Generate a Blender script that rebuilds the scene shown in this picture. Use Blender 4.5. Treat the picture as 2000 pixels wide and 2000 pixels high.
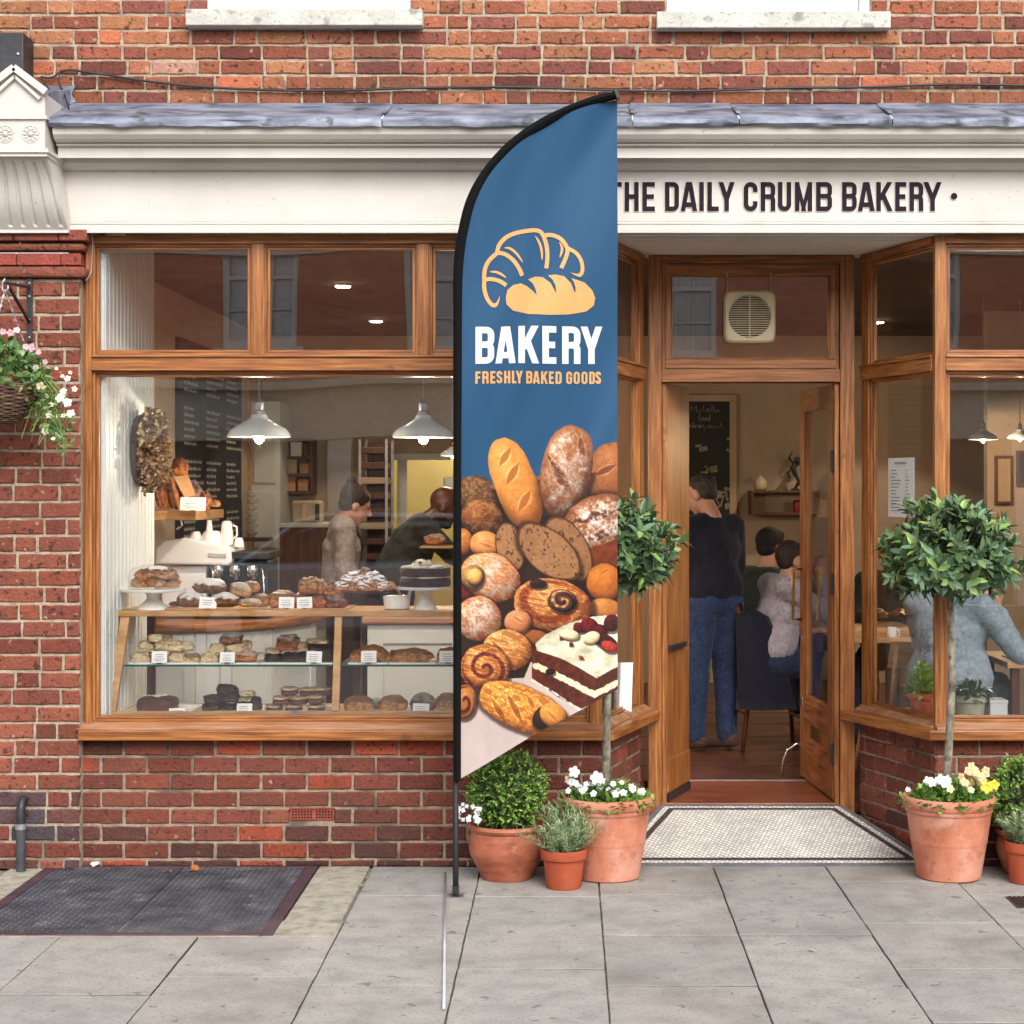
import bpy, math, random
import numpy as np
from mathutils import Vector, Matrix, noise
R = math.radians
random.seed(7); np.random.seed(7)
for o in list(bpy.data.objects): bpy.data.objects.remove(o)
scene = bpy.context.scene
COL = scene.collection
# ------------------------------------------------------------------ camera
F, ZC, CX, CY, H = 3500.0, 8.178, 1110.0, 955.0, 1.722
cam = bpy.data.cameras.new('camera'); camo = bpy.data.objects.new('camera', cam); COL.objects.link(camo)
camo.location = (0, -ZC, H); camo.rotation_euler = (R(90), 0, 0)
cam.sensor_width = 36; cam.lens = 36 * F / 2000
cam.shift_x = -(CX - 1000) / 2000; cam.shift_y = -(1000 - CY) / 2000
cam.clip_start = .05; cam.clip_end = 3000
scene.camera = camo
# ------------------------------------------------------------------ world, sun, exposure
SUN_EL, SUN_AZ = R(38), R(163)
world = bpy.data.worlds.new('World'); scene.world = world; world.use_nodes = True
nt = world.node_tree; nt.nodes.clear()
wo = nt.nodes.new('ShaderNodeOutputWorld'); bg = nt.nodes.new('ShaderNodeBackground')
sky = nt.nodes.new('ShaderNodeTexSky'); sky.sky_type = 'NISHITA'; sky.sun_disc = False
sky.sun_elevation = SUN_EL; sky.sun_rotation = SUN_AZ; sky.dust_density = 3; sky.air_density = 1.0
hs = nt.nodes.new('ShaderNodeHueSaturation'); hs.inputs['Saturation'].default_value = .22
nt.links.new(sky.outputs[0], hs.inputs['Color']); nt.links.new(hs.outputs[0], bg.inputs[0]); bg.inputs[1].default_value = .15
nt.links.new(bg.outputs[0], wo.inputs[0])
sl = bpy.data.lights.new('sun', 'SUN'); sl.energy = .65; sl.angle = R(40); sl.color = (1, .965, .92)
so = bpy.data.objects.new('sun', sl); COL.objects.link(so)
sd = Vector((math.sin(SUN_AZ) * math.cos(SUN_EL), math.cos(SUN_AZ) * math.cos(SUN_EL), math.sin(SUN_EL)))
so.rotation_euler = sd.to_track_quat('Z', 'Y').to_euler(); so.location = (0, -6, 12)
vs = scene.view_settings; vs.view_transform = 'Standard'; vs.look = 'None'; vs.exposure = 1.08; vs.gamma = 1
scene.render.engine = 'CYCLES'
scene.cycles.transparent_max_bounces = 24; scene.cycles.max_bounces = 8
# ------------------------------------------------------------------ helpers
def X(px, Y=0.): return (px - CX) * (ZC + Y) / F
def Z(py, Y=0.): return H - (py - CY) * (ZC + Y) / F
def P(px, py, Y=0.): return Vector((X(px, Y), Y, Z(py, Y)))
def lin(c):
    c = [v / 255 for v in c]
    return tuple(v / 12.92 if v <= .04045 else ((v + .055) / 1.055) ** 2.4 for v in c)
def mat(name, c1, c2=None, c3=None, scale=8, sv=(1, 1, 1), rough=.6, bump=0, bscale=60, metal=0, spec=.5, coat=0,
        detail=6, pos=(.35, .65), attr=False, amount=1., trans=0, sheen=0, emit=None, estr=0, world=False, spots=None, rvar=0):
    m = bpy.data.materials.new(name); m.use_nodes = True; n = m.node_tree.nodes; l = m.node_tree.links
    b = n['Principled BSDF']
    b.inputs['Roughness'].default_value = rough; b.inputs['Metallic'].default_value = metal
    b.inputs['Specular IOR Level'].default_value = spec
    if coat: b.inputs['Coat Weight'].default_value = coat; b.inputs['Coat Roughness'].default_value = .15
    if trans: b.inputs['Transmission Weight'].default_value = trans
    if sheen: b.inputs['Sheen Weight'].default_value = sheen
    if emit: b.inputs['Emission Color'].default_value = (*emit, 1); b.inputs['Emission Strength'].default_value = estr
    if c2 is None and not bump and not attr:
        b.inputs['Base Color'].default_value = (*c1, 1); return m
    if world:
        tc = n.new('ShaderNodeNewGeometry'); src = tc.outputs['Position']
    else:
        tc = n.new('ShaderNodeTexCoord'); src = tc.outputs['Object']
    mp = n.new('ShaderNodeMapping'); mp.inputs['Scale'].default_value = sv; l.new(src, mp.inputs[0])
    nz = n.new('ShaderNodeTexNoise'); nz.inputs['Scale'].default_value = scale; nz.inputs['Detail'].default_value = detail
    nz.inputs['Roughness'].default_value = .6
    l.new(mp.outputs[0], nz.inputs['Vector'])
    rp = n.new('ShaderNodeValToRGB'); e = rp.color_ramp.elements
    e[0].position = pos[0]; e[1].position = pos[1]
    e[0].color = (*c1, 1); e[1].color = (*(c2 or c1), 1)
    if c3:
        q = e.new((pos[0] + pos[1]) / 2); q.color = (*c2, 1); e[-1].color = (*c3, 1)
    l.new(nz.outputs['Fac'], rp.inputs[0]); outc = rp.outputs[0]
    if attr:
        at = n.new('ShaderNodeAttribute'); at.attribute_name = 'Col'
        mx = n.new('ShaderNodeMix'); mx.data_type = 'RGBA'; mx.blend_type = 'MULTIPLY'; mx.inputs[0].default_value = amount
        l.new(at.outputs['Color'], mx.inputs[6]); l.new(outc, mx.inputs[7]); outc = mx.outputs[2]
    for spots in ([] if not spots else spots if isinstance(spots, list) else [spots]):   # (colour, scale, threshold, amount)
        n2 = n.new('ShaderNodeTexNoise'); n2.inputs['Scale'].default_value = spots[1]; n2.inputs['Detail'].default_value = 4
        l.new(src, n2.inputs['Vector'])
        r2 = n.new('ShaderNodeValToRGB'); r2.color_ramp.elements[0].position = spots[2]; r2.color_ramp.elements[1].position = spots[2] + (spots[4] if len(spots) > 4 else .07)
        r2.color_ramp.elements[1].color = (spots[3],) * 3 + (1,)
        l.new(n2.outputs['Fac'], r2.inputs[0])
        m2 = n.new('ShaderNodeMix'); m2.data_type = 'RGBA'; l.new(r2.outputs[0], m2.inputs[0]); l.new(outc, m2.inputs[6])
        m2.inputs[7].default_value = (*spots[0], 1); outc = m2.outputs[2]
    l.new(outc, b.inputs['Base Color'])
    if rvar:
        mr = n.new('ShaderNodeMapRange'); mr.inputs[3].default_value = rough - rvar; mr.inputs[4].default_value = rough + rvar
        l.new(nz.outputs['Fac'], mr.inputs[0]); l.new(mr.outputs[0], b.inputs['Roughness'])
    if bump:
        n3 = n.new('ShaderNodeTexNoise'); n3.inputs['Scale'].default_value = bscale; n3.inputs['Detail'].default_value = 5
        l.new(mp.outputs[0], n3.inputs['Vector'])
        bp = n.new('ShaderNodeBump'); bp.inputs['Strength'].default_value = bump; bp.inputs['Distance'].default_value = .01
        l.new(n3.outputs['Fac'], bp.inputs['Height']); l.new(bp.outputs[0], b.inputs['Normal'])
    return m
def glass_mat(name, tint=(1, 1, 1), ior=1.5, gain=1.):
    m = bpy.data.materials.new(name); m.use_nodes = True; n = m.node_tree.nodes; l = m.node_tree.links; n.clear()
    out = n.new('ShaderNodeOutputMaterial'); mx = n.new('ShaderNodeMixShader')
    tr = n.new('ShaderNodeBsdfTransparent'); tr.inputs[0].default_value = (*tint, 1)
    gl = n.new('ShaderNodeBsdfGlossy'); gl.inputs['Roughness'].default_value = .0
    tc = n.new('ShaderNodeTexCoord'); nz = n.new('ShaderNodeTexNoise'); nz.inputs['Scale'].default_value = 1.4; nz.inputs['Detail'].default_value = 0
    bp = n.new('ShaderNodeBump'); bp.inputs['Strength'].default_value = .05; bp.inputs['Distance'].default_value = .05
    l.new(tc.outputs['Object'], nz.inputs['Vector']); l.new(nz.outputs['Fac'], bp.inputs['Height']); l.new(bp.outputs[0], gl.inputs['Normal'])
    f0 = ((ior - 1) / (ior + 1)) ** 2 * gain     # Schlick fresnel, the same from both faces of the pane
    ge = n.new('ShaderNodeNewGeometry'); dt = n.new('ShaderNodeVectorMath'); dt.operation = 'DOT_PRODUCT'; l.new(ge.outputs['Incoming'], dt.inputs[0]); l.new(ge.outputs['Normal'], dt.inputs[1])
    mm = lambda op, a, b: (lambda q: ([l.new(v, q.inputs[i]) if hasattr(v, 'links') else setattr(q.inputs[i], 'default_value', v) for i, v in enumerate((a, b)) if v is not None], setattr(q, 'operation', op), q.outputs[0])[2])(n.new('ShaderNodeMath'))
    c1 = mm('SUBTRACT', 1., mm('ABSOLUTE', dt.outputs['Value'], None)); c5 = mm('POWER', c1, 5.)
    l.new(mm('ADD', mm('MULTIPLY', c5, (1 - f0) * min(1, gain)), f0), mx.inputs[0])
    l.new(tr.outputs[0], mx.inputs[1]); l.new(gl.outputs[0], mx.inputs[2]); l.new(mx.outputs[0], out.inputs[0])
    return m
ORG = {}
class MB:
    def __init__(s): s.v = []; s.f = []; s.m = []; s.c = []; s.cur = (1, 1, 1); s.n = 0
    def add(s, vs, fs, mi=0, col=None):
        o = len(s.v); s.v.extend([tuple(q) for q in vs]); col = col or s.cur
        s.c.extend([col] * len(vs))
        for f in fs: s.f.append(tuple(i + o for i in f)); s.m.append(mi)
        return s
    def box(s, x0, x1, y0, y1, z0, z1, mi=0, col=None):
        if x0 > x1: x0, x1 = x1, x0
        if y0 > y1: y0, y1 = y1, y0
        if z0 > z1: z0, z1 = z1, z0
        vs = [(x, y, z) for z in (z0, z1) for y in (y0, y1) for x in (x0, x1)]
        return s.add(vs, [(0, 2, 3, 1), (4, 5, 7, 6), (0, 1, 5, 4), (2, 6, 7, 3), (0, 4, 6, 2), (1, 3, 7, 5)], mi, col)
    def obox(s, c, ax, ay, az, mi=0, col=None):    # centre + half axis vectors
        c, ax, ay, az = map(Vector, (c, ax, ay, az))
        vs = [c + i * ax + j * ay + k * az for k in (-1, 1) for j in (-1, 1) for i in (-1, 1)]
        return s.add(vs, [(0, 2, 3, 1), (4, 5, 7, 6), (0, 1, 5, 4), (2, 6, 7, 3), (0, 4, 6, 2), (1, 3, 7, 5)], mi, col)
    def bar(s, a, b, w, d, mi=0, up=(0, 1, 0), col=None):    # box beam from a to b, width w (across), depth d (along up)
        a, b = Vector(a), Vector(b); t = (b - a); L = t.length; t.normalize()
        u = Vector(up); u = (u - t * u.dot(t)).normalized(); w_ = t.cross(u)
        return s.obox((a + b) / 2, t * L / 2, w_ * w / 2, u * d / 2, mi, col)
    def prism(s, pts, axis, a, b, mi=0, col=None):   # closed 2D polygon extruded; axis 'x': pts=(y,z); 'y': (x,z); 'z': (x,y)
        def mk(p, t): return {'x': (t, p[0], p[1]), 'y': (p[0], t, p[1]), 'z': (p[0], p[1], t)}[axis]
        n = len(pts); vs = [mk(p, a) for p in pts] + [mk(p, b) for p in pts]
        fs = [(i, (i + 1) % n, n + (i + 1) % n, n + i) for i in range(n)] + [tuple(range(n))[::-1], tuple(range(n, 2 * n))]
        return s.add(vs, fs, mi, col)
    def tube(s, pts, r, n=8, mi=0, col=None, caps=True):
        pts = [Vector(p) for p in pts]; m = len(pts); rs = r if hasattr(r, '__len__') else [r] * m
        vs = []; u = None
        for i, p in enumerate(pts):
            t = (pts[min(i + 1, m - 1)] - pts[max(i - 1, 0)]).normalized()
            if u is None: u = t.orthogonal().normalized()
            else: u = (u - t * u.dot(t)).normalized()
            w = t.cross(u)
            for k in range(n):
                a = 2 * math.pi * k / n; vs.append(p + (u * math.cos(a) + w * math.sin(a)) * rs[i])
        fs = [(i * n + k, i * n + (k + 1) % n, (i + 1) * n + (k + 1) % n, (i + 1) * n + k) for i in range(m - 1) for k in range(n)]
        if caps: fs += [tuple(range(n))[::-1], tuple(range((m - 1) * n, m * n))]
        return s.add(vs, fs, mi, col)
    def lathe(s, c, prof, n=32, mi=0, col=None, wob=0):
        cx, cy, cz = c; vs = []; m = len(prof)
        for r, z in prof:
            for k in range(n):
                a = 2 * math.pi * k / n; rr = r * (1 + wob * math.sin(5 * a + z * 40))
                vs.append((cx + rr * math.cos(a), cy + rr * math.sin(a), cz + z))
        fs = [(i * n + k, i * n + (k + 1) % n, (i + 1) * n + (k + 1) % n, (i + 1) * n + k) for i in range(m - 1) for k in range(n)]
        if prof[0][0] > 1e-6: fs.append(tuple(range(n))[::-1])
        if prof[-1][0] > 1e-6: fs.append(tuple(range((m - 1) * n, m * n)))
        return s.add(vs, fs, mi, col)
    def blob(s, c, r, rot=None, seed=0, disp=.0, freq=3., nu=20, nv=12, flat=None, power=1., mi=0, col=None):
        c = Vector(c); rx, ry, rz = r; vs = []; M = rot.to_matrix() if rot is not None and hasattr(rot, 'to_matrix') else rot
        sg = lambda t: math.copysign(abs(t) ** power, t)
        so_ = Vector((seed * 3.7, seed * 1.3, seed * 7.1))
        for i in range(nv + 1):
            th = math.pi * i / nv
            for k in range(nu):
                ph = 2 * math.pi * k / nu
                d = Vector((sg(math.sin(th)) * sg(math.cos(ph)), sg(math.sin(th)) * sg(math.sin(ph)), sg(math.cos(th))))
                q = 1 + disp * noise.fractal(d * freq * .5 + so_, .9, 2.1, 3) if disp else 1
                z = d.z * rz * q
                if flat is not None: z = max(z, -flat * rz)
                p = Vector((d.x * rx * q, d.y * ry * q, z))
                vs.append(c + (M @ p if M else p))
        fs = [(i * nu + k, (i + 1) * nu + k, (i + 1) * nu + (k + 1) % nu, i * nu + (k + 1) % nu) for i in range(nv) for k in range(nu)]
        return s.add(vs, fs, mi, col)
    def build(s, name, mats, parent=None, smooth=False, bevel=0, loc=None, sharp=None, **tags):
        me = bpy.data.meshes.new(name)
        org = Vector(loc) if loc is not None else (ORG.get(parent.name, Vector()) if parent else Vector())
        me.from_pydata([tuple(Vector(q) - org) for q in s.v], [], s.f); 
        mats = mats if isinstance(mats, (list, tuple)) else [mats]
        for q in mats: me.materials.append(q)
        me.polygons.foreach_set('material_index', s.m)
        if any(q != (1, 1, 1) for q in s.c):
            a = me.color_attributes.new('Col', 'FLOAT_COLOR', 'POINT')
            a.data.foreach_set('color', [t for q in s.c for t in (*q, 1)])
        if smooth: me.polygons.foreach_set('use_smooth', [True] * len(me.polygons))
        if sharp is not None: me.set_sharp_from_angle(angle=R(sharp))
        me.update()
        o = bpy.data.objects.new(name, me); COL.objects.link(o)
        if parent: o.parent = parent; ORG[o.name] = org
        else: o.location = org; ORG[o.name] = org
        if bevel:
            b = o.modifiers.new('bevel', 'BEVEL'); b.width = bevel; b.segments = 2; b.limit_method = 'ANGLE'; b.angle_limit = R(50); b.harden_normals = False
        for k, q in tags.items(): o[{'cat': 'category'}.get(k, k)] = q
        return o
def thing(name, label, cat, loc=(0, 0, 0), group=None):
    o = bpy.data.objects.new(name, None); COL.objects.link(o); o.location = loc; o.empty_display_size = .1
    o['label'] = label; o['category'] = cat
    if group: o['group'] = group
    ORG[o.name] = Vector(loc); return o
def relabel(o, label): o['label'] = label; return o
def copy_tree(o, parent=None):
    c = o.copy(); COL.objects.link(c); c.parent = parent; ORG[c.name] = ORG.get(o.name, Vector())
    for ch in [q for q in bpy.data.objects if q.parent == o]: copy_tree(ch, c)
    return c
def rot(x=0, y=0, z=0): return (Matrix.Rotation(R(z), 3, 'Z') @ Matrix.Rotation(R(y), 3, 'Y') @ Matrix.Rotation(R(x), 3, 'X'))
U = random.uniform
# ------------------------------------------------------------------ materials
M = {}
M['wood_v'] = mat('wood_vertical', lin((100, 56, 26)), lin((150, 92, 44)), lin((186, 128, 68)), scale=9, sv=(8, 8, .4), rough=.42, bump=.12, bscale=14, pos=(.3, .7), world=True, coat=.12, rvar=.1, spots=(lin((84, 48, 28)), 9, .66, .5))
M['wood_h'] = mat('wood_horizontal', lin((98, 54, 26)), lin((146, 88, 42)), lin((184, 124, 66)), scale=9, sv=(.4, .6, 9), rough=.42, bump=.12, bscale=14, pos=(.3, .7), world=True, coat=.12, rvar=.1, spots=(lin((84, 48, 28)), 9, .66, .5))
M['wood_sill'] = mat('weathered_sill_wood', lin((122, 76, 46)), lin((158, 108, 72)), lin((170, 140, 118)), scale=6, sv=(.5, 3, 8), rough=.6, bump=.25, bscale=14, world=True, pos=(.3, .7))
M['wood_dark'] = mat('dark_wood', lin((70, 38, 22)), lin((105, 60, 34)), scale=8, sv=(5, 5, .6), rough=.4, bump=.1, world=True)
M['wood_light'] = mat('light_oak', lin((170, 124, 76)), lin((205, 160, 108)), scale=7, sv=(1, 4, 4), rough=.45, bump=.08, world=True)
M['cream'] = mat('cream_paint', lin((198, 192, 184)), lin((210, 204, 196)), scale=1.6, rough=.42, bump=.08, bscale=25, world=True, spots=[(lin((170, 158, 144)), 3.0, .60, .35, .15), (lin((120, 108, 96)), 55, .70, .5, .02)])
M['white_paint'] = mat('white_paint', lin((206, 206, 204)), lin((216, 216, 214)), scale=5, rough=.4, bump=.04, world=True)
M['stone_sill'] = mat('painted_stone_sill', lin((176, 174, 164)), lin((198, 196, 187)), scale=9, rough=.7, bump=.4, bscale=60, world=True, spots=[(lin((96, 92, 84)), 14, .60, .6, .1), (lin((120, 116, 106)), 50, .62, .5, .05)])
M['lead'] = mat('lead_sheet', lin((78, 84, 98)), lin((118, 124, 140)), lin((148, 153, 166)), scale=5, sv=(1, 2, 2), rough=.55, metal=.25, bump=.35, bscale=14, world=True, spots=(lin((60, 64, 62)), 9, .6, .8))
M['brick'] = mat('brick_clay', (.78, .78, .78), (1.08, 1.05, 1.02), scale=26, rough=.9, spec=.25, bump=.9, bscale=70, attr=True, world=True, pos=(.3, .7), spots=[(lin((60, 42, 38)), 42, .60, .8, .05), (lin((206, 168, 140)), 27, .66, .45, .06), (lin((70, 52, 46)), 2.6, .52, .45, .2)])
M['mortar'] = mat('mortar', lin((150, 136, 118)), lin((186, 172, 150)), scale=30, rough=.95, spec=.1, bump=.7, bscale=120, world=True, spots=(lin((110, 104, 92)), 4, .58, .7))
M['mortar_dark'] = mat('mortar_weathered', lin((134, 118, 102)), lin((170, 153, 133)), scale=30, rough=.95, spec=.1, bump=.7, bscale=120, world=True, spots=(lin((92, 86, 76)), 3, .55, .8))
M['terracotta'] = mat('terracotta', lin((176, 104, 78)), lin((198, 130, 104)), lin((206, 146, 124)), scale=5, rough=.85, spec=.2, bump=.15, bscale=60, spots=[(lin((212, 176, 158)), 7, .56, .5, .15), (lin((130, 84, 64)), 16, .60, .45, .1), (lin((110, 80, 62)), 60, .66, .4, .04)])
M['terracotta_red'] = mat('terracotta_red', lin((158, 74, 48)), lin((184, 94, 64)), scale=6, rough=.8, spec=.25, bump=.12, bscale=60)
M['terracotta_brown'] = mat('terracotta_brown', lin((140, 74, 50)), lin((172, 98, 70)), lin((184, 116, 88)), scale=5, sv=(1, 1, 3), rough=.65, bump=.15, bscale=40, spots=[(lin((96, 54, 40)), 9, .56, .5, .12), (lin((200, 150, 124)), 20, .63, .4, .06)])
M['slab'] = mat('york_stone_slab', lin((142, 138, 133)), lin((160, 156, 150)), lin((169, 164, 157)), scale=7, rough=.85, spec=.25, bump=.22, bscale=90, attr=True, world=True, detail=14, pos=(.3, .7), spots=[(lin((86, 83, 80)), 12, .665, .6, .015), (lin((112, 108, 104)), 70, .56, .55, .1), (lin((116, 111, 106)), 2.1, .5, .55, .2), (lin((196, 194, 190)), 40, .72, .6, .02)])
M['joint'] = mat('paving_joint_sand', lin((110, 102, 92)), lin((146, 136, 122)), scale=40, rough=1, bump=.6, bscale=200, world=True)
M['concrete'] = mat('weathered_concrete', lin((140, 134, 121)), lin((164, 157, 142)), lin((178, 171, 156)), scale=14, rough=.95, spec=.15, bump=.7, bscale=90, world=True, spots=(lin((120, 112, 92)), 6, .6, .6))
M['asphalt'] = mat('asphalt', (.04, .04, .042), (.075, .075, .075), scale=60, rough=.9, bump=.5, bscale=200, world=True)
M['iron'] = mat('cast_iron', lin((58, 62, 70)), lin((96, 97, 104)), scale=7, rough=.5, metal=.35, bump=.15, bscale=120, world=True, spots=(lin((132, 128, 128)), 8, .6, .5))
M['iron_edge'] = mat('iron_edge', lin((70, 52, 60)), lin((96, 74, 80)), scale=6, rough=.6, metal=.3, bump=.15, world=True)
M['black'] = mat('black_satin', (.005, .005, .006), (.009, .009, .01), scale=9, rough=.6)
M['black_metal'] = mat('black_metal', (.012, .012, .014), (.03, .03, .034), scale=9, rough=.45, bump=.1)
M['blackboard'] = mat('blackboard', (.008, .008, .01), (.02, .02, .022), scale=2.5, rough=.6, world=True)
M['chalk'] = mat('chalk', lin((200, 196, 190)), lin((150, 146, 142)), scale=60, rough=.95)
M['chrome'] = mat('chrome', (.7, .7, .7), rough=.15, metal=1)
M['brass'] = mat('brass', lin((190, 150, 90)), lin((150, 112, 60)), scale=10, rough=.3, metal=1)
M['galv'] = mat('galvanised', (.35, .36, .38), (.5, .5, .52), scale=12, rough=.45, metal=.8)
M['enamel'] = mat('white_enamel', lin((224, 228, 230)), lin((236, 238, 240)), scale=3, rough=.18, coat=.4)
M['porcelain'] = mat('porcelain', lin((232, 232, 228)), lin((240, 240, 236)), scale=3, rough=.15, coat=.5)
M['paper'] = mat('paper', lin((236, 236, 234)), lin((244, 244, 242)), scale=4, rough=.8)
M['ink'] = mat('ink', lin((90, 90, 96)), lin((120, 120, 126)), scale=30, rough=.8)
M['glass'] = glass_mat('window_glass', (.99, .993, .99), 1.55, 3.2)
M['glass_side'] = glass_mat('side_window_glass', (.99, .993, .99), 1.5, .8)
M['glass_shelf'] = glass_mat('shelf_glass', (.93, .97, .95), 1.5)
M['glass_edge'] = mat('glass_edge', lin((30, 84, 76)), lin((44, 104, 94)), scale=9, rough=.2)
M['crystal'] = glass_mat('clear_glass', (.992, .992, .992), 1.3, .5)
M['plaster'] = mat('cream_plaster', lin((178, 158, 138)), lin((190, 170, 150)), scale=2.5, rough=.85, bump=.05, world=True)
M['plaster_yellow'] = mat('yellow_plaster', lin((206, 192, 140)), lin((216, 204, 156)), scale=2.5, rough=.85, world=True)
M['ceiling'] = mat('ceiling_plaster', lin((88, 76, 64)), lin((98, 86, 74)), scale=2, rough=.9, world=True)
M['bead'] = mat('white_beadboard', lin((226, 232, 232)), lin((236, 241, 241)), scale=3, rough=.5, world=True)
M['panel'] = mat('grey_white_panel', lin((206, 208, 204)), lin((218, 220, 216)), scale=3, rough=.45, world=True)
M['tile_floor'] = mat('brown_floor_tile', lin((64, 36, 26)), lin((96, 56, 40)), lin((112, 70, 50)), scale=3, rough=.32, bump=.05, world=True)
M['mat_wood'] = mat('red_threshold_wood', lin((108, 56, 34)), lin((150, 84, 52)), scale=6, sv=(.6, 4, 4), rough=.35, world=True, bump=.06)
M['shade_in'] = mat('lamp_inside', lin((250, 236, 205)), rough=.4)
M['bulb'] = mat('lit_bulb', (1, .8, .5), rough=.4, emit=(1, .62, .26), estr=30)
M['down'] = mat('lit_downlight', (1, .9, .8), rough=.4, emit=(1, .85, .62), estr=30)
M['leafcol'] = mat('leaf', (1.3, 1.32, 1.2), (1.85, 1.8, 1.6), scale=18, rough=.38, spec=.45, attr=True)
M['bark'] = mat('bark', lin((84, 76, 62)), lin((158, 152, 134)), scale=26, sv=(1, 1, .6), rough=.9, bump=.8, bscale=50, spots=(lin((66, 60, 48)), 30, .58, .6, .05))
M['soil'] = mat('soil', (.02, .014, .01), (.05, .035, .022), scale=60, rough=1, bump=.8, bscale=90)
M['petal'] = mat('petal', (.9, .9, .9), (1, 1, 1), scale=30, rough=.6, attr=True)
M['skin'] = mat('light_skin', lin((196, 142, 116)), lin((210, 158, 132)), scale=14, rough=.5)
M['skin_dark'] = mat('dark_skin', lin((88, 52, 34)), lin((108, 66, 44)), scale=14, rough=.4)
# ------------------------------------------------------------------ lettering helpers (condensed capitals drawn as strokes)
def arc(cx, cy, r, a0, a1, n=5): return [(cx + r * math.cos(R(a0 + (a1 - a0) * i / n)), cy + r * math.sin(R(a0 + (a1 - a0) * i / n))) for i in range(n + 1)]
def glyph(ch, w, h, t):
    a = t / 2; l, r_, b, tp = a, w - a, a, h - a; m = h * .5; q = min(w * .5 - a, t * 1.05) * .98
    bowl = lambda y0, y1, x=0: [(x, y1)] + arc(r_ - q * .8, y1 - q * .8, q * .8, 90, 0) + arc(r_ - q * .8, y0 + q * .8, q * .8, 0, -90) + [(x, y0)]
    if ch == 'B': return [[(l, 0), (l, h)], bowl(m + a * .2, tp, l), bowl(b, m + a * .2, l)]
    if ch == 'D': return [[(l, 0), (l, h)], bowl(b, tp, l)]
    if ch == 'R': return [[(l, 0), (l, h)], bowl(m, tp, l), [(r_ - q * 1.1, m)] + arc(r_ - q * .8, m - q * .8, q * .8, 90, 0) + [(r_, 0)]]
    if ch == 'A': return [[(a * .8, 0), (w / 2 - a * .35, h)], [(w - a * .8, 0), (w / 2 + a * .35, h)], [(w * .25, h * .22), (w * .75, h * .22)]]
    if ch == 'K': return [[(l, 0), (l, h)], [(w - a, h), (l + a * .6, h * .4)], [(l + t * .95, h * .56), (w - a * .8, 0)]]
    if ch == 'E': return [[(l, 0), (l, h)], [(l, tp), (w, tp)], [(l, m), (w * .92, m)], [(l, b), (w, b)]]
    if ch == 'F': return [[(l, 0), (l, h)], [(l, tp), (w, tp)], [(l, m), (w * .92, m)]]
    if ch == 'L': return [[(l, 0), (l, h)], [(l, b), (w, b)]]
    if ch == 'T': return [[(w / 2, 0), (w / 2, h)], [(0, tp), (w, tp)]]
    if ch == 'H': return [[(l, 0), (l, h)], [(r_, 0), (r_, h)], [(l, m), (r_, m)]]
    if ch == 'I': return [[(w / 2, 0), (w / 2, h)]]
    if ch == 'Y': return [[(a * .8, h), (w / 2, h * .4)], [(w - a * .8, h), (w / 2, h * .4)], [(w / 2, 0), (w / 2, h * .44)]]
    if ch == 'M': return [[(l, 0), (l, h)], [(r_, 0), (r_, h)], [(l, h - a * .2), (w / 2, h * .1)], [(r_, h - a * .2), (w / 2, h * .1)]]
    if ch == 'U': return [[(l, h)] + arc(l + q, b + q, q, 180, 270) + arc(r_ - q, b + q, q, 270, 360) + [(r_, h)]]
    if ch == 'O': return [[(r_, m)] + arc(r_ - q, tp - q, q, 0, 90) + arc(l + q, tp - q, q, 90, 180) + arc(l + q, b + q, q, 180, 270) + arc(r_ - q, b + q, q, 270, 360) + [(r_, m)]]
    if ch == 'C': return [[(r_, h * .66)] + arc(r_ - q, tp - q, q, 0, 90) + arc(l + q, tp - q, q, 90, 180) + arc(l + q, b + q, q, 180, 270) + arc(r_ - q, b + q, q, 270, 360) + [(r_, h * .34)]]
    if ch == 'G': return [[(r_, h * .68)] + arc(r_ - q, tp - q, q, 0, 90) + arc(l + q, tp - q, q, 90, 180) + arc(l + q, b + q, q, 180, 270) + arc(r_ - q, b + q, q, 270, 360) + [(r_, h * .5), (w * .52, h * .5)]]
    if ch == 'S': return [[(r_, h * .7)] + arc(r_ - q, tp - q, q, 0, 90) + arc(l + q, tp - q, q, 90, 180) + [(l, h * .66), (r_, h * .36)] + arc(r_ - q, b + q, q, 360, 270) + arc(l + q, b + q, q, 270, 180) + [(l, h * .3)]]
    return []
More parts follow.
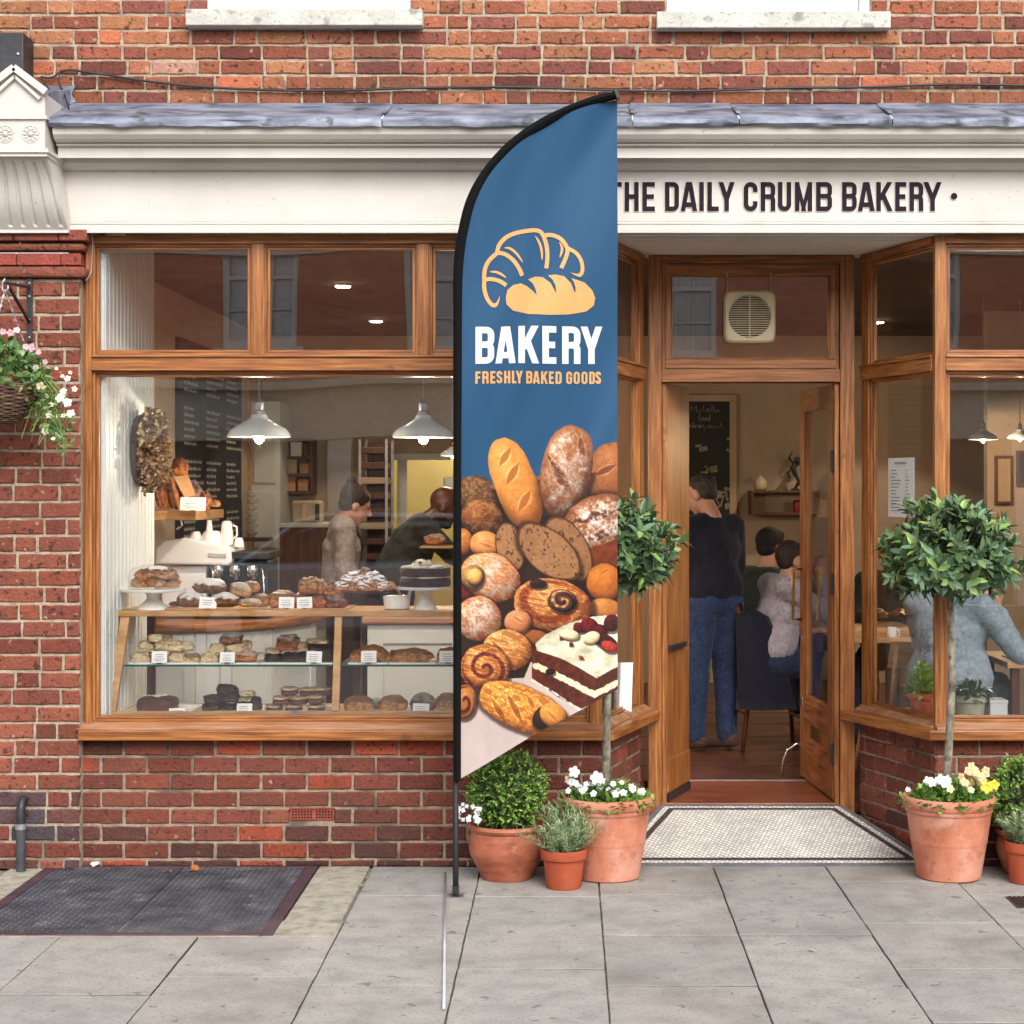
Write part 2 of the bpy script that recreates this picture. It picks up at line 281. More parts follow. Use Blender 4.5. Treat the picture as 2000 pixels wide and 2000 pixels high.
def ribbon(mb, pts, t, place, dz=.0, thick=0, mi=0, sub=0, caps=(1, 1), tap=None, col=None, flush=None):
    """flat stroke; place(x, y, d) maps sheet coordinates to 3D, d = height off the sheet"""
    if sub:
        q = []
        for (x0, y0), (x1, y1) in zip(pts, pts[1:]):
            n = max(1, int(math.hypot(x1 - x0, y1 - y0) / sub))
            q += [(x0 + (x1 - x0) * i / n, y0 + (y1 - y0) * i / n) for i in range(n)]
        pts = q + [pts[-1]]
    n = len(pts); L = []; Rr = []
    for i in range(n):
        x, y = pts[i]; px_, py_ = pts[max(i - 1, 0)]; nx_, ny_ = pts[min(i + 1, n - 1)]
        d1 = (x - px_, y - py_); d2 = (nx_ - x, ny_ - y)
        n1 = math.hypot(*d1) or 1; n2 = math.hypot(*d2) or 1
        d1 = (d1[0] / n1, d1[1] / n1); d2 = (d2[0] / n2, d2[1] / n2)
        if i == 0: d1 = d2
        if i == n - 1: d2 = d1
        tx, ty = d1[0] + d2[0], d1[1] + d2[1]; k = math.hypot(tx, ty) or 1; tx /= k; ty /= k
        c = max(.5, tx * d1[0] + ty * d1[1]); wd = t / 2 / c * (tap(i / (n - 1)) if tap else 1)
        L.append((x - ty * wd, y + tx * wd)); Rr.append((x + ty * wd, y - tx * wd))
    if flush and abs(pts[-1][1] - pts[0][1]) > abs(pts[-1][0] - pts[0][0]) * .8:
        for arr in (L, Rr):
            for i, j in ((0, 1), (n - 1, n - 2)):
                (x, y), (dx, dy) = arr[i], (pts[i][0] - pts[j][0], pts[i][1] - pts[j][1])
                for b_ in flush:
                    if abs(y - b_) < t * .9 and abs(dy) > 1e-6: arr[i] = (x + dx / dy * (b_ - y), b_); break
    vs = [place(*p, dz + thick) for p in L] + [place(*p, dz + thick) for p in Rr]
    fs = [(i, n + i, n + i + 1, i + 1) for i in range(n - 1)]
    if thick:
        o = 2 * n; vs += [place(*p, dz) for p in L] + [place(*p, dz) for p in Rr]
        fs += [(i, i + 1, o + i + 1, o + i) for i in range(n - 1)] + [(n + i + 1, n + i, o + n + i, o + n + i + 1) for i in range(n - 1)]
        fs += [(0, o, o + n, n), (n - 1, 2 * n - 1, o + 2 * n - 1, o + n - 1)]
    mb.add(vs, fs, mi, col)
def word(mb, letters, y0, y1, t, place, thick=0, dz=0, mi=0, grow=0, sub=0):
    """letters: (char, x0, x1) in sheet units, y0 bottom, y1 top"""
    for ch, x0, x1 in letters:
        for k, s in enumerate(glyph(ch, x1 - x0, y1 - y0, t)):
            t_ = t * .82 if ch == 'M' and k > 1 else t
            p = [(x0 + x, y0 + y) for x, y in s]
            if grow:
                (ax, ay), (bx, by) = p[0], p[1]; d = math.hypot(bx - ax, by - ay); p[0] = (ax - (bx - ax) / d * grow, ay - (by - ay) / d * grow)
                (ax, ay), (bx, by) = p[-1], p[-2]; d = math.hypot(bx - ax, by - ay) or 1; p[-1] = (ax - (bx - ax) / d * grow, ay - (by - ay) / d * grow)
            ribbon(mb, p, t_ + 2 * grow, place, dz, thick + k * .00025, mi, sub, flush=(y0 - grow, y1 + grow) if ch in 'AKYM' else None)
# ------------------------------------------------------------------ brickwork
PAL_UP = [lin((c[0] * .89, c[1] * 1.12, c[2] * 1.18)) for c in [(180, 88, 62), (168, 78, 58), (190, 98, 68), (158, 76, 62), (196, 106, 72), (174, 84, 58), (150, 70, 58), (184, 92, 66)]]
PAL_LO = [lin((c[0] * .84, c[1] * 1.10, c[2] * 1.10)) for c in [(146, 62, 52), (154, 68, 56), (140, 60, 52), (160, 72, 58), (144, 64, 54), (150, 64, 50)]]
def col_up(u, z):
    c = random.choice(PAL_UP); k = U(.72, 1.08)
    if random.random() < .08: c = lin((190, 112, 82))
    if random.random() < .06: c = lin((116, 66, 56))
    if random.random() < .02: c = lin((186, 140, 122))
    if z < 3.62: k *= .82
    return tuple(v * k for v in c)
def col_lo(u, z):
    c = random.choice(PAL_LO); k = U(.8, 1.15)
    if random.random() < .06: c = lin((164, 82, 60))
    if z < .17 and random.random() < .4: c = lin((96, 62, 56))
    if z < .08: k *= .8
    return tuple(v * k for v in c)
def col_pil(u, z):
    c = random.choice(PAL_LO); k = U(.85, 1.2)
    c = (c[0] * 1.08, c[1] * 1.05, c[2])
    if z < .34 and random.random() < .75: c = random.choice([lin((78, 70, 76)), lin((88, 66, 68)), lin((104, 68, 64)), lin((120, 66, 58))])
    return tuple(v * k for v in c)
def brick_wall(name, p0, p1, z0, z1, course, widths, colfn, mortar, parent, jnt=.012, holes=(), shift=None, thick=.1, back=True, rough=1.0, tags={}):
    p0, p1 = Vector((*p0, 0)), Vector((*p1, 0)); t = (p1 - p0); L = t.length; t.normalize(); n = Vector((t.y, -t.x, 0))
    mb = MB()
    def pl(u, z, d): return p0 + t * u + n * d + Vector((0, 0, z))
    nrow = int(math.ceil((z1 - z0) / course)); 
    for r in range(nrow):
        zb = z1 - (r + 1) * course; zt = z1 - r * course - jnt; zb_ = max(zb, z0)
        if zt - zb_ < .012: continue
        u = -(shift(r) if shift else (widths[0] / 2 if r % 2 else 0)) ; k = r
        while u < L:
            w = widths[k % len(widths)]; k += 1
            if len(widths) > 2: w *= U(.93, 1.07)
            a, b = max(u, 0), min(u + w - jnt * U(.8, 1.15), L); u += w
            if b - a < .015: continue
            if any(a < h[1] and b > h[0] and zb_ + .01 < h[3] and zt > h[2] + .01 for h in holes):
                cut = []
                for h in holes:
                    if a < h[1] and b > h[0] and zb_ + .01 < h[3] and zt > h[2] + .01:
                        if a < h[0]: cut.append((a, h[0]))
                        if b > h[1]: cut.append((h[1], b))
                spans = [c for c in cut if c[1] - c[0] > .02]
            else: spans = [(a, b)]
            for a, b in spans:
                col = colfn(a, zb_); j = .0022 * rough; ns = max(2, int((b - a) / .035)); per = []
                zz0, zz1 = zb_ + U(-j, j) * .6, zt + U(-j, j) * .6
                for i in range(ns): per.append((a + (b - a) * i / ns, zz0, 0, 1))
                per += [(b, zz0, -1, 1), (b, (zz0 + zz1) / 2, -1, 0)]
                for i in range(ns): per.append((b - (b - a) * i / ns, zz1, 0, -1))
                per += [(a, zz1, 1, -1), (a, (zz0 + zz1) / 2, 1, 0)]
                m = len(per); rings = [[], [], []]; e = .005; tilt = U(-.0015, .0015); off = U(-.0012, .0012)
                for (uu, zz, iu, iz) in per:
                    du, dz_ = U(-j, j), U(-j, j) * .8
                    cu = (a + b) / 2; cz = (zz0 + zz1) / 2
                    rings[0].append(pl(uu + du, zz + dz_, -.02))
                    rings[1].append(pl(uu + du, zz + dz_, -.0045 + off))
                    iu_ = uu + (e if uu < cu - .01 else -e if uu > cu + .01 else 0) * (1 if (uu == a or uu == b or abs(uu - cu) > (b - a) / 2 - .01) else 0)
                    iz_ = zz + (e if zz < cz - .005 else -e if zz > cz + .005 else 0)
                    rings[2].append(pl(iu_ + du, iz_ + dz_, off + tilt * (zz - cz) * 40 + U(-.0005, .0005)))
                vs = rings[0] + rings[1] + rings[2]
                fs = [(i + m * q, (i + 1) % m + m * q, (i + 1) % m + m * (q + 1), i + m * (q + 1)) for q in (0, 1) for i in range(m)] + [tuple(range(2 * m, 3 * m))]
                mb.add(vs, fs, 0, col)
    # mortar bed behind, split round the holes
    us = sorted({0, L, *[h[0] for h in holes], *[h[1] for h in holes]}); us = [u for u in us if 0 <= u <= L]
    for a, b in zip(us, us[1:]):
        hs = sorted([h for h in holes if h[0] < (a + b) / 2 < h[1]], key=lambda h: h[2]); lo = z0
        for h in hs + [(0, 0, z1, z1)]:
            hi = min(h[2], z1)
            if hi - lo > .004:
                c = [pl(a, lo, -.0075), pl(b, lo, -.0075), pl(b, hi, -.0075), pl(a, hi, -.0075), pl(a, lo, -thick), pl(b, lo, -thick), pl(b, hi, -thick), pl(a, hi, -thick)]
                mb.add(c, [(0, 1, 2, 3), (4, 7, 6, 5), (0, 4, 5, 1), (1, 5, 6, 2), (2, 6, 7, 3), (3, 7, 4, 0)], 1)
            lo = max(lo, h[3])
    return mb.build(name, [M['brick'], mortar], parent, **tags)
# ------------------------------------------------------------------ ground: pavement, road, far pavement
mb = MB(); mb.box(-60, 60, -60, 0.02, -.3, -.012, 0); mb.box(-60, 60, .02, 40, -.3, -.03, 0)
mb.build('ground', [M['joint']], None, kind='structure')
mb = MB(); mb.box(-60, 60, -12.2, -4.6, -.02, -.004); mb.build('road', [M['asphalt']], None, kind='structure')
mb = MB(); mb.box(-60, 60, -4.6, -4.42, -.02, .004); mb.build('kerb', [M['concrete']], None, kind='structure', bevel=.01)
mb = MB(); mb.box(-60, 60, -16.2, -12.2, -.02, .1); mb.build('far_pavement', [M['slab']], None, kind='structure', bevel=.01)
def slab(mb, x0, x1, y0, y1, z=0, skew=None):
    e = .0022; j = lambda: U(-.0014, .0014); g = .95 + U(-.07, .06); w = U(-.015, .02)
    col = (g + w, g, g - w * .6); n = 6; per = []
    for i in range(n): per.append((x0 + (x1 - x0) * i / n, y0))
    for i in range(n): per.append((x1, y0 + (y1 - y0) * i / n))
    for i in range(n): per.append((x1 - (x1 - x0) * i / n, y1))
    for i in range(n): per.append((x0, y1 - (y1 - y0) * i / n))
    cx, cy = (x0 + x1) / 2, (y0 + y1) / 2; m = len(per); h0 = U(-.0015, .0025); rings = [[], [], []]
    tx, ty = U(-.003, .003), U(-.003, .003)
    for (x, y) in per:
        x += j(); y += j(); zz = z + h0 + tx * (x - cx) + ty * (y - cy)
        rings[0].append((x, y, z - .02)); rings[1].append((x, y, zz - .0025))
        s = lambda v, c: v + (e if v < c else -e) if abs(v - c) > .02 else v
        rings[2].append((s(x, cx), s(y, cy), zz))
    mb.add(rings[0] + rings[1] + rings[2], [(i + m, (i + 1) % m + m, (i + 1) % m + m * 2, i + m * 2) for i in range(m)] + [tuple(range(2 * m, 3 * m))], 0, col)
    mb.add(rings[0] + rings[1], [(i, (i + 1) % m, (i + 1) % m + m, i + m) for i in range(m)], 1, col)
mb = MB(); gx = .0055
xs = [X(938, 0) + .556 * k * 0 for k in range(1)]
x_at = lambda px: (px - CX) * H / (1692 - CY)     # joint where it meets the wall foot
vert = [x_at(p) for p in (728, 940, 1167, 1392, 1612)]
vert = [vert[0] - .53 * k for k in range(9, 0, -1)] + vert + [vert[-1] + .53 * k for k in range(1, 9)]
rowsY = {}
def ydist(py): return H * F / (py - CY) - ZC
offs = {11: [1749, 1827, 1925], 10: [1751, 1805, 1893, 2013], 12: [1700.5, 1828, 1932], 9: [1749, 1827, 1925], 13: [1722, 1803, 1893, 1999]}
hatch_x = x_at(728); hatch_y = -1.03
for i, (a, b) in enumerate(zip(vert, vert[1:])):
    r = random.Random(i * 7 + 3)
    if i in offs: ys = [ydist(p) for p in offs[i]]
    else: ys = [-.38 - r.uniform(0, .3)]
    while ys[-1] > -4.4: ys.append(ys[-1] - r.choice([.6, .72, .68, .8]))
    ys = [0.0] + [y for y in ys if y < -.05]
    inside = b <= hatch_x + .02 and i >= 3
    if inside:
        start = hatch_y - gx; ys = [start] + [y for y in ys if y < start - .12]
    for y1, y0 in zip(ys, ys[1:]):
        y0 = max(y0, -4.41)
        if y1 - y0 < .05: continue
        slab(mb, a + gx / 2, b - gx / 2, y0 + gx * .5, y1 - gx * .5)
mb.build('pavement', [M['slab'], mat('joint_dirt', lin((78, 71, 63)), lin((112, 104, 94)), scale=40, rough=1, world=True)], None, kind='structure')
# concrete surround of the cellar hatch
xr = hatch_x - .012; hx0, hx1 = X(90, -.02) - .25, None
def gp(px, py): y = ydist(py); return Vector(((px - CX) * (ZC + y) / F, y, 0))
a_, b_, c_, d_ = gp(118, 1696), gp(622, 1692), gp(-250, 1825), gp(530, 1832)   # plate corners: back left, back right, front left, front right
px0 = a_.x - .02; px1 = (b_.x + d_.x) / 2; py0 = (c_.y + d_.y) / 2; py1 = -.015
px0 = X(95, 0)
mb = MB()
mb.box(px0 - .16, px0 - .006, py0, -.006, -.02, .001); mb.box(px1 + .006, xr, py0, -.006, -.02, .0015)
mb.box(px0 - .16, px1 - .05, hatch_y, py0 - .004, -.02, .002); mb.box(px1 - .044, xr, hatch_y, py0 - .004, -.02, .001)
mb.build('hatch_surround', [M['concrete']], None, kind='structure', bevel=.004)
hatch = thing('cellar_hatch', 'wide dark chequered iron cellar hatch set in the pavement below the bakery window', 'hatch cover', ((px0 + px1) / 2, (py0 + py1) / 2, 0))
mb = MB(); w = .05
mb.box(px0, px0 + w, py0, py1, -.01, .006); mb.box(px1 - w, px1, py0, py1, -.01, .006)
mb.box(px0 + w, px1 - w, py0, py0 + w * .8, -.01, .006); mb.box(px0 + w, px1 - w, py1 - .03, py1, -.01, .006)
mb.build('rim', [M['iron_edge']], hatch, bevel=.002)
xm = (px0 + px1) / 2 + .01
for k, (a, b) in enumerate([(px0 + w + .003, xm - .003), (xm + .003, px1 - w - .003)]):
    mb = MB(); y0, y1 = py0 + w * .8 + .003, py1 - .033
    mb.box(a, b, y0, y1, -.01, .0045)
    nx, ny = int((b - a) / .026), int((y1 - y0) / .026)
    for i in range(nx):
        for j in range(ny):
            cx, cy = a + .013 + i * .026, y0 + .013 + j * .026; s = 1 if (i + j) % 2 else -1
            t = Vector((.0095, .0095 * s, 0)) * .8; q = Vector((-.0028 * s, .0028, 0)); z = Vector((0, 0, .0046)); zt = Vector((0, 0, .0088)); c = Vector((cx, cy, 0))
            mb.add([c - t + z, c + q + z, c + t + z, c - q + z, c + zt], [(0, 3, 4), (3, 2, 4), (2, 1, 4), (1, 0, 4)])
    mb.build('plate', [M['iron']], hatch)
# small drain grating at right
g0, g1 = gp(1963, 1752), gp(2012, 1772)
drain = thing('drain_grate', 'small rusty square iron drain grate let into the paving at the right edge', 'grate', ((g0.x + g1.x) / 2, g1.y, 0))
mb = MB(); x0, x1, y0, y1 = g0.x, g0.x + .15, g1.y - .02, g0.y
mb.box(x0, x1, y0, y1, -.008, .003, 0); mb.build('frame', [M['iron_edge']], drain, bevel=.001)
mb = MB()
for i in range(7): mb.box(x0 + .012 + i * .019, x0 + .022 + i * .019, y0 + .01, y1 - .01, .003, .007)
mb.build('bars', [M['black_metal']], drain)
# ------------------------------------------------------------------ porch mosaic
SL = lambda y: .003 + .157 * max(0, y) / .70        # slope of the entrance floor
fieldm = bpy.data.materials.new('mosaic_white'); fieldm.use_nodes = True
n_ = fieldm.node_tree.nodes; l_ = fieldm.node_tree.links; b_s = n_['Principled BSDF']; b_s.inputs['Roughness'].default_value = .5
g_ = n_.new('ShaderNodeNewGeometry'); mp_ = n_.new('ShaderNodeMapping'); mp_.inputs['Scale'].default_value = (1, 1, 0); mp_.inputs['Rotation'].default_value = (0, 0, R(45))
l_.new(g_.outputs['Position'], mp_.inputs[0])
br = n_.new('ShaderNodeTexBrick'); br.inputs['Scale'].default_value = 1; br.inputs['Brick Width'].default_value = .0215; br.inputs['Row Height'].default_value = .0215; br.inputs['Mortar Size'].default_value = .0022
br.offset = .5; br.inputs['Color1'].default_value = (*lin((226, 220, 206)), 1); br.inputs['Color2'].default_value = (*lin((196, 190, 176)), 1); br.inputs['Mortar'].default_value = (*lin((120, 114, 104)), 1)
l_.new(mp_.outputs[0], br.inputs['Vector']); 
nz_ = n_.new('ShaderNodeTexNoise'); nz_.inputs['Scale'].default_value = 6; l_.new(g_.outputs['Position'], nz_.inputs['Vector'])
mx_ = n_.new('ShaderNodeMix'); mx_.data_type = 'RGBA'; mx_.blend_type = 'MULTIPLY'; mx_.inputs[0].default_value = .5
l_.new(br.outputs['Color'], mx_.inputs[6]); l_.new(nz_.outputs['Fac'], mx_.inputs[7])
hsn = n_.new('ShaderNodeHueSaturation'); hsn.inputs['Saturation'].default_value = .6; hsn.inputs['Value'].default_value = 1.6; l_.new(mx_.outputs[2], hsn.inputs['Color']); l_.new(hsn.outputs[0], b_s.inputs['Base Color'])
bp_ = n_.new('ShaderNodeBump'); bp_.inputs['Strength'].default_value = .4; bp_.inputs['Distance'].default_value = .003; bp_.invert = True
l_.new(br.outputs['Fac'], bp_.inputs['Height']); l_.new(bp_.outputs[0], b_s.inputs['Normal'])
def trap(i, lift):   # porch outline inset by i
    c = .37 * 1.0
    y0, y1 = .0 + i, .70 - i * .8
    xl = lambda y: .155 + .30 * (y / .70) + i * 1.07; xr_ = lambda y: 1.69 - .335 * (y / .70) - i * 1.07
    return [(xl(y0), y0, SL(y0) + lift), (xr_(y0), y0, SL(y0) + lift), (xr_(y1), y1, SL(y1) + lift), (xl(y1), y1, SL(y1) + lift)]
mb = MB()
o0, o1, o2, o3, o4 = trap(0, 0), trap(.03, 0), trap(.056, .0), trap(.086, 0), trap(.086, 0)
def ringf(a, b, mi):
    for k in range(4): mb.add([a[k], a[(k + 1) % 4], b[(k + 1) % 4], b[k]], [(0, 1, 2, 3)], mi)
ringf(o0, o1, 1)
ringf(o1, o2, 0); ringf(o2, o3, 2); mb.add(o3, [(0, 1, 2, 3)], 0)
base = [(x, y, -.02) for x, y, z in o0]; mb.add(o0 + base, [(0, 4, 5, 1)], 1)
M['slate'] = mat('slate_edge', lin((92, 92, 96)), lin((118, 118, 120)), scale=9, rough=.7, bump=.2, world=True)
M['mosaic_black'] = mat('mosaic_black', lin((52, 46, 46)), lin((80, 72, 70)), scale=60, rough=.5, world=True)
mb.build('porch_mosaic', [fieldm, M['slate'], M['mosaic_black']], None, kind='structure')
# ------------------------------------------------------------------ the bakery building
bld = thing('bakery_building', 'red brick building with the cream bakery shopfront, timber windows and recessed door', 'building', (0, 0, 0))
UY = .10
holes = [(X(402, UY) + 3.6, X(802, UY) + 3.6, Z(30, UY), Z(30, UY) + 1.5), (X(1303, UY) + 3.6, X(1702, UY) + 3.6, Z(32, UY), Z(32, UY) + 1.5)]
def fsh(r): rr = random.Random(r); return rr.uniform(0, .2)
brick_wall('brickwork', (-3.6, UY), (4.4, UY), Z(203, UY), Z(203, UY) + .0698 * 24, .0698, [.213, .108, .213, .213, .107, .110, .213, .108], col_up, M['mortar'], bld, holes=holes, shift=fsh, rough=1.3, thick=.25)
brick_wall('stall_riser', (X(155), 0), (.165, 0), 0, .585, .0781, [.209, .209], col_lo, M['mortar_dark'], bld, holes=[(X(565) - X(155), X(654) - X(155), Z(1603), Z(1578))], jnt=.0135)
brick_wall('stall_riser', (.160, -.001), (.36, .70), 0, .585, .0781, [.209, .209], col_lo, M['mortar_dark'], bld, shift=lambda r: .05 + (r % 2) * .1)
brick_wall('stall_riser', (1.44, .70), (1.68, -.001), 0, .585, .0781, [.209, .209], col_lo, M['mortar_dark'], bld, shift=lambda r: .05 + (r % 2) * .1)
brick_wall('stall_riser', (1.675, 0), (4.4, 0), 0, .585, .0781, [.209, .209], col_lo, M['mortar_dark'], bld)
PY = -.06; pr = X(155, PY)
ztop = Z(545, PY)
brick_wall('pilaster', (-2.86, PY), (pr, PY), 0, ztop, .0771, [.212, .104, .212, .212], col_pil, M['mortar'], bld, shift=lambda r: (.0 if r % 2 else .105) + .06, jnt=.0125, thick=.3)
mb_ = MB(); mb_.box(-2.86, pr - .012, PY + .02, .02, 0, ztop); mb_.build('pilaster_core', [M['mortar']], bld)
brick_wall('brickwork', (-3.6, 0), (-2.86, 0), 0, 2.9, .0771, [.212, .212], col_pil, M['mortar'], bld)
# pilaster cap courses
cc = tuple(v * .95 for v in PAL_LO[3])
def cap(y0, y1, proj, rnd, colr, x1=None):
    mb = MB(); zb, zt = Z(y1, PY), Z(y0, PY); xx = pr + proj if x1 is None else x1; k = -2.9
    w = .2 if not rnd else 9
    while k < xx - .01:
        e = min(k + w, xx); 
        if xx - e < .04: e = xx
        g = U(.85, 1.15); mb.box(k + .003, e, PY - proj, .0, zb + .004, zt - .004, 0, tuple(v * g for v in colr)); k = e
    return mb
mb = cap(520, 545, .035, .02, cc); mb.build('pilaster_cap', [M['brick']], bld, bevel=.017)
mb = cap(493, 520, .008, 0, lin((156, 78, 66))); mb.build('pilaster_cap', [M['brick']], bld, bevel=.004)
mb = cap(474, 493, .03, .02, cc); mb.build('pilaster_cap', [M['brick']], bld, bevel=.018)
mb = cap(449, 474, .045, .0, lin((140, 78, 66))); mb.build('pilaster_cap', [M['brick']], bld, bevel=.005)
# air brick
mb = MB(); ax0, ax1, az0, az1 = X(565) + .004, X(654) - .004, Z(1602) + .002, Z(1579)
mb.box(ax0, ax1, .006, .05, az0, az1, 0)
for i in range(14):
    for j in range(4):
        if i == 7: continue
        a = ax0 + .008 + i * (ax1 - ax0 - .016) / 13.5
        mb.box(a - .0, a + .0085, .0045, .0061, az0 + .006 + j * .0128, az0 + .014 + j * .0128, 1)
mb.box(ax0, ax1, -.001, .006, az1 - .004, az1, 0); mb.box(ax0, ax1, -.001, .006, az0, az0 + .004, 0)
mb.cur = (1, 1, 1)
M['airbrick'] = mat('air_brick_clay', lin((140, 66, 52)), lin((160, 80, 62)), scale=30, rough=.9, bump=.3, world=True)
M['dark'] = mat('dark_void', (.01, .008, .007), (.016, .012, .01), scale=9, rough=1)
mb.build('air_brick', [M['airbrick'], M['dark']], bld)
# cornice, sign board and lower mould: one profile swept along the front
xl_, xr_ = X(103, -.1), 4.4
def prof(pts, x0, x1, mbx, mi=0):
    mbx.prism([(y, Z(p, y)) for y, p in pts], 'x', x0, x1, mi)
mb = MB()
prof([(.1, 236), (-.29, 244), (-.285, 250), (-.28, 262), (-.262, 271), (-.235, 277), (-.215, 279.5), (-.222, 281), (-.222, 284), (-.205, 286), (-.20, 287), (-.20, 308.5), (-.11, 309), (.1, 309)], X(103, -.28), xr_, mb)
mb.build('cornice', [M['cream']], bld)
mb = MB(); prof([(.1, 309.6), (-.115, 309.6), (-.112, 318), (-.10, 324), (-.082, 328), (-.075, 333), (.1, 333)], xl_, xr_, mb); mb.build('bed_moulding', [M['cream']], bld)
mb = MB(); prof([(.1, 333.5), (-.062, 333.5), (-.062, 432), (.1, 432)], xl_, xr_, mb); mb.build('sign_board', [M['cream']], bld)
mb = MB(); prof([(.0, 432.5), (-.068, 432.5), (-.074, 434), (-.074, 437), (-.068, 438.5), (-.09, 440), (-.09, 446), (-.10, 447.5), (-.10, 454.5), (.0, 456)], xl_ - .0, xr_, mb); mb.build('lower_moulding', [M['cream']], bld)
# lettering on the sign board
place_s = lambda x, y, d: (x, -.062 - d, y)
def L2(ch, a, b): return (ch, X(1000 + a * .5176, -.062), X(1000 + b * .5176, -.062))
letters = [L2(*q) for q in [('T', 356, 414), ('H', 425, 478), ('E', 492, 539), ('D', 577, 630), ('A', 638, 697), ('I', 702, 728), ('L', 737, 780), ('Y', 781, 838), ('C', 874, 926), ('R', 938, 993), ('U', 1003, 1053), ('M', 1067, 1132), ('B', 1147, 1207), ('B', 1245, 1300), ('A', 1306, 1366), ('K', 1374, 1433), ('E', 1445, 1487), ('R', 1499, 1551), ('Y', 1554, 1618)]]
M['letter_edge'] = mat('sign_letter_edge', lin((222, 210, 198)), rough=.5)
lt = MB(); bk = MB(); ya, yb = Z(412.5, -.062), Z(356, -.062)
word(bk, letters, ya, yb, .0205, place_s, thick=.004, grow=.0032)
word(lt, letters, ya, yb, .0205, place_s, thick=.002, dz=.0055)
bk.build('letter_backing', [M['letter_edge']], bld); LT = lt; bk = MB(); lt = MB()
cxd, czd = X(1000 + 1667 * .5176, -.062), Z(383.5, -.062)
for m_, r_, t0, t1 in ((bk, .0185, 0, .004), (lt, .0148, .0055, .0075)):
    n = 24; m_.prism([(cxd + r_ * math.cos(i * 2 * math.pi / n), czd + r_ * math.sin(i * 2 * math.pi / n)) for i in range(n)], 'y', -.062 - t0, -.062 - t1)
M['letter'] = mat('dark_sign_letters', lin((34, 26, 36)), lin((42, 34, 44)), scale=12, rough=.75, spec=.15)
M['letter_edge'] = mat('sign_letter_edge', lin((222, 210, 198)), rough=.5)
bk.build('dot_backing', [M['letter_edge']], bld); lt.build('sign_dot', [M['letter']], bld); LT.build('sign_lettering', [M['letter']], bld)
# lead flashing in lengths with an uneven drip
def leadrun(x0, x1, dy=0):
    mb = MB(); n = int((x1 - x0) / .02) + 2; rows = []
    rws = [(.099, 201 + dy), (.06, 204 + dy), (-.27, 227), (-.300, 228.5), (-.312, 233), (-.314, 240), (-.308, 246), (-.296, 247)]
    for i in range(n):
        x = x0 + (x1 - x0) * i / (n - 1); r = []
        for k, (y, p) in enumerate(rws):
            q = noise.noise(Vector((x * 3.1, k * .9, dy))) ; q2 = noise.noise(Vector((x * 11, k * 1.7, 5)))
            amp = [0, .003, .004, .004, .006, .008, .009, .009][k]
            r.append((x, y + q * amp + q2 * amp * .5, Z(p, y) + q2 * amp * .8 + q * amp * .7))
        rows.append(r)
    m = len(rws); vs = [p for r in rows for p in r]
    fs = [(i * m + k, i * m + k + 1, (i + 1) * m + k + 1, (i + 1) * m + k) for i in range(n - 1) for k in range(m - 1)]
    mb.add(vs, fs)
    # underside and ends
    mb.box(x0, x1, -.29, .09, Z(243, -.2), Z(240, -.2) , 0)
    o = mb.build('lead_flashing', [M['lead']], bld, smooth=True, sharp=40)
xs = [X(p, -.2) for p in (108, 752, 1235, 1440, 1735)] + [4.4]
for i, (a, b) in enumerate(zip(xs, xs[1:])): leadrun(a, b - .004, (i % 2) * 2)
mb = MB()    # upstand at the left end against the console and the welts at the joints
mb.prism([(X(84, .09), Z(168, .09)), (X(148, .09), Z(168, .09)), (X(140, .09), Z(185, .09)), (X(148, .09), Z(200, .09)), (X(84, .09), Z(232, .09))], 'y', .085, .099)
mb.build('lead_upstand', [M['lead']], bld, bevel=.003); mb = MB()
mb.prism([(.08, Z(175, .08)), (-.30, Z(178, -.30)), (-.31, Z(236, -.31)), (.08, Z(225, .08))], 'x', X(84, -.3), X(84, -.3) + .012)
mb.build('lead_upstand', [M['lead']], bld, bevel=.003)
for p in xs[1:-1]: mb = MB(); mb.obox((p, -.1, Z(214.5, -.1) + .004), (.010, 0, 0), (0, .16, .05), (0, -.001, .004)); mb.build('lead_welt', [M['lead']], bld, bevel=.003)
# upper sash windows
for (a, b, sa, sb, st, sbm) in ((402, 802, 362, 825, 17, 51), (1303, 1702, 1283, 1740, 22, 56)):
    x0, x1 = X(a, UY), X(b, UY); zb = Z(30, UY)
    mb = MB(); mb.box(X(sa, UY - .07), X(sb, UY - .07), UY - .07, UY + .12, Z(sbm - 2, UY - .07), Z(st, UY - .07))
    w_sill = mb.build('window_sill', [M['stone_sill']], bld, bevel=.004)
    mb = MB(); d0, d1 = UY + .03, UY + .11
    mb.box(x0, x0 + .05, d0, d1, zb, zb + 1.5); mb.box(x1 - .05, x1, d0, d1, zb, zb + 1.5); mb.box(x0 + .05, x1 - .05, d0, d1, zb + 1.45, zb + 1.5)
    mb.box(x0 + .05, x1 - .05, d0 + .02, d1, zb, zb + .13); mb.box(x0 + .05, x1 - .05, d0 + .01, d1, zb + .72, zb + .76)
    fr = mb.build('upper_window_frame', [M['white_paint']], bld, bevel=.003)
    mb = MB(); mb.box(x0 + .05, x1 - .05, d0 + .055, d0 + .06, zb + .13, zb + 1.45); mb.build('pane', [M['glass']], fr)
    mb = MB(); mb.box(x0 + .04, x1 - .04, d1 + .12, d1 + .13, zb, zb + 1.5); mb.build('blind', [M['paper']], fr)
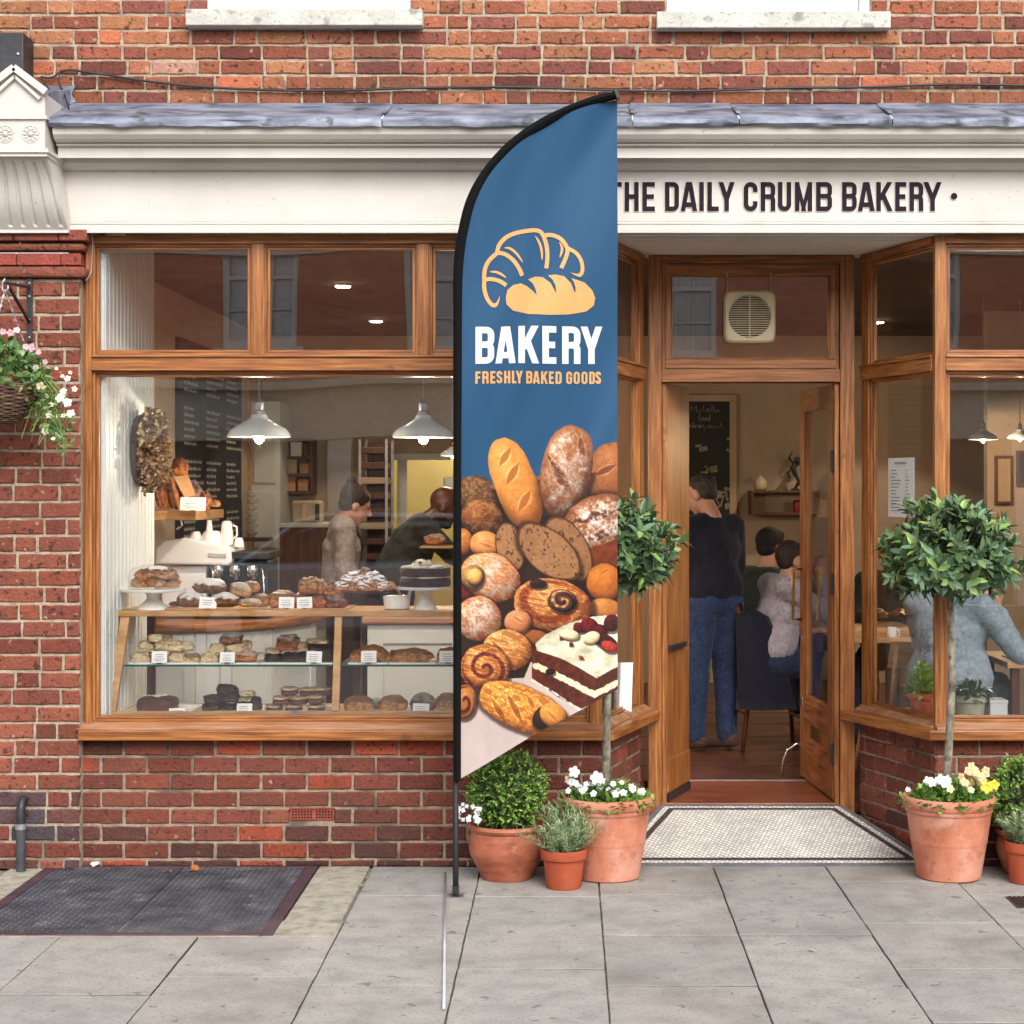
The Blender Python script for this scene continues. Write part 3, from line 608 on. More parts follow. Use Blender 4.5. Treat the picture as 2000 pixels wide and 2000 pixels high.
# console bracket with little pediment
con = MB(); cpx = 31; Y0 = -.335
hw = lambda p: p / F * (ZC + Y0)
xc = X(cpx, Y0)
zE, zP, zB = Z(182, Y0), Z(140, Y0), Z(292, Y0); w0 = hw(57)
con.prism([(xc - w0, zB), (xc + w0, zB), (xc + w0, zE), (xc, zP), (xc - w0, zE)], 'y', Y0, .05)
for s in (-1, 1):   # raking mouldings
    a = Vector((xc + s * (w0 + .012), Y0 - .012, zE + .0)); b = Vector((xc, Y0 - .012, zP + .012))
    con.bar(a, b, .03, .045); con.bar(a + Vector((-s * .03, .006, -.028)), b + Vector((0, .006, -.035)), .014, .03)
con.box(xc - w0 - .012, xc + w0 + .012, Y0 - .012, .04, zE - .115, zE - .10)
con.box(xc - w0 - .02, xc + w0 + .02, Y0 - .022, .04, zB - .016, zB); con.box(xc - w0 - .012, xc + w0 + .012, Y0 - .012, .04, zB - .032, zB - .016)
z_a, z_b = zB - .032, Z(450, -.12); nseg = 24; wtop, wbot = w0 + .004, w0 + .045
def pY(t): return -.325 + .20 * (t ** 1.1) + .035 * math.sin(t * math.pi * 1.6) * (1 - t)
nf = 6; cols = []; 
for k in range(nf):
    for q in (0, .30, .36, .5, .64, .70): cols.append((k + q) / nf)
cols.append(1.0)
vs = []
for i in range(nseg + 1):
    t = i / nseg; z = z_a + (z_b - z_a) * t; hwid = wtop + (wbot - wtop) * t
    for c in cols:
        f = (c * nf) % 1; g = 1 if .45 < f < .55 else .75 if .33 < f < .67 else 0
        g *= .012 * (1 if .07 < t < .93 else 0)
        vs.append((xc - hwid + 2 * hwid * c, pY(t) + g, z))
m = len(cols); con.add(vs, [(i * m + k, i * m + k + 1, (i + 1) * m + k + 1, (i + 1) * m + k) for i in range(nseg) for k in range(m - 1)])
for s, c0 in ((-1, 0), (1, m - 1)):   # sides
    pts = [vs[i * m + c0] for i in range(nseg + 1)]; q = [(p[0], .03, p[2]) for p in pts]
    con.add(pts + q, [(i, i + 1, nseg + 2 + i, nseg + 1 + i) for i in range(nseg)])
con.box(xc - wbot, xc + wbot, -.13, .03, z_b - .012, z_b)
bracket = con.build('console_bracket', [M['cream']], bld)
for cxp in (10, 60):
    mb = MB(); cx_, cz_ = X(cxp, Y0), Z(262, Y0)
    mb.blob((cx_, Y0, cz_), (.012, .012, .012))
    for k in range(10):
        a = k * math.pi / 5; mb.blob((cx_ + .024 * math.cos(a), Y0, cz_ + .024 * math.sin(a)), (.012, .006, .006), rot(0, -math.degrees(a), 0), nu=8, nv=6)
    mb.tube([(cx_ + .037 * math.cos(k * math.pi / 12), Y0, cz_ + .037 * math.sin(k * math.pi / 12)) for k in range(25)], .0035, 6)
    mb.build('rosette', [M['cream']], bracket, smooth=True)
# party of the wall above the console, hidden return pieces
mb = MB(); mb.box(-3.6, X(103, -.1) , .0, .09, Z(450, 0), Z(203, 0) + .05); mb.build('console_backing', [M['cream']], bld)
# soffit of the porch
mb = MB(); zs = Z(456, -.09) + .004
mb.prism([(.06, .0), (1.76, .0), (1.76, .12), (1.52, .80), (.34, .80), (.06, .12)], 'z', zs, zs + .05)
mb.prism([(.24, .05), (1.60, .05), (1.42, .62), (.44, .62)], 'z', zs - .008, zs + .002)
mb.prism([(.30, .11), (1.53, .11), (1.37, .56), (.48, .56)], 'z', zs - .014, zs - .006)
mb.build('porch_soffit', [M['cream']], bld, bevel=.003)
zhead = zs
# ------------------------------------------------------------------ timber shopfront
zh, zt0, zt1, zsill = zhead - .002, Z(725), Z(694), Z(1410)
class Each:      # every member is a part of its own
    def __init__(s, name, m): s.name, s.m = name, m
    def obox(s, *a): MB().obox(*a).build(s.name, [s.m], bld, bevel=.003)
    def box(s, *a): MB().box(*a).build(s.name, [s.m], bld, bevel=.003)
fr_v = Each('window_post', M['wood_v']); fr_h = Each('window_rail', M['wood_h'])
def member_v(x, y, w, d, z0, z1, nrm=(0, -1)):    # front face centred at (x,y); goes back by d
    n = Vector((*nrm, 0)).normalized(); t = Vector((-n.y, n.x, 0))
    c = Vector((x, y, 0)) - n * d / 2; fr_v.obox(c + Vector((0, 0, (z0 + z1) / 2)), t * w / 2, n * d / 2, (0, 0, (z1 - z0) / 2))
def member_h(a, b, z0, z1, d, out=0):   # a,b 2D ends of the front face line
    a = Vector((*a, 0)); b = Vector((*b, 0)); t = (b - a); L = t.length; t.normalize(); n = Vector((t.y, -t.x, 0))
    c = (a + b) / 2 + n * (out - d / 2); fr_h.obox(c + Vector((0, 0, (z0 + z1) / 2)), t * L / 2, n * d / 2, (0, 0, (z1 - z0) / 2))
panes = []
def light(a, b, z0, z1, bead=.026, set_=.02, name='window_pane', gm='glass', bd=.02):
    """bead frame and glass between two plan points"""
    a = Vector((*a, 0)); b = Vector((*b, 0)); t = (b - a).normalized(); n = Vector((t.y, -t.x, 0)); L = (b - a).length
    sash = MB()
    for (k, bw, ds) in ((0, bead * .45, set_ * .45), (bead * .5, bead * .5, set_)):
        for u in (k + bw / 2, L - k - bw / 2):
            c = a + t * u - n * (ds + bd); sash.obox(c + Vector((0, 0, (z0 + z1) / 2)), t * bw / 2, n * bd, (0, 0, (z1 - z0) / 2 - k), 0)
        for z in (z0 + k + bw / 2, z1 - k - bw / 2):
            c = a + t * (L / 2) - n * (ds + bd + .0005); sash.obox(c + Vector((0, 0, z)), t * (L / 2 - k - bw * .9), n * bd, (0, 0, bw / 2), 1)
    g = MB(); c = a + t * L / 2 - n * (set_ + bd * .8); g.obox(c + Vector((0, 0, (z0 + z1) / 2)), t * (L / 2 - bead * .7), n * .003, (0, 0, (z1 - z0) / 2 - bead * .7))
    f_ = sash.build('window_bead', [M['wood_v'], M['wood_h']], bld, bevel=.002); g.build(name, [M[gm]], f_)
XLs, XLe = X(168), X(180)
m1, m2 = (X(493), X(515)), (X(816), X(839)); cpL = (X(1152), X(1176)); cpR = (X(1825), X(1846))
# left front window
member_v((XLs + XLe) / 2, -.012, XLe - XLs, .10, zsill - .02, zh)
fr_v.box(X(156, 0), XLs, .005, .06, zsill - .02, zh)
member_h((XLe, 0), (cpL[0], 0), zh - .036, zh, .10, .012)
member_h((XLe, 0), (cpL[0], 0), zt0 + .012, zt1 - .010, .10, .010)
member_h((XLe, 0), (cpL[0], 0), zt1 - .010, zt1 + .0, .10, .020)
member_h((XLe, 0), (cpL[0], 0), zt0 + .002, zt0 + .012, .10, .018)
for m_ in (m1, m2): member_v(sum(m_) / 2, -.009, m_[1] - m_[0] - .006, .095, zt1, zh - .036); member_v(sum(m_) / 2, -.003, m_[1] - m_[0] + .008, .085, zt1, zh - .036)
zz = (zt1, zh - .036)
for a, b in ((XLe, m1[0]), (m1[1], m2[0]), (m2[1], cpL[0])): light((a, 0), (b, 0), *zz)
light((XLe, 0), (cpL[0], 0), zsill, zt0 + .002)
# corner posts and cants
nL = Vector((.961, -.277)); 
member_v(sum(cpL) / 2, -.012, cpL[1] - cpL[0], .045, zsill - .01, zh); member_v(sum(cpR) / 2, -.012, cpR[1] - cpR[0], .045, zsill - .01, zh)
iL, iR = (.374, .69), (1.450, .69)
aL, aR = (cpL[1] + .004, .02), (cpR[0] - .002, .02)
for (a, b) in ((aL, iL), (iR, aR)):
    tv = (Vector(b) - Vector(a)).normalized(); 
    aa = Vector(a) if a is aL else Vector(a) + tv * .075; bb = Vector(b) - tv * .075 if a is aL else Vector(b)
    member_h(a, b, zh - .036, zh - .001, .08, .010); member_h(a, b, zt0 + .010, zt1 - .009, .08, .010); member_h(a, b, zt1 - .009, zt1, .08, .018); member_h(a, b, zt0 + .001, zt0 + .010, .08, .016)
    light(tuple(aa), tuple(bb), zt1, zh - .036, gm='glass_side', bd=.009, bead=.02); light(tuple(aa), tuple(bb), zsill, zt0 + .001, gm='glass_side', bd=.009, bead=.02)
    e = Vector(b) - tv * .037 if a is aL else Vector(a) + tv * .037
    n = Vector((tv.y, -tv.x)); member_v(e.x, e.y, .074, .03, zsill - .01, zh - .036, (n.x, n.y)); 
# right front window
member_h((cpR[1], 0), (4.4, 0), zh - .036, zh, .10, .012); member_h((cpR[1], 0), (4.4, 0), zt0 + .012, zt1 - .010, .10, .010)
member_h((cpR[1], 0), (4.4, 0), zt1 - .010, zt1, .10, .020); member_h((cpR[1], 0), (4.4, 0), zt0 + .002, zt0 + .012, .10, .018)
light((cpR[1], 0), (2.75, 0), zt1, zh - .036); light((2.80, 0), (4.35, 0), zt1, zh - .036); light((cpR[1], 0), (4.35, 0), zsill, zt0 + .002)
member_v(2.775, -.009, .05, .09, zt1, zh - .036); member_v(4.375, -.012, .05, .1, zsill, zh)
# door surround
DY = .70; s_ = lambda p: X(p, DY)
member_v((s_(1267) + s_(1292)) / 2, DY - .02, s_(1292) - s_(1267), .12, .05, zh - .001)
member_v((s_(1640) + s_(1668)) / 2, DY - .02, s_(1668) - s_(1640), .12, .05, zh - .001)
member_v((s_(1277) + s_(1297)) / 2 - .012, DY - .012, .05, .11, .05, .60); 
for p in (1297.5, 1634.5): member_v(s_(p), DY, .022, .09, .16, zh - .03)
zd = lambda p: Z(p, DY)
member_h((s_(1292), DY), (s_(1640), DY), zd(514), zh - .002, .10, .02)
member_h((s_(1292), DY), (s_(1640), DY), zd(747), zd(721), .10, .02); member_h((s_(1292), DY), (s_(1640), DY), zd(747), zd(743), .09, .028)
member_h((s_(1299), DY), (s_(1633), DY), zd(537), zd(517), .06, .004); member_h((s_(1299), DY), (s_(1633), DY), zd(720), zd(702), .06, .004)
member_v(s_(1305), DY - .004, .028, .06, zd(702), zd(537)); member_v(s_(1627), DY - .004, .028, .06, zd(702), zd(537))
light((s_(1309), DY), (s_(1622), DY), zd(703), zd(536), bead=.012, set_=.004, name='fanlight_pane')
# sills
mb = MB()
def sillprism(pts, z0, z1): mb.prism(pts, 'z', z0, z1)
zn0, zn1 = Z(1447, -.085), Z(1427, -.085)
sL = [(X(152, -.08), -.085), (.205, -.085), (.455, .672), (.40, .695), (.15, .05), (X(152, -.08), .05)]
sR = [(1.341, .672), (1.632, -.085), (4.4, -.085), (4.4, .05), (1.68, .05), (1.41, .695)]
for q in (sL, sR): sillprism(q, zn0, zn1)
mb.build('timber_sill', [M['wood_h']], bld, bevel=.005)
mb = MB()
def slope(a, b, z1, z0, w0, w1):     # sloping weathered top from glass line to nose
    a = Vector((*a, 0)); b = Vector((*b, 0)); t = (b - a).normalized(); n = Vector((t.y, -t.x, 0))
    vs = [a - n * .02 + Vector((0, 0, z1)), b - n * .02 + Vector((0, 0, z1)), b + n * w1 + Vector((0, 0, z0 + .004)), a + n * w0 + Vector((0, 0, z0 + .004))]
    vs += [v * 1 for v in vs]
    for k in range(4, 8): vs[k] = Vector((vs[k].x, vs[k].y, z0 + .0005))
    mb.add(vs, [(0, 1, 2, 3), (3, 2, 6, 7), (0, 3, 7, 4), (1, 5, 6, 2)])
slope((X(156, 0), 0), (.172, 0), zsill + .002, zn1, .068, .068); slope((.172, .0), (.392, .69), zsill + .001, zn1, .02, .02); slope((1.435, .69), (1.672, 0), zsill + .001, zn1, .02, .02); slope((1.672, 0), (4.4, 0), zsill + .002, zn1, .068, .068)
mb.build('sill_slope', [M['wood_sill']], bld)
# threshold, step edge
mb = MB(); mb.prism([(s_(1292), DY), (s_(1640), DY), (s_(1640), 1.39), (s_(1292), 1.39)], 'z', .10, .166)
mb.build('door_threshold', [M['mat_wood']], bld, bevel=.003)
mb = MB(); mb.box(s_(1292), s_(1640), 1.385, 1.40, .15, .170); mb.build('threshold_strip', [M['galv']], bld)
# right hand door, standing open
def dpt(p, Y): return X(p, Y)
hx, hy = s_(1637), DY + .05; ex, ey = X(1570, 1.52), 1.52
dv = (Vector((ex, ey, 0)) - Vector((hx, hy, 0))); DW = dv.length; dt = dv.normalized(); dn = Vector((-dt.y, dt.x, 0))   # dn faces the opening (left)
if dn.x > 0: dn = -dn
dz0, dz1 = .175, zd(749)
def dbox(mb, u0, u1, z0, z1, d0, d1, mi=0):
    c = Vector((hx, hy, 0)) + dt * (u0 + u1) / 2 + dn * (d0 + d1) / 2 + Vector((0, 0, (z0 + z1) / 2))
    mb.obox(c, dt * (u1 - u0) / 2, dn * (d1 - d0) / 2, (0, 0, (z1 - z0) / 2), mi)
mb = MB(); zg0 = .62
dbox(mb, 0, .11, dz0, dz1, -.022, .022); dbox(mb, DW - .11, DW, dz0, dz1, -.022, .022)
rails = []
for z0__, z1__ in ((dz1 - .11, dz1), (dz0, dz0 + .20), (zg0 - .12, zg0)): mh = MB(); dbox(mh, .11, DW - .11, z0__, z1__, -.021, .021); rails.append(mh)
mh = MB(); rails.append(mh)
dbox(mh, .11, DW - .11, dz0 + .20, zg0 - .12, -.012, .012)
for b0, b1 in ((.11, .125), (DW - .125, DW - .11)): dbox(mb, b0, b1, zg0, dz1 - .11, -.014, .014)
door = mb.build('door', [M['wood_v']], bld, bevel=.003); ORG[door.name] = Vector()
for mh in rails: mh.build('door_rail', [M['wood_h']], door, bevel=.003)

g = MB(); dbox(g, .115, DW - .115, zg0 - .0, dz1 - .11, -.003, .003); g.build('door_pane', [M['glass']], door)
mb = MB()
for sd_ in (1, -1):
    c = Vector((hx, hy, 0)) + dt * (DW - .055)
    pts = [c + dn * sd_ * .022 + Vector((0, 0, 1.29)), c + dn * sd_ * .07 + Vector((0, 0, 1.29)), c + dn * sd_ * .07 + Vector((0, 0, 1.02)), c + dn * sd_ * .022 + Vector((0, 0, 1.02))]
    mb.tube(pts, .009, 8)
mb.build('pull_handle', [M['brass']], door, smooth=True)
mb = MB(); dbox(mb, DW - .07, DW - .04, .90, .93, -.03, .03); mb.build('lock', [M['chrome']], door, bevel=.003); mb = MB(); dbox(mb, DW - .075, DW - .035, .55, .6, -.026, .026); mb.build('lock', [M['chrome']], door, bevel=.003)
mb = MB(); dbox(mb, .30, .52, .41, .48, .0125, .019); mb.build('letter_plate', [M['brass']], door, bevel=.002)
for zc_ in (.40, 1.25, 1.86):
    mb = MB(); dbox(mb, -.018, .03, zc_ - .05, zc_ + .05, -.026, .026); mb.tube([Vector((hx, hy, zc_ - .055)) - dt * .01 + dn * .026, Vector((hx, hy, zc_ + .055)) - dt * .01 + dn * .026], .007); mb.build('hinge', [M['black_metal']], door)
mb = MB(); c = Vector((hx, hy, 0)) + dt * DW; mb.tube([c + Vector((0, 0, .33)), c + dn * .04 + Vector((0, 0, .345)), c + dn * .09 + Vector((0, 0, .31)), c + dn * .115 + Vector((0, 0, .25)), c + dn * .12 + Vector((0, 0, .172))], .007, 8); mb.build('door_hook', [M['chrome']], door, smooth=True)
# narrow left leaf folded inward
lx, ly, lx2, ly2 = .470, DY + .03, .606, 1.12
dv2 = Vector((lx2 - lx, ly2 - ly, 0)); t2 = dv2.normalized(); n2 = Vector((t2.y, -t2.x, 0)); L_ = dv2.length
mb = MB(); c = Vector(((lx + lx2) / 2, (ly + ly2) / 2, 0)); z0_, z1_ = .205, zd(749)
mb.obox(c + Vector((0, 0, (z0_ + z1_) / 2)), t2 * L_ / 2, n2 * .022, (0, 0, (z1_ - z0_) / 2))
mb.obox(c + n2 * .023 + Vector((0, 0, z0_ + .09)), t2 * (L_ / 2), n2 * .006, (0, 0, .08))
leaf2 = mb.build('side_leaf', [M['wood_v']], bld, bevel=.003)
mb = MB(); mb.obox(c + n2 * .03 - t2 * .05 + Vector((0, 0, .93)), t2 * .14, n2 * .012, (0, 0, .012)); mb.build('bolt', [M['black_metal']], leaf2)
mb = MB(); mb.obox(c + Vector((0, 0, .187)), t2 * L_ / 2, n2 * .03, (0, 0, .018)); mb.build('gap_shade_strip', [M['black_metal']], leaf2)  # black box put in for the shade of the gap under the leaf
# ------------------------------------------------------------------ inside of the shop
FZ = .167
mb = MB(); mb.box(-2.6, 4.4, 1.39, 6.4, FZ - .05, FZ - .002)
for a, b in ((-2.6, .40), (1.40, 4.4)): mb.box(a, b, .72, 1.388, FZ - .05, FZ - .002)
mb.box(-2.6, .12, .12, .719, FZ - .05, FZ - .002); mb.box(1.72, 4.4, .12, .719, FZ - .05, FZ - .002)
mb.build('floor', [M['tile_floor']], None, kind='structure')
mb = MB()      # tile joints as thin strips
for k in range(8): mb.box(-2.4, 4.3, 1.9 + k * .6, 1.903 + k * .6, FZ - .004, FZ - .0005)
mb.build('floor_joints', [M['dark']], None, kind='structure')
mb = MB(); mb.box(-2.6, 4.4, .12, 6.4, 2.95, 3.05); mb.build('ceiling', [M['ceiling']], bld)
mb = MB(); mb.box(-2.6, 4.4, .03, .095, 2.9, 3.38); mb.build('inner_lintel', [M['plaster']], bld)
wallm = M['plaster']
mb = MB(); mb.box(-2.55, -2.45, 1.045, 6.4, FZ, 2.95); mb.box(-2.45, -2.17, 1.045, 1.09, FZ, 2.95); mb.build('inner_wall', [wallm], bld)
bx0, bx1, bzt = X(757, 6.2), X(900, 6.2), Z(898, 6.2)
mb = MB(); mb.box(-2.45, bx0, 6.2, 6.3, FZ, 2.95); mb.box(bx1, 4.4, 6.2, 6.3, FZ, 2.95); mb.box(bx0, bx1, 6.2, 6.3, bzt, 2.95); mb.build('inner_wall', [wallm], bld)
mb = MB(); mb.box(bx0 - .5, bx1 + .8, 7.9, 8, FZ, 2.6); mb.box(bx0 - .55, bx0 - .5, 6.3, 8, FZ, 2.6); mb.box(bx1 + .8, bx1 + .85, 6.3, 8, FZ, 2.6); mb.box(bx0 - .55, bx1 + .85, 6.3, 8, 2.6, 2.65); mb.box(bx0 - .55, bx1 + .85, 6.3, 8, FZ - .05, FZ)
mb.build('kitchen_wall', [M['plaster_yellow']], bld)
mb = MB(); w = .05
mb.box(bx0 - w, bx0, 6.16, 6.2, FZ, bzt + w); mb.box(bx1, bx1 + w, 6.16, 6.2, FZ, bzt + w); mb.box(bx0 - w, bx1 + w, 6.15, 6.19, bzt, bzt + w); mb.build('kitchen_door_frame', [M['panel']], bld, bevel=.004)
mb = MB(); mb.box(X(776, 6.25), X(795, 6.25), 6.24, 6.28, FZ, bzt); mb.build('kitchen_door', [M['panel']], bld)
# right partition / end wall and room divider
mb = MB(); mb.box(4.3, 4.4, .12, 6.3, FZ, 2.95); mb.build('inner_wall', [wallm], bld)
mb = MB(); mb.box(.28, .36, .8, 5.0, FZ, 2.95); 
# beadboard return beside the display
mb = MB(); xb = -2.133
mb.box(xb - .03, xb, .058, 1.04, .5, 2.95)
k = .07
while k < 1.03:
    mb.box(xb - .002, xb + .005, k, min(k + .058, 1.035), .5, 2.945); k += .07
mb.build('beadboard', [M['bead']], bld, bevel=.0035)
mb = MB(); mb.box(-2.133, .17, .055, .62, .56, .62); mb.build('window_board', [M['wood_light']], bld)
mb = MB(); mb.prism([(1.73, .055), (4.35, .055), (4.35, .34), (1.66, .34), (1.52, .70), (1.46, .70)], 'z', .545, .6 + .02); mb.build('window_board', [M['white_paint']], bld)
mb = MB(); mb.prism([(.12, .06), (.14, .06), (.37, .70), (.30, .70), (.10, .3)], 'z', .545, .62); mb.build('window_board', [M['white_paint']], bld)
for q in ((-2.3, .1, .12, .20, FZ, .56), (1.75, 4.3, .12, .2, FZ, .545)): mb = MB(); mb.box(*q); mb.build('inner_riser', [M['panel']], bld)
# ceiling downlights
for i, (px, py) in enumerate(((670, 555), (735, 624), (1714, 626))):
    Yd = (2.95 - H) * F / (CY - py) - ZC; p = Vector((X(px, Yd), Yd, 2.95))
    t = thing('downlight', ('round warm downlight nearer the street in the ceiling above the display case', 'round warm downlight farther back in the ceiling above the barista', 'small warm downlight in the ceiling seen through the canted right pane')[i], 'ceiling light', p, 'recessed ceiling downlights')
    mb = MB(); mb.lathe((p.x, p.y, 2.935), [(.045, .0), (.055, .004), (.055, .0149)], 24); mb.build('trim', [M['white_paint']], t)
    mb = MB(); mb.lathe((p.x, p.y, 2.931), [(.043, .0), (.043, .0038)], 24); mb.build('lamp', [M['down']], t)
    l = bpy.data.lights.new('downlight_beam', 'SPOT'); l.energy = 32; l.color = (1, .82, .6); l.spot_size = R(110); l.shadow_soft_size = .05; lo = bpy.data.objects.new('downlight_beam', l); COL.objects.link(lo); lo.location = (0, 0, -.03); lo.parent = t
# pendant lamps
def pendant(px, py_rim, w, Y, label, en, warm=(1, .72, .42), top=2.95, shade=None):
    s = F / (ZC + Y); r = w / 2 / s; p = Vector((X(px, Y), Y, Z(py_rim, Y))); k = r / .165
    t = thing('pendant_lamp', label, 'lamp', p, 'enamel pendant lamps')
    mb = MB(); mb.lathe(p, [(r * .98, -.002), (r, .004 * k), (r * .93, .028 * k), (r * .8, .047 * k), (r * .55, .07 * k), (r * .36, .088 * k), (r * .27, .10 * k), (r * .24, .115 * k), (.02 * k, .117 * k)], 40)
    sh = mb.build('shade', [shade or M['enamel']], t, smooth=True, sharp=40)
    mb = MB(); mb.lathe(p, [(r * .97, .0), (r * .90, .025 * k), (r * .77, .043 * k), (r * .5, .066 * k), (r * .3, .084 * k), (.0, .095 * k)], 40); mb.build('lining', [M['shade_in']], sh, smooth=True)
    mb = MB(); mb.lathe(p, [(.033 * k, .117 * k), (.03 * k, .135 * k), (.024 * k, .14 * k), (.027 * k, .165 * k), (.026 * k, .178 * k), (.012 * k, .19 * k), (.006 * k, .205 * k)], 20); mb.build('lamp_holder', [M['brass'] if k < .7 else M['galv']], t, smooth=True, sharp=40)
    mb = MB(); mb.tube([p + Vector((0, 0, .2 * k)), (p.x, p.y, top)], .0028, 6); mb.build('cord', [M['galv']], t)
    mb = MB(); mb.blob(p + Vector((0, 0, -.004 * k)), (.027 * k, .027 * k, .033 * k), nu=14, nv=10); mb.tube([p + Vector((0, 0, .02 * k)), p + Vector((0, 0, .09 * k))], .013 * k, 8); mb.build('bulb', [M['bulb']], t, smooth=True)
    l = bpy.data.lights.new('bulb_light', 'POINT'); l.energy = en; l.color = warm; l.shadow_soft_size = .004; lo = bpy.data.objects.new('bulb_light', l); COL.objects.link(lo); lo.location = (0, 0, -.05 * k); lo.parent = t
pendant(506, 853, 124, 1.25, 'white enamel pendant lamp with lit bulb above the loaves near the coffee machine', 15, (1, .84, .66))
pendant(827, 854, 122, 1.25, 'white enamel pendant lamp with lit bulb just left of the blue flag', 15, (1, .84, .66))
pendant(1920, 858, 58, 3.2, 'small glowing pendant lamp seen through the right window above the bay tree', 8)
pendant(1992, 856, 50, 3.4, 'small glowing pendant lamp cut off by the right edge of the picture', 8)
pendant(884, 890, 50, 3.6, 'small lamp half hidden behind the black sleeve of the flag', 8)
kl = bpy.data.lights.new('kitchen_light', 'POINT'); kl.energy = 9; kl.color = (1, .93, .72); kl.shadow_soft_size = .15
ks = thing('kitchen_lamp', 'globe lamp lighting the yellow kitchen behind the shop', 'lamp', ((bx0 + bx1) / 2 + .4, 7.2, 2.5))
ko = bpy.data.objects.new('kitchen_light', kl); COL.objects.link(ko); ko.parent = ks; ko.location = (0, 0, -.2)
mb = MB(); mb.lathe((*ks.location.xy, 2.5), [(.02, .1), (.06, .0), (.06, -.05), (.0, -.09)], 20); mb.build('globe', [M['down']], ks, smooth=True)
# ------------------------------------------------------------------ chalk writing helpers
def scribble(mb, o, ux, uz, n, w, h, lh, seed, th=.004, mi=0):
    """rows of joined pen loops: o top left, ux/uz unit vectors of the sheet"""
    r = random.Random(seed); nrm = Vector(ux).cross(Vector(uz)).normalized(); ux = Vector(ux); uz = Vector(uz); o = Vector(o)
    place = lambda x, y, d: o + ux * x + uz * y - nrm * (-d)
    for i in range(n):
        x = 0; y = -i * lh; W = w * r.uniform(.55, 1)
        while x < W:
            wd = r.uniform(.12, .3) * w; m = int(wd / (h * .32)) + 2
            pts = [(x + k * wd / m, y + (h * .5 * (1 if k % 2 else -.0) * r.uniform(.5, 1.1))) for k in range(m + 1)]
            ribbon(mb, pts, th, place, .002 + .0002 * (i % 3), 0, mi); x += wd + h * .5
# blackboard on the left wall
bw = -2.447; by0, by1, bz0, bz1 = 2.98, 5.1, 1.30, 2.67
bb = thing('blackboard', 'tall blackboard menu in chalk on the left wall behind the coffee machine', 'blackboard', (bw, by0, bz0))
mb = MB(); mb.box(bw, bw + .025, by0, by1, bz0, bz1); mb.build('board', [M['blackboard']], bb)
mb = MB()
for c in range(3):
    for r_ in range(4): scribble(mb, (bw + .027, by0 + .12 + c * .70, bz1 - .1 - r_ * .34), (0, 1, 0), (0, 0, 1), 6, .5, .032, .045, c * 7 + r_, .009)
mb.build('chalk_writing', [M['chalk']], bb)
# framed chalkboard poster behind the customer (back wall, seen through the door)
YB = 6.17; 
def frame_pic(px0, px1, py0, py1, Y, name, label, cat, fm, bm, fw=.03, d=.03):
    a, b = P(px0, py1, Y), P(px1, py0, Y); t = thing(name, label, cat, ((a.x + b.x) / 2, Y, a.z))
    mb = MB(); mb.box(a.x, b.x, Y - d, Y, a.z, a.z + fw); mb.box(a.x, b.x, Y - d, Y, b.z - fw, b.z); mb.box(a.x, a.x + fw, Y - d, Y, a.z + fw, b.z - fw); mb.box(b.x - fw, b.x, Y - d, Y, a.z + fw, b.z - fw)
    mb.build('frame', [fm], t, bevel=.002); mb = MB(); mb.box(a.x + fw, b.x - fw, Y - d * .6, Y - .001, a.z + fw, b.z - fw); mb.build('board', [bm], t)
    return t, a, b
M['poster_frame'] = mat('pale_frame', lin((176, 150, 120)), lin((188, 164, 134)), scale=6, rough=.5)
t, a, b = frame_pic(1322, 1438, 771, 1120, YB, 'chalk_poster', 'tall pale framed black chalk poster on the back wall behind the standing customer', 'poster', M['poster_frame'], M['blackboard'], .055)
mb = MB(); pm = lambda x, y, d: (X(1180 + x * .4244, YB), YB - .02 - d, Z(450 + y * .4244, YB))
SC = [[(375, 830), (385, 822)], [(400, 835), (400, 812), (412, 828), (424, 808), (424, 838)], [(432, 825), (436, 838), (446, 822), (440, 850)], [(450, 838), (456, 808), (460, 838)], [(466, 830), (474, 822), (476, 838), (484, 822), (488, 838)], [(494, 838), (494, 806)], [(502, 838), (502, 804), (510, 838), (520, 826), (530, 834)],
      [(440, 850), (432, 866), (444, 876), (452, 860)], [(456, 862), (458, 876), (468, 862), (470, 876)], [(476, 866), (484, 876), (486, 846)],
      [(376, 900), (384, 908), (392, 894), (396, 910)], [(404, 908), (408, 884), (414, 908), (424, 896)], [(428, 908), (436, 896), (440, 910), (450, 896)], [(456, 896), (462, 930), (450, 944), (466, 904)], [(474, 904), (484, 898), (480, 912)], [(490, 910), (494, 898), (502, 910)], [(508, 900), (514, 910), (522, 898), (520, 910)], [(530, 912), (536, 884), (540, 906), (554, 912)]]
for q in SC: ribbon(mb, q, 4.5, pm, .003)
for i in range(26):
    r_ = random.Random(i); x, y = r_.uniform(372, 570), r_.uniform(960, 1290)
    if i % 3 == 0: ribbon(mb, [(x, y), (x + r_.uniform(10, 30), y + r_.uniform(-20, 20)), (x + r_.uniform(5, 50), y + r_.uniform(20, 50))], r_.uniform(5, 12), pm, .003 + i * .0002)
    else: ribbon(mb, [(x, y), (x + r_.uniform(15, 50), y + r_.uniform(-10, 10))], r_.uniform(8, 34), pm, .003 + i * .0002)
M['chalk_dim'] = mat('chalk_drawing', lin((172, 166, 140)), lin((84, 78, 66)), scale=14, rough=.95)
mb.build('chalk_drawing', [M['chalk_dim']], t)
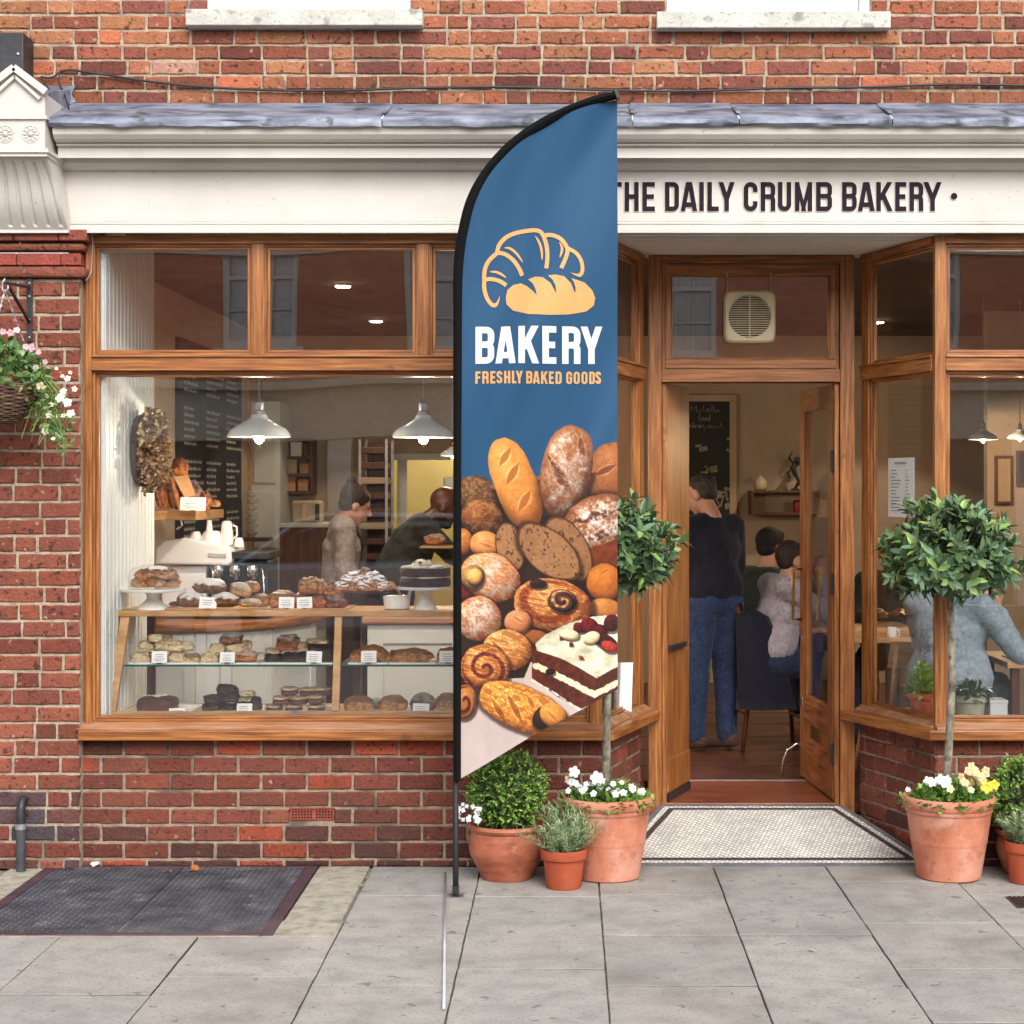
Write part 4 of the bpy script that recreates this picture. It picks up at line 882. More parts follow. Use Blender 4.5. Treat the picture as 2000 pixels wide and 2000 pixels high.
# box shelf on the back wall with ornaments
YS = 5.0
mb = MB(); mb.box(X(1340, 5.3), 4.3, 5.2, 5.3, FZ, 2.95)
a, b = P(1466, 1006, 6.0), P(1600, 958, 6.0)
sh = thing('box_shelf', 'dark wooden box shelf on the cream wall above the seated men', 'shelf', ((a.x + b.x) / 2, 6.1, a.z))
mb = MB(); mb.box(a.x, b.x, 5.95, 6.199, b.z - .02, b.z); mb.box(a.x, b.x, 5.95, 6.199, a.z, a.z + .02); mb.box(a.x, a.x + .02, 5.95, 6.199, a.z + .02, b.z - .02); mb.box(b.x - .02, b.x, 5.95, 6.199, a.z + .02, b.z - .02)
mb.build('shelf_box', [M['wood_dark']], sh, bevel=.002)
M['cream_pot'] = mat('cream_ceramic', lin((190, 168, 140)), lin((206, 184, 156)), scale=4, rough=.5)
q = P(1485, 957, 6.05); mb = MB(); mb.lathe((q.x, q.y, b.z), [(.04, 0), (.055, .02), (.055, .06), (.04, .09), (.02, .10), (.012, .12)], 20); mb.build('teapot', [M['cream_pot']], None, smooth=True, loc=(q.x, q.y, b.z), label='small cream lidded pot on top of the dark box shelf', cat='pot')
q = P(1553, 957, 6.05); mb = MB(); f = lambda *c: Vector((q.x + c[0], q.y + c[1], b.z + c[2]))
mb.lathe((q.x, q.y, b.z), [(.035, 0), (.035, .012), (.02, .018)], 14); mb.tube([f(.0, 0, .015), f(.03, 0, .07), f(.0, 0, .13), f(-.02, 0, .18), f(.01, 0, .22)], [.012, .014, .018, .024, .014], 8); mb.tube([f(.03, 0, .07), f(.05, 0, .02)], [.012, .007], 6); mb.tube([f(-.02, 0, .18), f(-.06, 0, .14), f(-.04, 0, .09)], [.012, .01, .006], 6); mb.tube([f(-.01, 0, .19), f(.05, 0, .22), f(.04, 0, .27)], [.012, .01, .006], 6); mb.blob(f(.015, 0, .24), (.024, .022, .028)); mb.tube([f(.0, .0, .2), f(-.05, 0, .26), f(-.02, 0, .31)], [.006, .01, .003], 6)
mb.build('figurine', [M['black_metal']], None, smooth=True, loc=(q.x, q.y, b.z), label='dark dancing figurine ornament on the end of the box shelf', cat='ornament')
M['red_can'] = mat('red_tin', lin((120, 34, 36)), lin((150, 44, 44)), scale=8, rough=.4)
q = P(1557, 1004, 6.05); mb = MB(); mb.lathe((q.x, q.y, a.z + .02), [(.03, 0), (.034, .006), (.034, .09), (.028, .1), (.0, .1)], 20); mb.build('tin', [M['red_can']], None, smooth=True, sharp=40, loc=(q.x, q.y, a.z + .02), label='small red tin inside the dark box shelf', cat='tin')
# ------------------------------------------------------------------ display case
CXL, CXR = X(238, .32), X(1128, .32); cz1, cz0 = Z(1193, .30), Z(1408, .18)
yT, yB_, yBk = .30, .17, .66
case = thing('display_case', 'oak and glass bakery display case with slanted front in the left window', 'display case', ((CXL + CXR) / 2, .4, cz0), None)
mb = MB(); mb.box(CXL - .012, CXR + .012, yT - .012, yBk + .01, cz1 - .026, cz1); mb.build('top_board', [M['wood_light']], case, bevel=.003)
zb_ = Z(1390, yB_)
mb = MB(); mb.box(CXL - .04, CXR + .04, yB_, yB_ + .03, cz0, zb_); mb.build('bottom_rail', [M['wood_light']], case, bevel=.003)
mb = MB(); mb.box(CXL - .03, CXR + .03, yB_ + .032, yBk, zb_ - .035, zb_ - .02); mb.build('base_board', [M['wood_light']], case, bevel=.002)
posts = [(CXL, CXL - .035, .042), (X(654, .30), X(648, .18), .034), (CXR, CXR + .03, .042)]
for xt, xb_2, wd in posts:
    mb = MB(); mb.bar((xb_2 + wd / 2, yB_ + .016, zb_), (xt + wd / 2, yT + .010, cz1 - .027), wd, .03, 0, (0, 1, 0)); mb.build('front_post', [M['wood_light']], case, bevel=.002)
    mb = MB(); mb.box(xt + .045, xt + .085, yBk - .03, yBk, cz0, cz1 - .028); mb.build('back_post', [M['wood_dark']], case, bevel=.002)
gz = Z(1298, .25)
for xa, xb_3 in ((CXL + .03, X(646, .27)), (X(664, .27), CXR)):
    mb = MB(); mb.box(xa, xb_3, .235, yBk - .04, gz - .007, gz, 0); g = mb.build('glass_shelf', [M['glass_shelf']], case)
    mb = MB(); mb.box(xa, xb_3, .2325, .2348, gz - .008, gz + .001, 0); mb.build('shelf_edge', [M['glass_edge']], case)
mb = MB(); a = Vector((0, yB_ + .024, zb_)); b = Vector((0, yT + .016, cz1 - .03)); mb.add([(CXL + .02, a.y, a.z), (CXR, a.y, a.z), (CXR, b.y, b.z), (CXL + .02, b.y, b.z), (CXL + .02, a.y + .004, a.z), (CXR, a.y + .004, a.z), (CXR, b.y + .004, b.z), (CXL + .02, b.y + .004, b.z)], [(0, 1, 2, 3), (4, 7, 6, 5), (3, 2, 6, 7), (0, 4, 5, 1)])
mb.build('front_glass', [glass_mat('case_glass', (.99, .993, .99), 1.2, .6)], case)
# ------------------------------------------------------------------ counters
def counter(name, label, x0, x1, y0, y1, zt, npan):
    t = thing(name, label, 'counter', ((x0 + x1) / 2, (y0 + y1) / 2, FZ))
    mb = MB(); mb.box(x0 - .03, x1 + .03, y0 - .04, y1, zt - .042, zt); mb.build('worktop', [M['wood_sill']], t, bevel=.01)
    mb = MB(); mb.box(x0, x1, y0, y1 - .02, FZ, zt - .044); mb.build('cabinet', [M['panel']], t)
    pw = (x1 - x0) / npan
    for i in range(npan):
        mb = MB(); a, b = x0 + i * pw, x0 + (i + 1) * pw; d = .012; st = .09
        mb.box(a, a + st, y0 - d, y0, FZ, zt - .044); mb.box(b - st, b - .004, y0 - d, y0, FZ, zt - .044); mb.box(a + st, b - st, y0 - d, y0, zt - .044 - .11, zt - .044); mb.box(a + st, b - st, y0 - d, y0, FZ, FZ + .14)
        mb.build('door_panel', [M['panel']], t, bevel=.003)
    return t
counter('counter', 'white panelled serving counter with wooden top under the cakes on stands', X(718, 2.0), .0, 2.0, 2.5, Z(1204, 2.0), 2)
ct = thing('counter', 'grey panelled counter with curved wooden top carrying the coffee machine', 'counter', (-2.0, 1.7, FZ))
pl = [(-2.44, 1.42), (-2.0, 1.42), (-1.80, 1.50), (-1.60, 1.75), (-1.42, 2.2), (-1.42, 2.7), (-2.44, 2.7)]; zt = 1.0
mb = MB(); mb.prism(pl, 'z', zt - .045, zt); mb.build('worktop', [M['wood_h']], ct, bevel=.008)
mb = MB(); pl2 = [(-2.44, 1.47), (-2.01, 1.47), (-1.83, 1.54), (-1.65, 1.78), (-1.47, 2.2), (-1.47, 2.7), (-2.44, 2.7)]; mb.prism(pl2, 'z', FZ, zt - .047); mb.build('cabinet', [M['panel']], ct)
for (a, b) in zip(pl2[:4], pl2[1:5]):
    a, b = Vector((*a, 0)), Vector((*b, 0)); t = (b - a).normalized(); n = Vector((t.y, -t.x, 0)); L = (b - a).length; mb = MB()
    for u in (.03, L - .03): mb.obox(a + t * u + n * .006 + Vector((0, 0, .56)), t * .028, n * .006, (0, 0, .39))
    for z in (.25, .88): mb.obox(a + t * L / 2 + n * .006 + Vector((0, 0, z)), t * (L / 2 - .06), n * .006, (0, 0, .06))
    mb.build('door_panel', [M['panel']], ct, bevel=.003)
# coffee machine
cm = thing('coffee_machine', 'white domed espresso machine with dark group heads on the curved counter', 'coffee machine', (-1.95, 1.95, zt))
cy_ = 1.75; pz = lambda p: Z(p, cy_); px_ = lambda p: X(p, cy_)
mb = MB(); mb.prism([(px_(303), pz(1102)), (px_(306), pz(1072)), (px_(322), pz(1056)), (px_(362), pz(1050)), (px_(440), pz(1066)), (px_(452), pz(1074)), (px_(454), pz(1098)), (px_(446), pz(1104))], 'y', cy_ - .02, cy_ + .42); mb.build('body', [M['enamel']], cm, bevel=.012)
mb = MB(); mb.prism([(px_(315), zt + .05), (px_(400), zt + .05), (px_(402), pz(1105)), (px_(310), pz(1105))], 'y', cy_ + .02, cy_ + .4); mb.build('side_panel', [M['enamel']], cm, bevel=.01)
mb = MB(); mb.box(px_(400), px_(520), cy_ + .08, cy_ + .4, zt + .05, pz(1095)); mb.build('back_panel', [M['black_metal']], cm, bevel=.01)
mb = MB(); mb.box(px_(400), px_(525), cy_ - .02, cy_ + .42, zt + .02, zt + .06); mb.build('drip_tray', [M['chrome']], cm, bevel=.005)
mb = MB(); mb.box(px_(450), px_(525), cy_ + .0, cy_ + .42, pz(1092), pz(1078)); mb.build('top_tray', [M['black_metal']], cm, bevel=.004)
for i, p in enumerate((425, 458, 492)):
    mb = MB(); g = Vector((px_(p), cy_ + .02, pz(1112))); mb.lathe((g.x, g.y, g.z - .03), [(.0, -.01), (.03, -.01), (.034, .0), (.034, .03), (.028, .05), (0, .05)], 18); mb.build('group_head', [M['chrome']], cm, smooth=True, sharp=40)
    mb = MB(); mb.tube([g + Vector((0, -.02, -.03)), g + Vector((.02, -.09, -.04)), g + Vector((.03, -.15, -.055))], [.009, .012, .014], 8); mb.build('handle', [M['black_metal']], cm, smooth=True)
for i, p in enumerate((410, 508)):
    mb = MB(); g = Vector((px_(p), cy_ - .0, pz(1105))); mb.tube([g, g + Vector((.02, -.03, -.03)), g + Vector((.03, -.04, -.14)), g + Vector((.02, -.05, -.18))], .005, 6); mb.build('steam_wand', [M['chrome']], cm, smooth=True)
mb = MB(); mb.obox((px_(425), cy_ - .021, pz(1085)), (.05, 0, -.003), (0, .002, 0), (0, 0, .012)); mb.build('badge', [M['chrome']], cm)
# cups and jugs on the machine and behind
def vessel(px, py, w, h, Y, name, label, cat, prof, m, grp=None, handle=0):
    s = F / (ZC + Y); p = P(px, py, Y); r = w / 2 / s; hh = h / s
    mb = MB(); mb.lathe(p, [(a * r, b * hh) for a, b in prof], 24)
    if handle: mb.tube([p + Vector((handle * r * .9, 0, hh * .8)), p + Vector((handle * r * 1.5, 0, hh * .75)), p + Vector((handle * r * 1.55, 0, hh * .4)), p + Vector((handle * r * .8, 0, hh * .2))], r * .14, 8)
    o = mb.build(name, [m], None, smooth=True, sharp=50, loc=p, label=label, cat=cat)
    if grp: o['group'] = grp
    return o
CUP = [(.55, 0), (.8, .1), (.98, .5), (1, 1), (.9, .98), (.85, .5), (.0, .2)]; UP = [(1, 0), (.95, .5), (.7, .9), (.6, 1), (.3, 1.02), (0, 1.02)]; JUG = [(.9, 0), (1, .05), (.95, .4), (.8, .85), (.7, .95), (.4, 1), (0, 1)]
vessel(382, 1058, 26, 20, 1.9, 'cup', 'white cup upside down at the left end of the coffee machine top', 'cup', UP, M['porcelain'])
vessel(414, 1063, 46, 26, 1.9, 'bowl', 'broad white bowl upturned on the middle of the coffee machine', 'bowl', UP, M['porcelain'])
vessel(409, 1038, 14, 22, 1.9, 'cup', 'narrow white beaker balanced on top of the upturned bowl', 'cup', [(1, 0), (.6, 1), (0, 1)], M['porcelain'])
vessel(443, 1064, 26, 47, 1.9, 'jug', 'tall white jug with side handle standing on the coffee machine', 'jug', JUG, M['porcelain'], handle=1)
vessel(467, 1068, 20, 18, 1.9, 'cup', 'small white cup at the right end of the coffee machine top', 'cup', UP, M['porcelain'])
# shelf with baguettes
sy0, sy1 = 1.55, 2.35; sz = Z(997, 1.8); sx1 = X(414, 2.0)
t = thing('wall_shelf', 'thick wooden shelf on the left wall carrying baguettes', 'shelf', (-2.3, 1.9, sz))
mb = MB(); mb.box(-2.448, sx1, sy0, sy1, sz - .05, sz); mb.build('board', [M['wood_light']], t, bevel=.004)
mb = MB(); mb.tube([(sx1 - .08, sy0 - .0, sz - .05), (sx1 - .07, sy0 - .01, sz - .08), (sx1 - .10, sy0 - .01, sz - .10)], .006, 6); mb.build('hook', [M['galv']], t)
# kitchen-side fittings
def box_thing(name, label, cat, px0, px1, py0, py1, Y, d, m, bevel=.006, parts=()):
    a, b = P(px0, py1, Y), P(px1, py0, Y); t = thing(name, label, cat, ((a.x + b.x) / 2, Y + d / 2, a.z)); mb = MB(); mb.box(a.x, b.x, Y, Y + d, a.z, b.z); mb.build('body', [m], t, bevel=bevel)
    for (nm, qx0, qx1, qy0, qy1, mm) in parts:
        a2, b2 = P(qx0, qy1, Y), P(qx1, qy0, Y); mb = MB(); mb.box(a2.x, b2.x, Y - .008, Y - .0005, a2.z, b2.z); mb.build(nm, [mm], t, bevel=.002)
    return t
box_thing('toaster', 'cream toaster on the back worktop left of the barista', 'toaster', 568, 626, 978, 1020, 4.6, .2, M['cream_pot'], .02, (('side_panel', 616, 624, 984, 1016, M['black_metal']), ('slot_plate', 590, 600, 984, 1016, M['chrome'])))
box_thing('microwave', 'black microwave with glass front beside the bald baker', 'microwave', 848, 905, 960, 1012, 5.4, .3, M['black_metal'], .006, (('window', 856, 890, 972, 1004, M['glass_edge']),))
box_thing('storage_box', 'grey plastic tub on top of the microwave shelf', 'tub', 866, 900, 932, 957, 5.4, .2, M['galv'], .01)
bc = thing('back_counter', 'dark low back counter with pale top behind the barista', 'counter', (-1.5, 4.8, FZ))
a, b = P(545, 1022, 4.5), P(680, 1030, 4.5); mb = MB(); mb.box(a.x, b.x, 4.5, 5.1, a.z - .03, a.z); mb.build('worktop', [M['panel']], bc, bevel=.004)
mb = MB(); mb.box(a.x, b.x, 4.52, 5.1, FZ, a.z - .032); mb.build('cabinet', [M['wood_dark']], bc)
# tall white cupboard and oak post in the middle distance
mb = MB(); a, b = P(489, 1150, 5.6), P(547, 860, 5.6); mb.box(a.x, b.x, 5.6, 6.15, FZ, b.z + .3)
t = thing('tall_cupboard', 'tall pale grey cupboard against the back wall by the blackboard', 'cupboard', ((a.x + b.x) / 2, 5.9, FZ)); mb.build('body', [M['panel']], t, bevel=.004)
for zz_ in (1.25, 1.75): mb = MB(); mb.box(a.x + .03, b.x - .03, 5.585, 5.6, zz_ + .02, zz_ + .45); mb.build('door', [M['panel']], t, bevel=.003)
mb = MB(); a, b = P(466, 1150, 5.5), P(487, 860, 5.5); mb.box(a.x, b.x, 5.5, 5.6, FZ, 2.94); mb.build('oak_post', [M['wood_light']], bld)
# plate stack shelf
for i, lb in enumerate(('lowest', 'second lowest', 'third from below', 'middle', 'third from the top', 'second from the top', 'topmost')):
    vessel(492, 1046 - i * 13, 26, 9, 5.2, 'bowl', '%s white bowl of the tall stack behind the coffee machine' % lb, 'bowl', [(.5, 0), (1, .8), (1, 1), (.9, 1), (.3, .4), (0, .4)], M['porcelain'], 'stacked white bowls')
mb = MB(); a = P(492, 1049, 5.2); mb.box(a.x - .12, a.x + .14, 5.08, 5.32, a.z - .03, a.z - .003); mb.build('bowl_shelf', [M['wood_dark']], None, loc=(a.x, 5.2, a.z - .03), label='small dark shelf holding the stack of white bowls', cat='shelf')
# shelf unit with boxes, bread rack
su = thing('shelf_unit', 'dark wooden shelf unit with amber lit shelf on the back wall', 'shelf', (X(575, 6), 6.1, Z(960, 6)))
a, b = P(548, 962, 5.95), P(606, 860, 5.95)
for k in range(4): mb = MB(); z = a.z + k * (b.z - a.z) / 3; mb.box(a.x, b.x, 5.95, 6.19, z - .012, z + .012); mb.build('shelf', [M['wood_dark']], su)
mb = MB(); mb.box(a.x - .02, a.x, 5.95, 6.19, a.z - .012, b.z + .012); mb.box(b.x, b.x + .02, 5.95, 6.19, a.z - .012, b.z + .012); mb.build('side', [M['wood_dark']], su)
M['kraft'] = mat('kraft_paper', lin((176, 132, 86)), lin((196, 152, 106)), scale=8, rough=.8)
for k, (u, v, hh, mm, lb) in enumerate(((.1, 0, .12, 'kraft', 'brown paper bundle on the lowest shelf of the dark shelf unit'), (.55, 0, .09, 'wood_light', 'wooden crate on the lowest shelf of the dark shelf unit'), (.15, 1, .11, 'cream_pot', 'cream storage box on the middle shelf of the dark shelf unit'), (.6, 1, .08, 'kraft', 'flat brown box on the middle shelf of the dark shelf unit'), (.3, 2, .12, 'paper', 'white box on the upper shelf of the dark shelf unit'))):
    x = a.x + (b.x - a.x) * u; z = a.z + v * (b.z - a.z) / 3 + .0125; mb = MB(); mb.box(x, x + .085, 6.0, 6.15, z, z + hh); mb.box(x - .003, x + .088, 5.997, 6.153, z + hh - .03, z + hh + .002); mb.build('box', [M[mm]], None, loc=(x + .04, 6.07, z), bevel=.003, label=lb, cat='box')
rk = thing('bread_rack', 'tall slatted metal bread rack behind the barista near the kitchen door', 'rack', (X(728, 5.4), 5.6, FZ))
xa, xb_4 = X(704, 5.4), X(752, 5.4)
for k in range(15):
    mb = MB(); z = .38 + k * .115; mb.box(xa, xb_4, 5.42, 5.85, z, z + .05); mb.build('tray', [M['wood_dark'] if k % 3 else M['poster_frame']], rk, bevel=.004)
mb = MB(); mb.box(xa, xb_4, 5.86, 5.88, FZ, 2.08); mb.build('back_panel', [M['wood_dark']], rk)
for x in (xa - .015, xb_4):
    for y in (5.4, 5.86): mb = MB(); mb.box(x, x + .02, y, y + .02, FZ, 2.1); mb.build('upright', [M['galv']], rk)
# ------------------------------------------------------------------ extractor fan in the fanlight
fy = DY - .012; fa, fb = P(1414, 671, fy - .03), P(1515, 568, fy - .03)
fan = thing('extractor_fan', 'yellowed square extractor fan with round grille in the window above the door', 'fan', ((fa.x + fb.x) / 2, fy, fa.z))
M['ivory'] = mat('yellowed_plastic', lin((186, 170, 134)), lin((202, 186, 150)), scale=6, rough=.4, bump=.05)
fcx, fcz = P(1464.5, 618, fy - .03).x, P(1464.5, 618, fy - .03).z; fr_ = (fb.x - fa.x) * .415
mb = MB(); n = 40; hwx, hwz = (fb.x - fa.x) / 2, (fb.z - fa.z) / 2; rings = []
def sqp(a, f=1): 
    c, s = math.cos(a), math.sin(a); k = 1 / ((abs(c) ** 9 + abs(s) ** 9) ** (1 / 9)); return fcx + hwx * f * c * k, fcz + hwz * f * s * k
for (kind, f, yy) in (('s', 1, fy), ('s', 1, fy - .022), ('s', .93, fy - .034), ('c', 1.06, fy - .036), ('c', 1.0, fy - .034), ('c', .98, fy - .012)):
    for i in range(n):
        a = 2 * math.pi * i / n
        x, z = sqp(a, f) if kind == 's' else (fcx + fr_ * f * math.cos(a), fcz + fr_ * f * math.sin(a)); rings.append((x, yy, z))
mb.add(rings, [(i + n * k, (i + 1) % n + n * k, (i + 1) % n + n * (k + 1), i + n * (k + 1)) for k in range(5) for i in range(n)]); mb.build('housing', [M['ivory']], fan, smooth=True, sharp=35)
mb = MB(); mb.lathe((0, 0, 0), [(fr_ * .99, 0), (0, .001)], n); mb.v = [(fcx + x, fy - .011 + z, fcz + y) for x, y, z in mb.v]; mb.build('well', [M['dark']], fan)
mb = MB()
for k in range(-9, 10):
    z = k * fr_ / 9.6; L = math.sqrt(max(0, fr_ ** 2 - z ** 2)); mb.box(fcx - L, fcx + L, fy - .033, fy - .029, fcz + z - .0022, fcz + z + .0022)
mb.box(fcx - .003, fcx + .003, fy - .0285, fy - .026, fcz - fr_, fcz + fr_); mb.build('grille', [M['ivory']], fan)
mb = MB(); mb.blob((fcx, fy - .018, fcz), (.022, .008, .022)); 
for k in range(5):
    a = k * 1.2566; mb.blob((fcx + .045 * math.cos(a), fy - .016, fcz + .045 * math.sin(a)), (.038, .003, .018), rot(0, -math.degrees(a) + 12, 0), nu=10, nv=6)
mb.build('blades', [M['black_metal']], fan, smooth=True)
for p in (1420, 1506): mb = MB(); c = P(p, 566, fy - .012); mb.tube([c + Vector((0, 0, -.01)), c + Vector((.002, 0, .03)), c + Vector((-.001, 0, .085))], .0028, 6); mb.build('wire', [M['galv']], fan)
# menu sheet taped inside the right canted window
A_, B_ = Vector((iR[0], iR[1], 0)), Vector((aR[0], aR[1], 0)); tv = (B_ - A_).normalized(); nv = Vector((tv.y, -tv.x, 0))
def on_cant(px, py, off=-.032):
    # point where the view ray meets the cant plane
    A2 = A_ + nv * off; k = (px - CX) / F     # X = k (ZC + Y)
    u = (k * (ZC + A2.y) - A2.x) / (tv.x - k * tv.y); q = A2 + tv * u; return Vector((q.x, q.y, Z(py, q.y)))
c00, c10 = on_cant(1735, 1010), on_cant(1786, 1010); zt_, zb2 = on_cant(1735, 895).z, on_cant(1760, 1010).z
mn = thing('menu_sheet', 'white printed menu sheet taped inside the canted window right of the door', 'menu', ((c00 + c10) / 2).xy.to_3d() + Vector((0, 0, zb2)))
mb = MB(); n = 8
for k in range(n):
    u0, u1 = k / n, (k + 1) / n
c = (c00 + c10) / 2; wv = (c10 - c00); wv.z = 0; mb.obox(Vector((c.x, c.y, (zt_ + zb2) / 2)), wv / 2, nv * .0006, (0, 0, (zt_ - zb2) / 2)); mb.build('sheet', [M['paper']], mn)
mb = MB(); W_ = wv.length; wt = wv.normalized(); H_ = zt_ - zb2; org = Vector((c00.x, c00.y, zb2)) + nv * .001
pp = lambda x, y, d: org + wt * x * W_ + Vector((0, 0, y * H_)) + nv * (d)
r_ = random.Random(4)
for k in range(7): ribbon(mb, [(.28 + k * .065, .885), (.28 + k * .065, .935)], .022, pp, .0006)
ribbon(mb, [(.25, .91), (.74, .91)], .006, pp, .0009); ribbon(mb, [(.3, .85), (.68, .85)], .004, pp, .0006)
for k in range(13):
    y = .79 - k * .057
    ribbon(mb, [(.1, y), (.1 + r_.uniform(.15, .42), y)], .012, pp, .0006); ribbon(mb, [(.66, y), (.66 + r_.uniform(.08, .2), y)], .010, pp, .0006)
mb.build('print', [M['ink']], mn)
# white notice in the left canted window
A_, B_ = Vector((*aL, 0)), Vector((*iL, 0))
# ------------------------------------------------------------------ across the street (seen in the reflections)
opp = thing('opposite_building', 'brick terrace with white sash windows across the street, seen only mirrored in the shop glass', 'building', (0, -16.2, 0))
bm = bpy.data.materials.new('opposite_brick'); bm.use_nodes = True; n_ = bm.node_tree.nodes; l_ = bm.node_tree.links; b_s = n_['Principled BSDF']; b_s.inputs['Roughness'].default_value = .9
g_ = n_.new('ShaderNodeNewGeometry'); sx_ = n_.new('ShaderNodeSeparateXYZ'); cb = n_.new('ShaderNodeCombineXYZ'); l_.new(g_.outputs['Position'], sx_.inputs[0]); l_.new(sx_.outputs['X'], cb.inputs['X']); l_.new(sx_.outputs['Z'], cb.inputs['Y'])
br = n_.new('ShaderNodeTexBrick'); br.inputs['Scale'].default_value = 1; br.inputs['Brick Width'].default_value = .225; br.inputs['Row Height'].default_value = .075; br.inputs['Mortar Size'].default_value = .009
br.inputs['Color1'].default_value = (*lin((186, 98, 76)), 1); br.inputs['Color2'].default_value = (*lin((210, 118, 90)), 1); br.inputs['Mortar'].default_value = (*lin((160, 132, 112)), 1); l_.new(cb.outputs[0], br.inputs['Vector']); l_.new(br.outputs['Color'], b_s.inputs['Base Color'])
OY = -16.2; wins = [-6.8, -4.24, -1.69, 1.70, 4.85, 7.6]; wz0, wz1 = 3.62, 5.6
mb = MB(); mb.box(-14, 14, OY - .4, OY, 3.2, wz0); mb.box(-14, 14, OY - .4, OY, wz1, 6.1); e = [-14] + [v for w in wins for v in (w - .5, w + .5)] + [14]
for a, b in zip(e[::2], e[1::2]): mb.box(a, b, OY - .4, OY, wz0, wz1)
mb.build('brick_front', [bm], opp)
mb = MB(); mb.box(-14, 14, OY - .2, OY + .06, 4.95, 5.25); mb.build('string_course', [M['cream']], opp)
mb = MB(); mb.box(-14, 14, OY - .3, OY + .14, 2.4, 3.2); mb.box(-14, 14, OY - .3, OY + .32, 3.1, 3.2); mb.build('shop_fascia', [M['stone_sill']], opp, bevel=.01)
mb = MB(); mb.box(-14, 14, OY - .3, OY - .2, 0.1, 2.4); mb.build('shop_front', [M['black_metal']], opp)
for x in (-9, -6, -3.05, 0, 3.2, 6.2, 9): mb = MB(); mb.box(x - .16, x + .16, OY - .2, OY + .1, .1, 2.4); mb.build('shop_pilaster', [M['cream']], opp, bevel=.01)
for w in wins:
    mb = MB(); f0 = OY - .12
    mb.box(w - .5, w - .42, f0, f0 + .08, wz0, wz1); mb.box(w + .42, w + .5, f0, f0 + .08, wz0, wz1); mb.box(w - .42, w + .42, f0, f0 + .08, wz1 - .08, wz1); mb.box(w - .42, w + .42, f0, f0 + .08, wz0, wz0 + .1); mb.box(w - .42, w + .42, f0, f0 + .07, 4.58, 4.64)
    for q in (-.14, .14): mb.box(w + q - .012, w + q + .012, f0 + .01, f0 + .05, wz0 + .1, wz1 - .08)
    for q in (.5, 1.45): mb.box(w - .42, w + .42, f0 + .012, f0 + .045, wz0 + q - .012, wz0 + q + .012)
    wf = mb.build('sash_window', [M['white_paint']], opp); mb = MB(); mb.box(w - .42, w + .42, f0 - .02, f0, wz0, wz1); mb.build('pane', [M['galv']], wf)
    mb = MB(); mb.box(w - .6, w + .6, OY - .1, OY + .1, wz0 - .1, wz0 - .002); mb.build('window_sill', [M['white_paint']], wf)
# parked car across the street
car = thing('parked_car', 'silver grey hatchback parked across the street, seen only mirrored in the shop window', 'car', (-2.2, -11.1, 0))
def loft(mb, secs, mi=0):
    m = len(secs[0]); vs = [p for s in secs for p in s]; n = len(secs)
    mb.add(vs, [(i * m + k, i * m + (k + 1) % m, (i + 1) * m + (k + 1) % m, (i + 1) * m + k) for i in range(n - 1) for k in range(m)] + [tuple(range(m))[::-1], tuple(range((n - 1) * m, n * m))], mi)
M['car_paint'] = mat('silver_car_paint', lin((150, 156, 168)), lin((160, 166, 178)), scale=4, rough=.22, metal=.5, coat=1); M['rubber'] = mat('rubber', (.012, .012, .012), (.02, .02, .02), scale=20, rough=.8); M['car_glass'] = mat('dark_car_glass', (.01, .012, .014), rough=.05)
cx0, cy0 = -2.2, -11.1
body = [(-2.1, .45), (-2.12, .62), (-2.0, .85), (-1.3, .95), (1.3, 1.0), (2.0, .96), (2.08, .7), (2.08, .42), (1.95, .28), (-1.95, .28)]
mb = MB(); secs = []
for yy, k in ((-.86, .97), (-.8, 1), (.8, 1), (.86, .97)): secs.append([(cx0 + x * k, cy0 + yy, z if z < .5 else z - (0 if abs(yy) < .85 else .04)) for x, z in body])
loft(mb, secs); mb.build('body', [M['car_paint']], car, smooth=True, sharp=35, bevel=.03)
mb = MB(); roof = [(-1.25, .94), (-.62, 1.36), (-.3, 1.44), (.9, 1.46), (1.5, 1.36), (1.95, .98)]
secs = []
for yy, zz_, kk in ((-.78, 0, 1.0), (-.62, 0, .0), (.62, 0, .0), (.78, 0, 1.0)): secs.append([(cx0 + x * (1 - .03 * kk), cy0 + yy, z if z < 1 else z - .10 * kk) for x, z in roof])
loft(mb, secs); mb.build('cabin', [M['car_glass']], car, smooth=True, sharp=30)
mb = MB(); loft(mb, [[(cx0 + x, cy0 + yy, z + .012) for x, z in roof[1:5]] + [(cx0 + x, cy0 + yy, z - .02) for x, z in roof[1:5]][::-1] for yy in (-.62, 0, .62)]); 
for yy in (.64, -.64): mb.tube([(cx0 + x, cy0 + yy * (1.16 if z < 1 else 1.0), z + .01) for x, z in roof], .03, 6)
mb.build('roof', [M['car_paint']], car, smooth=True, sharp=40)
for x in (-1.35, 1.3):
    for yy in (-.82, .82):
        mb = MB(); mb.lathe((0, 0, 0), [(.2, -.1), (.3, -.1), (.32, -.06), (.32, .06), (.3, .1), (.2, .1)], 28); mb.v = [(cx0 + x + a, cy0 + yy + c * .9, .32 + b) for a, b, c in mb.v]; wh = mb.build('wheel', [M['rubber']], car, smooth=True, sharp=40)
        mb = MB(); mb.lathe((0, 0, 0), [(0, -.09), (.2, -.085), (.2, .085), (0, .09)], 20); mb.v = [(cx0 + x + a, cy0 + yy + c * 1.05, .32 + b) for a, b, c in mb.v]; mb.build('rim', [M['galv']], wh)
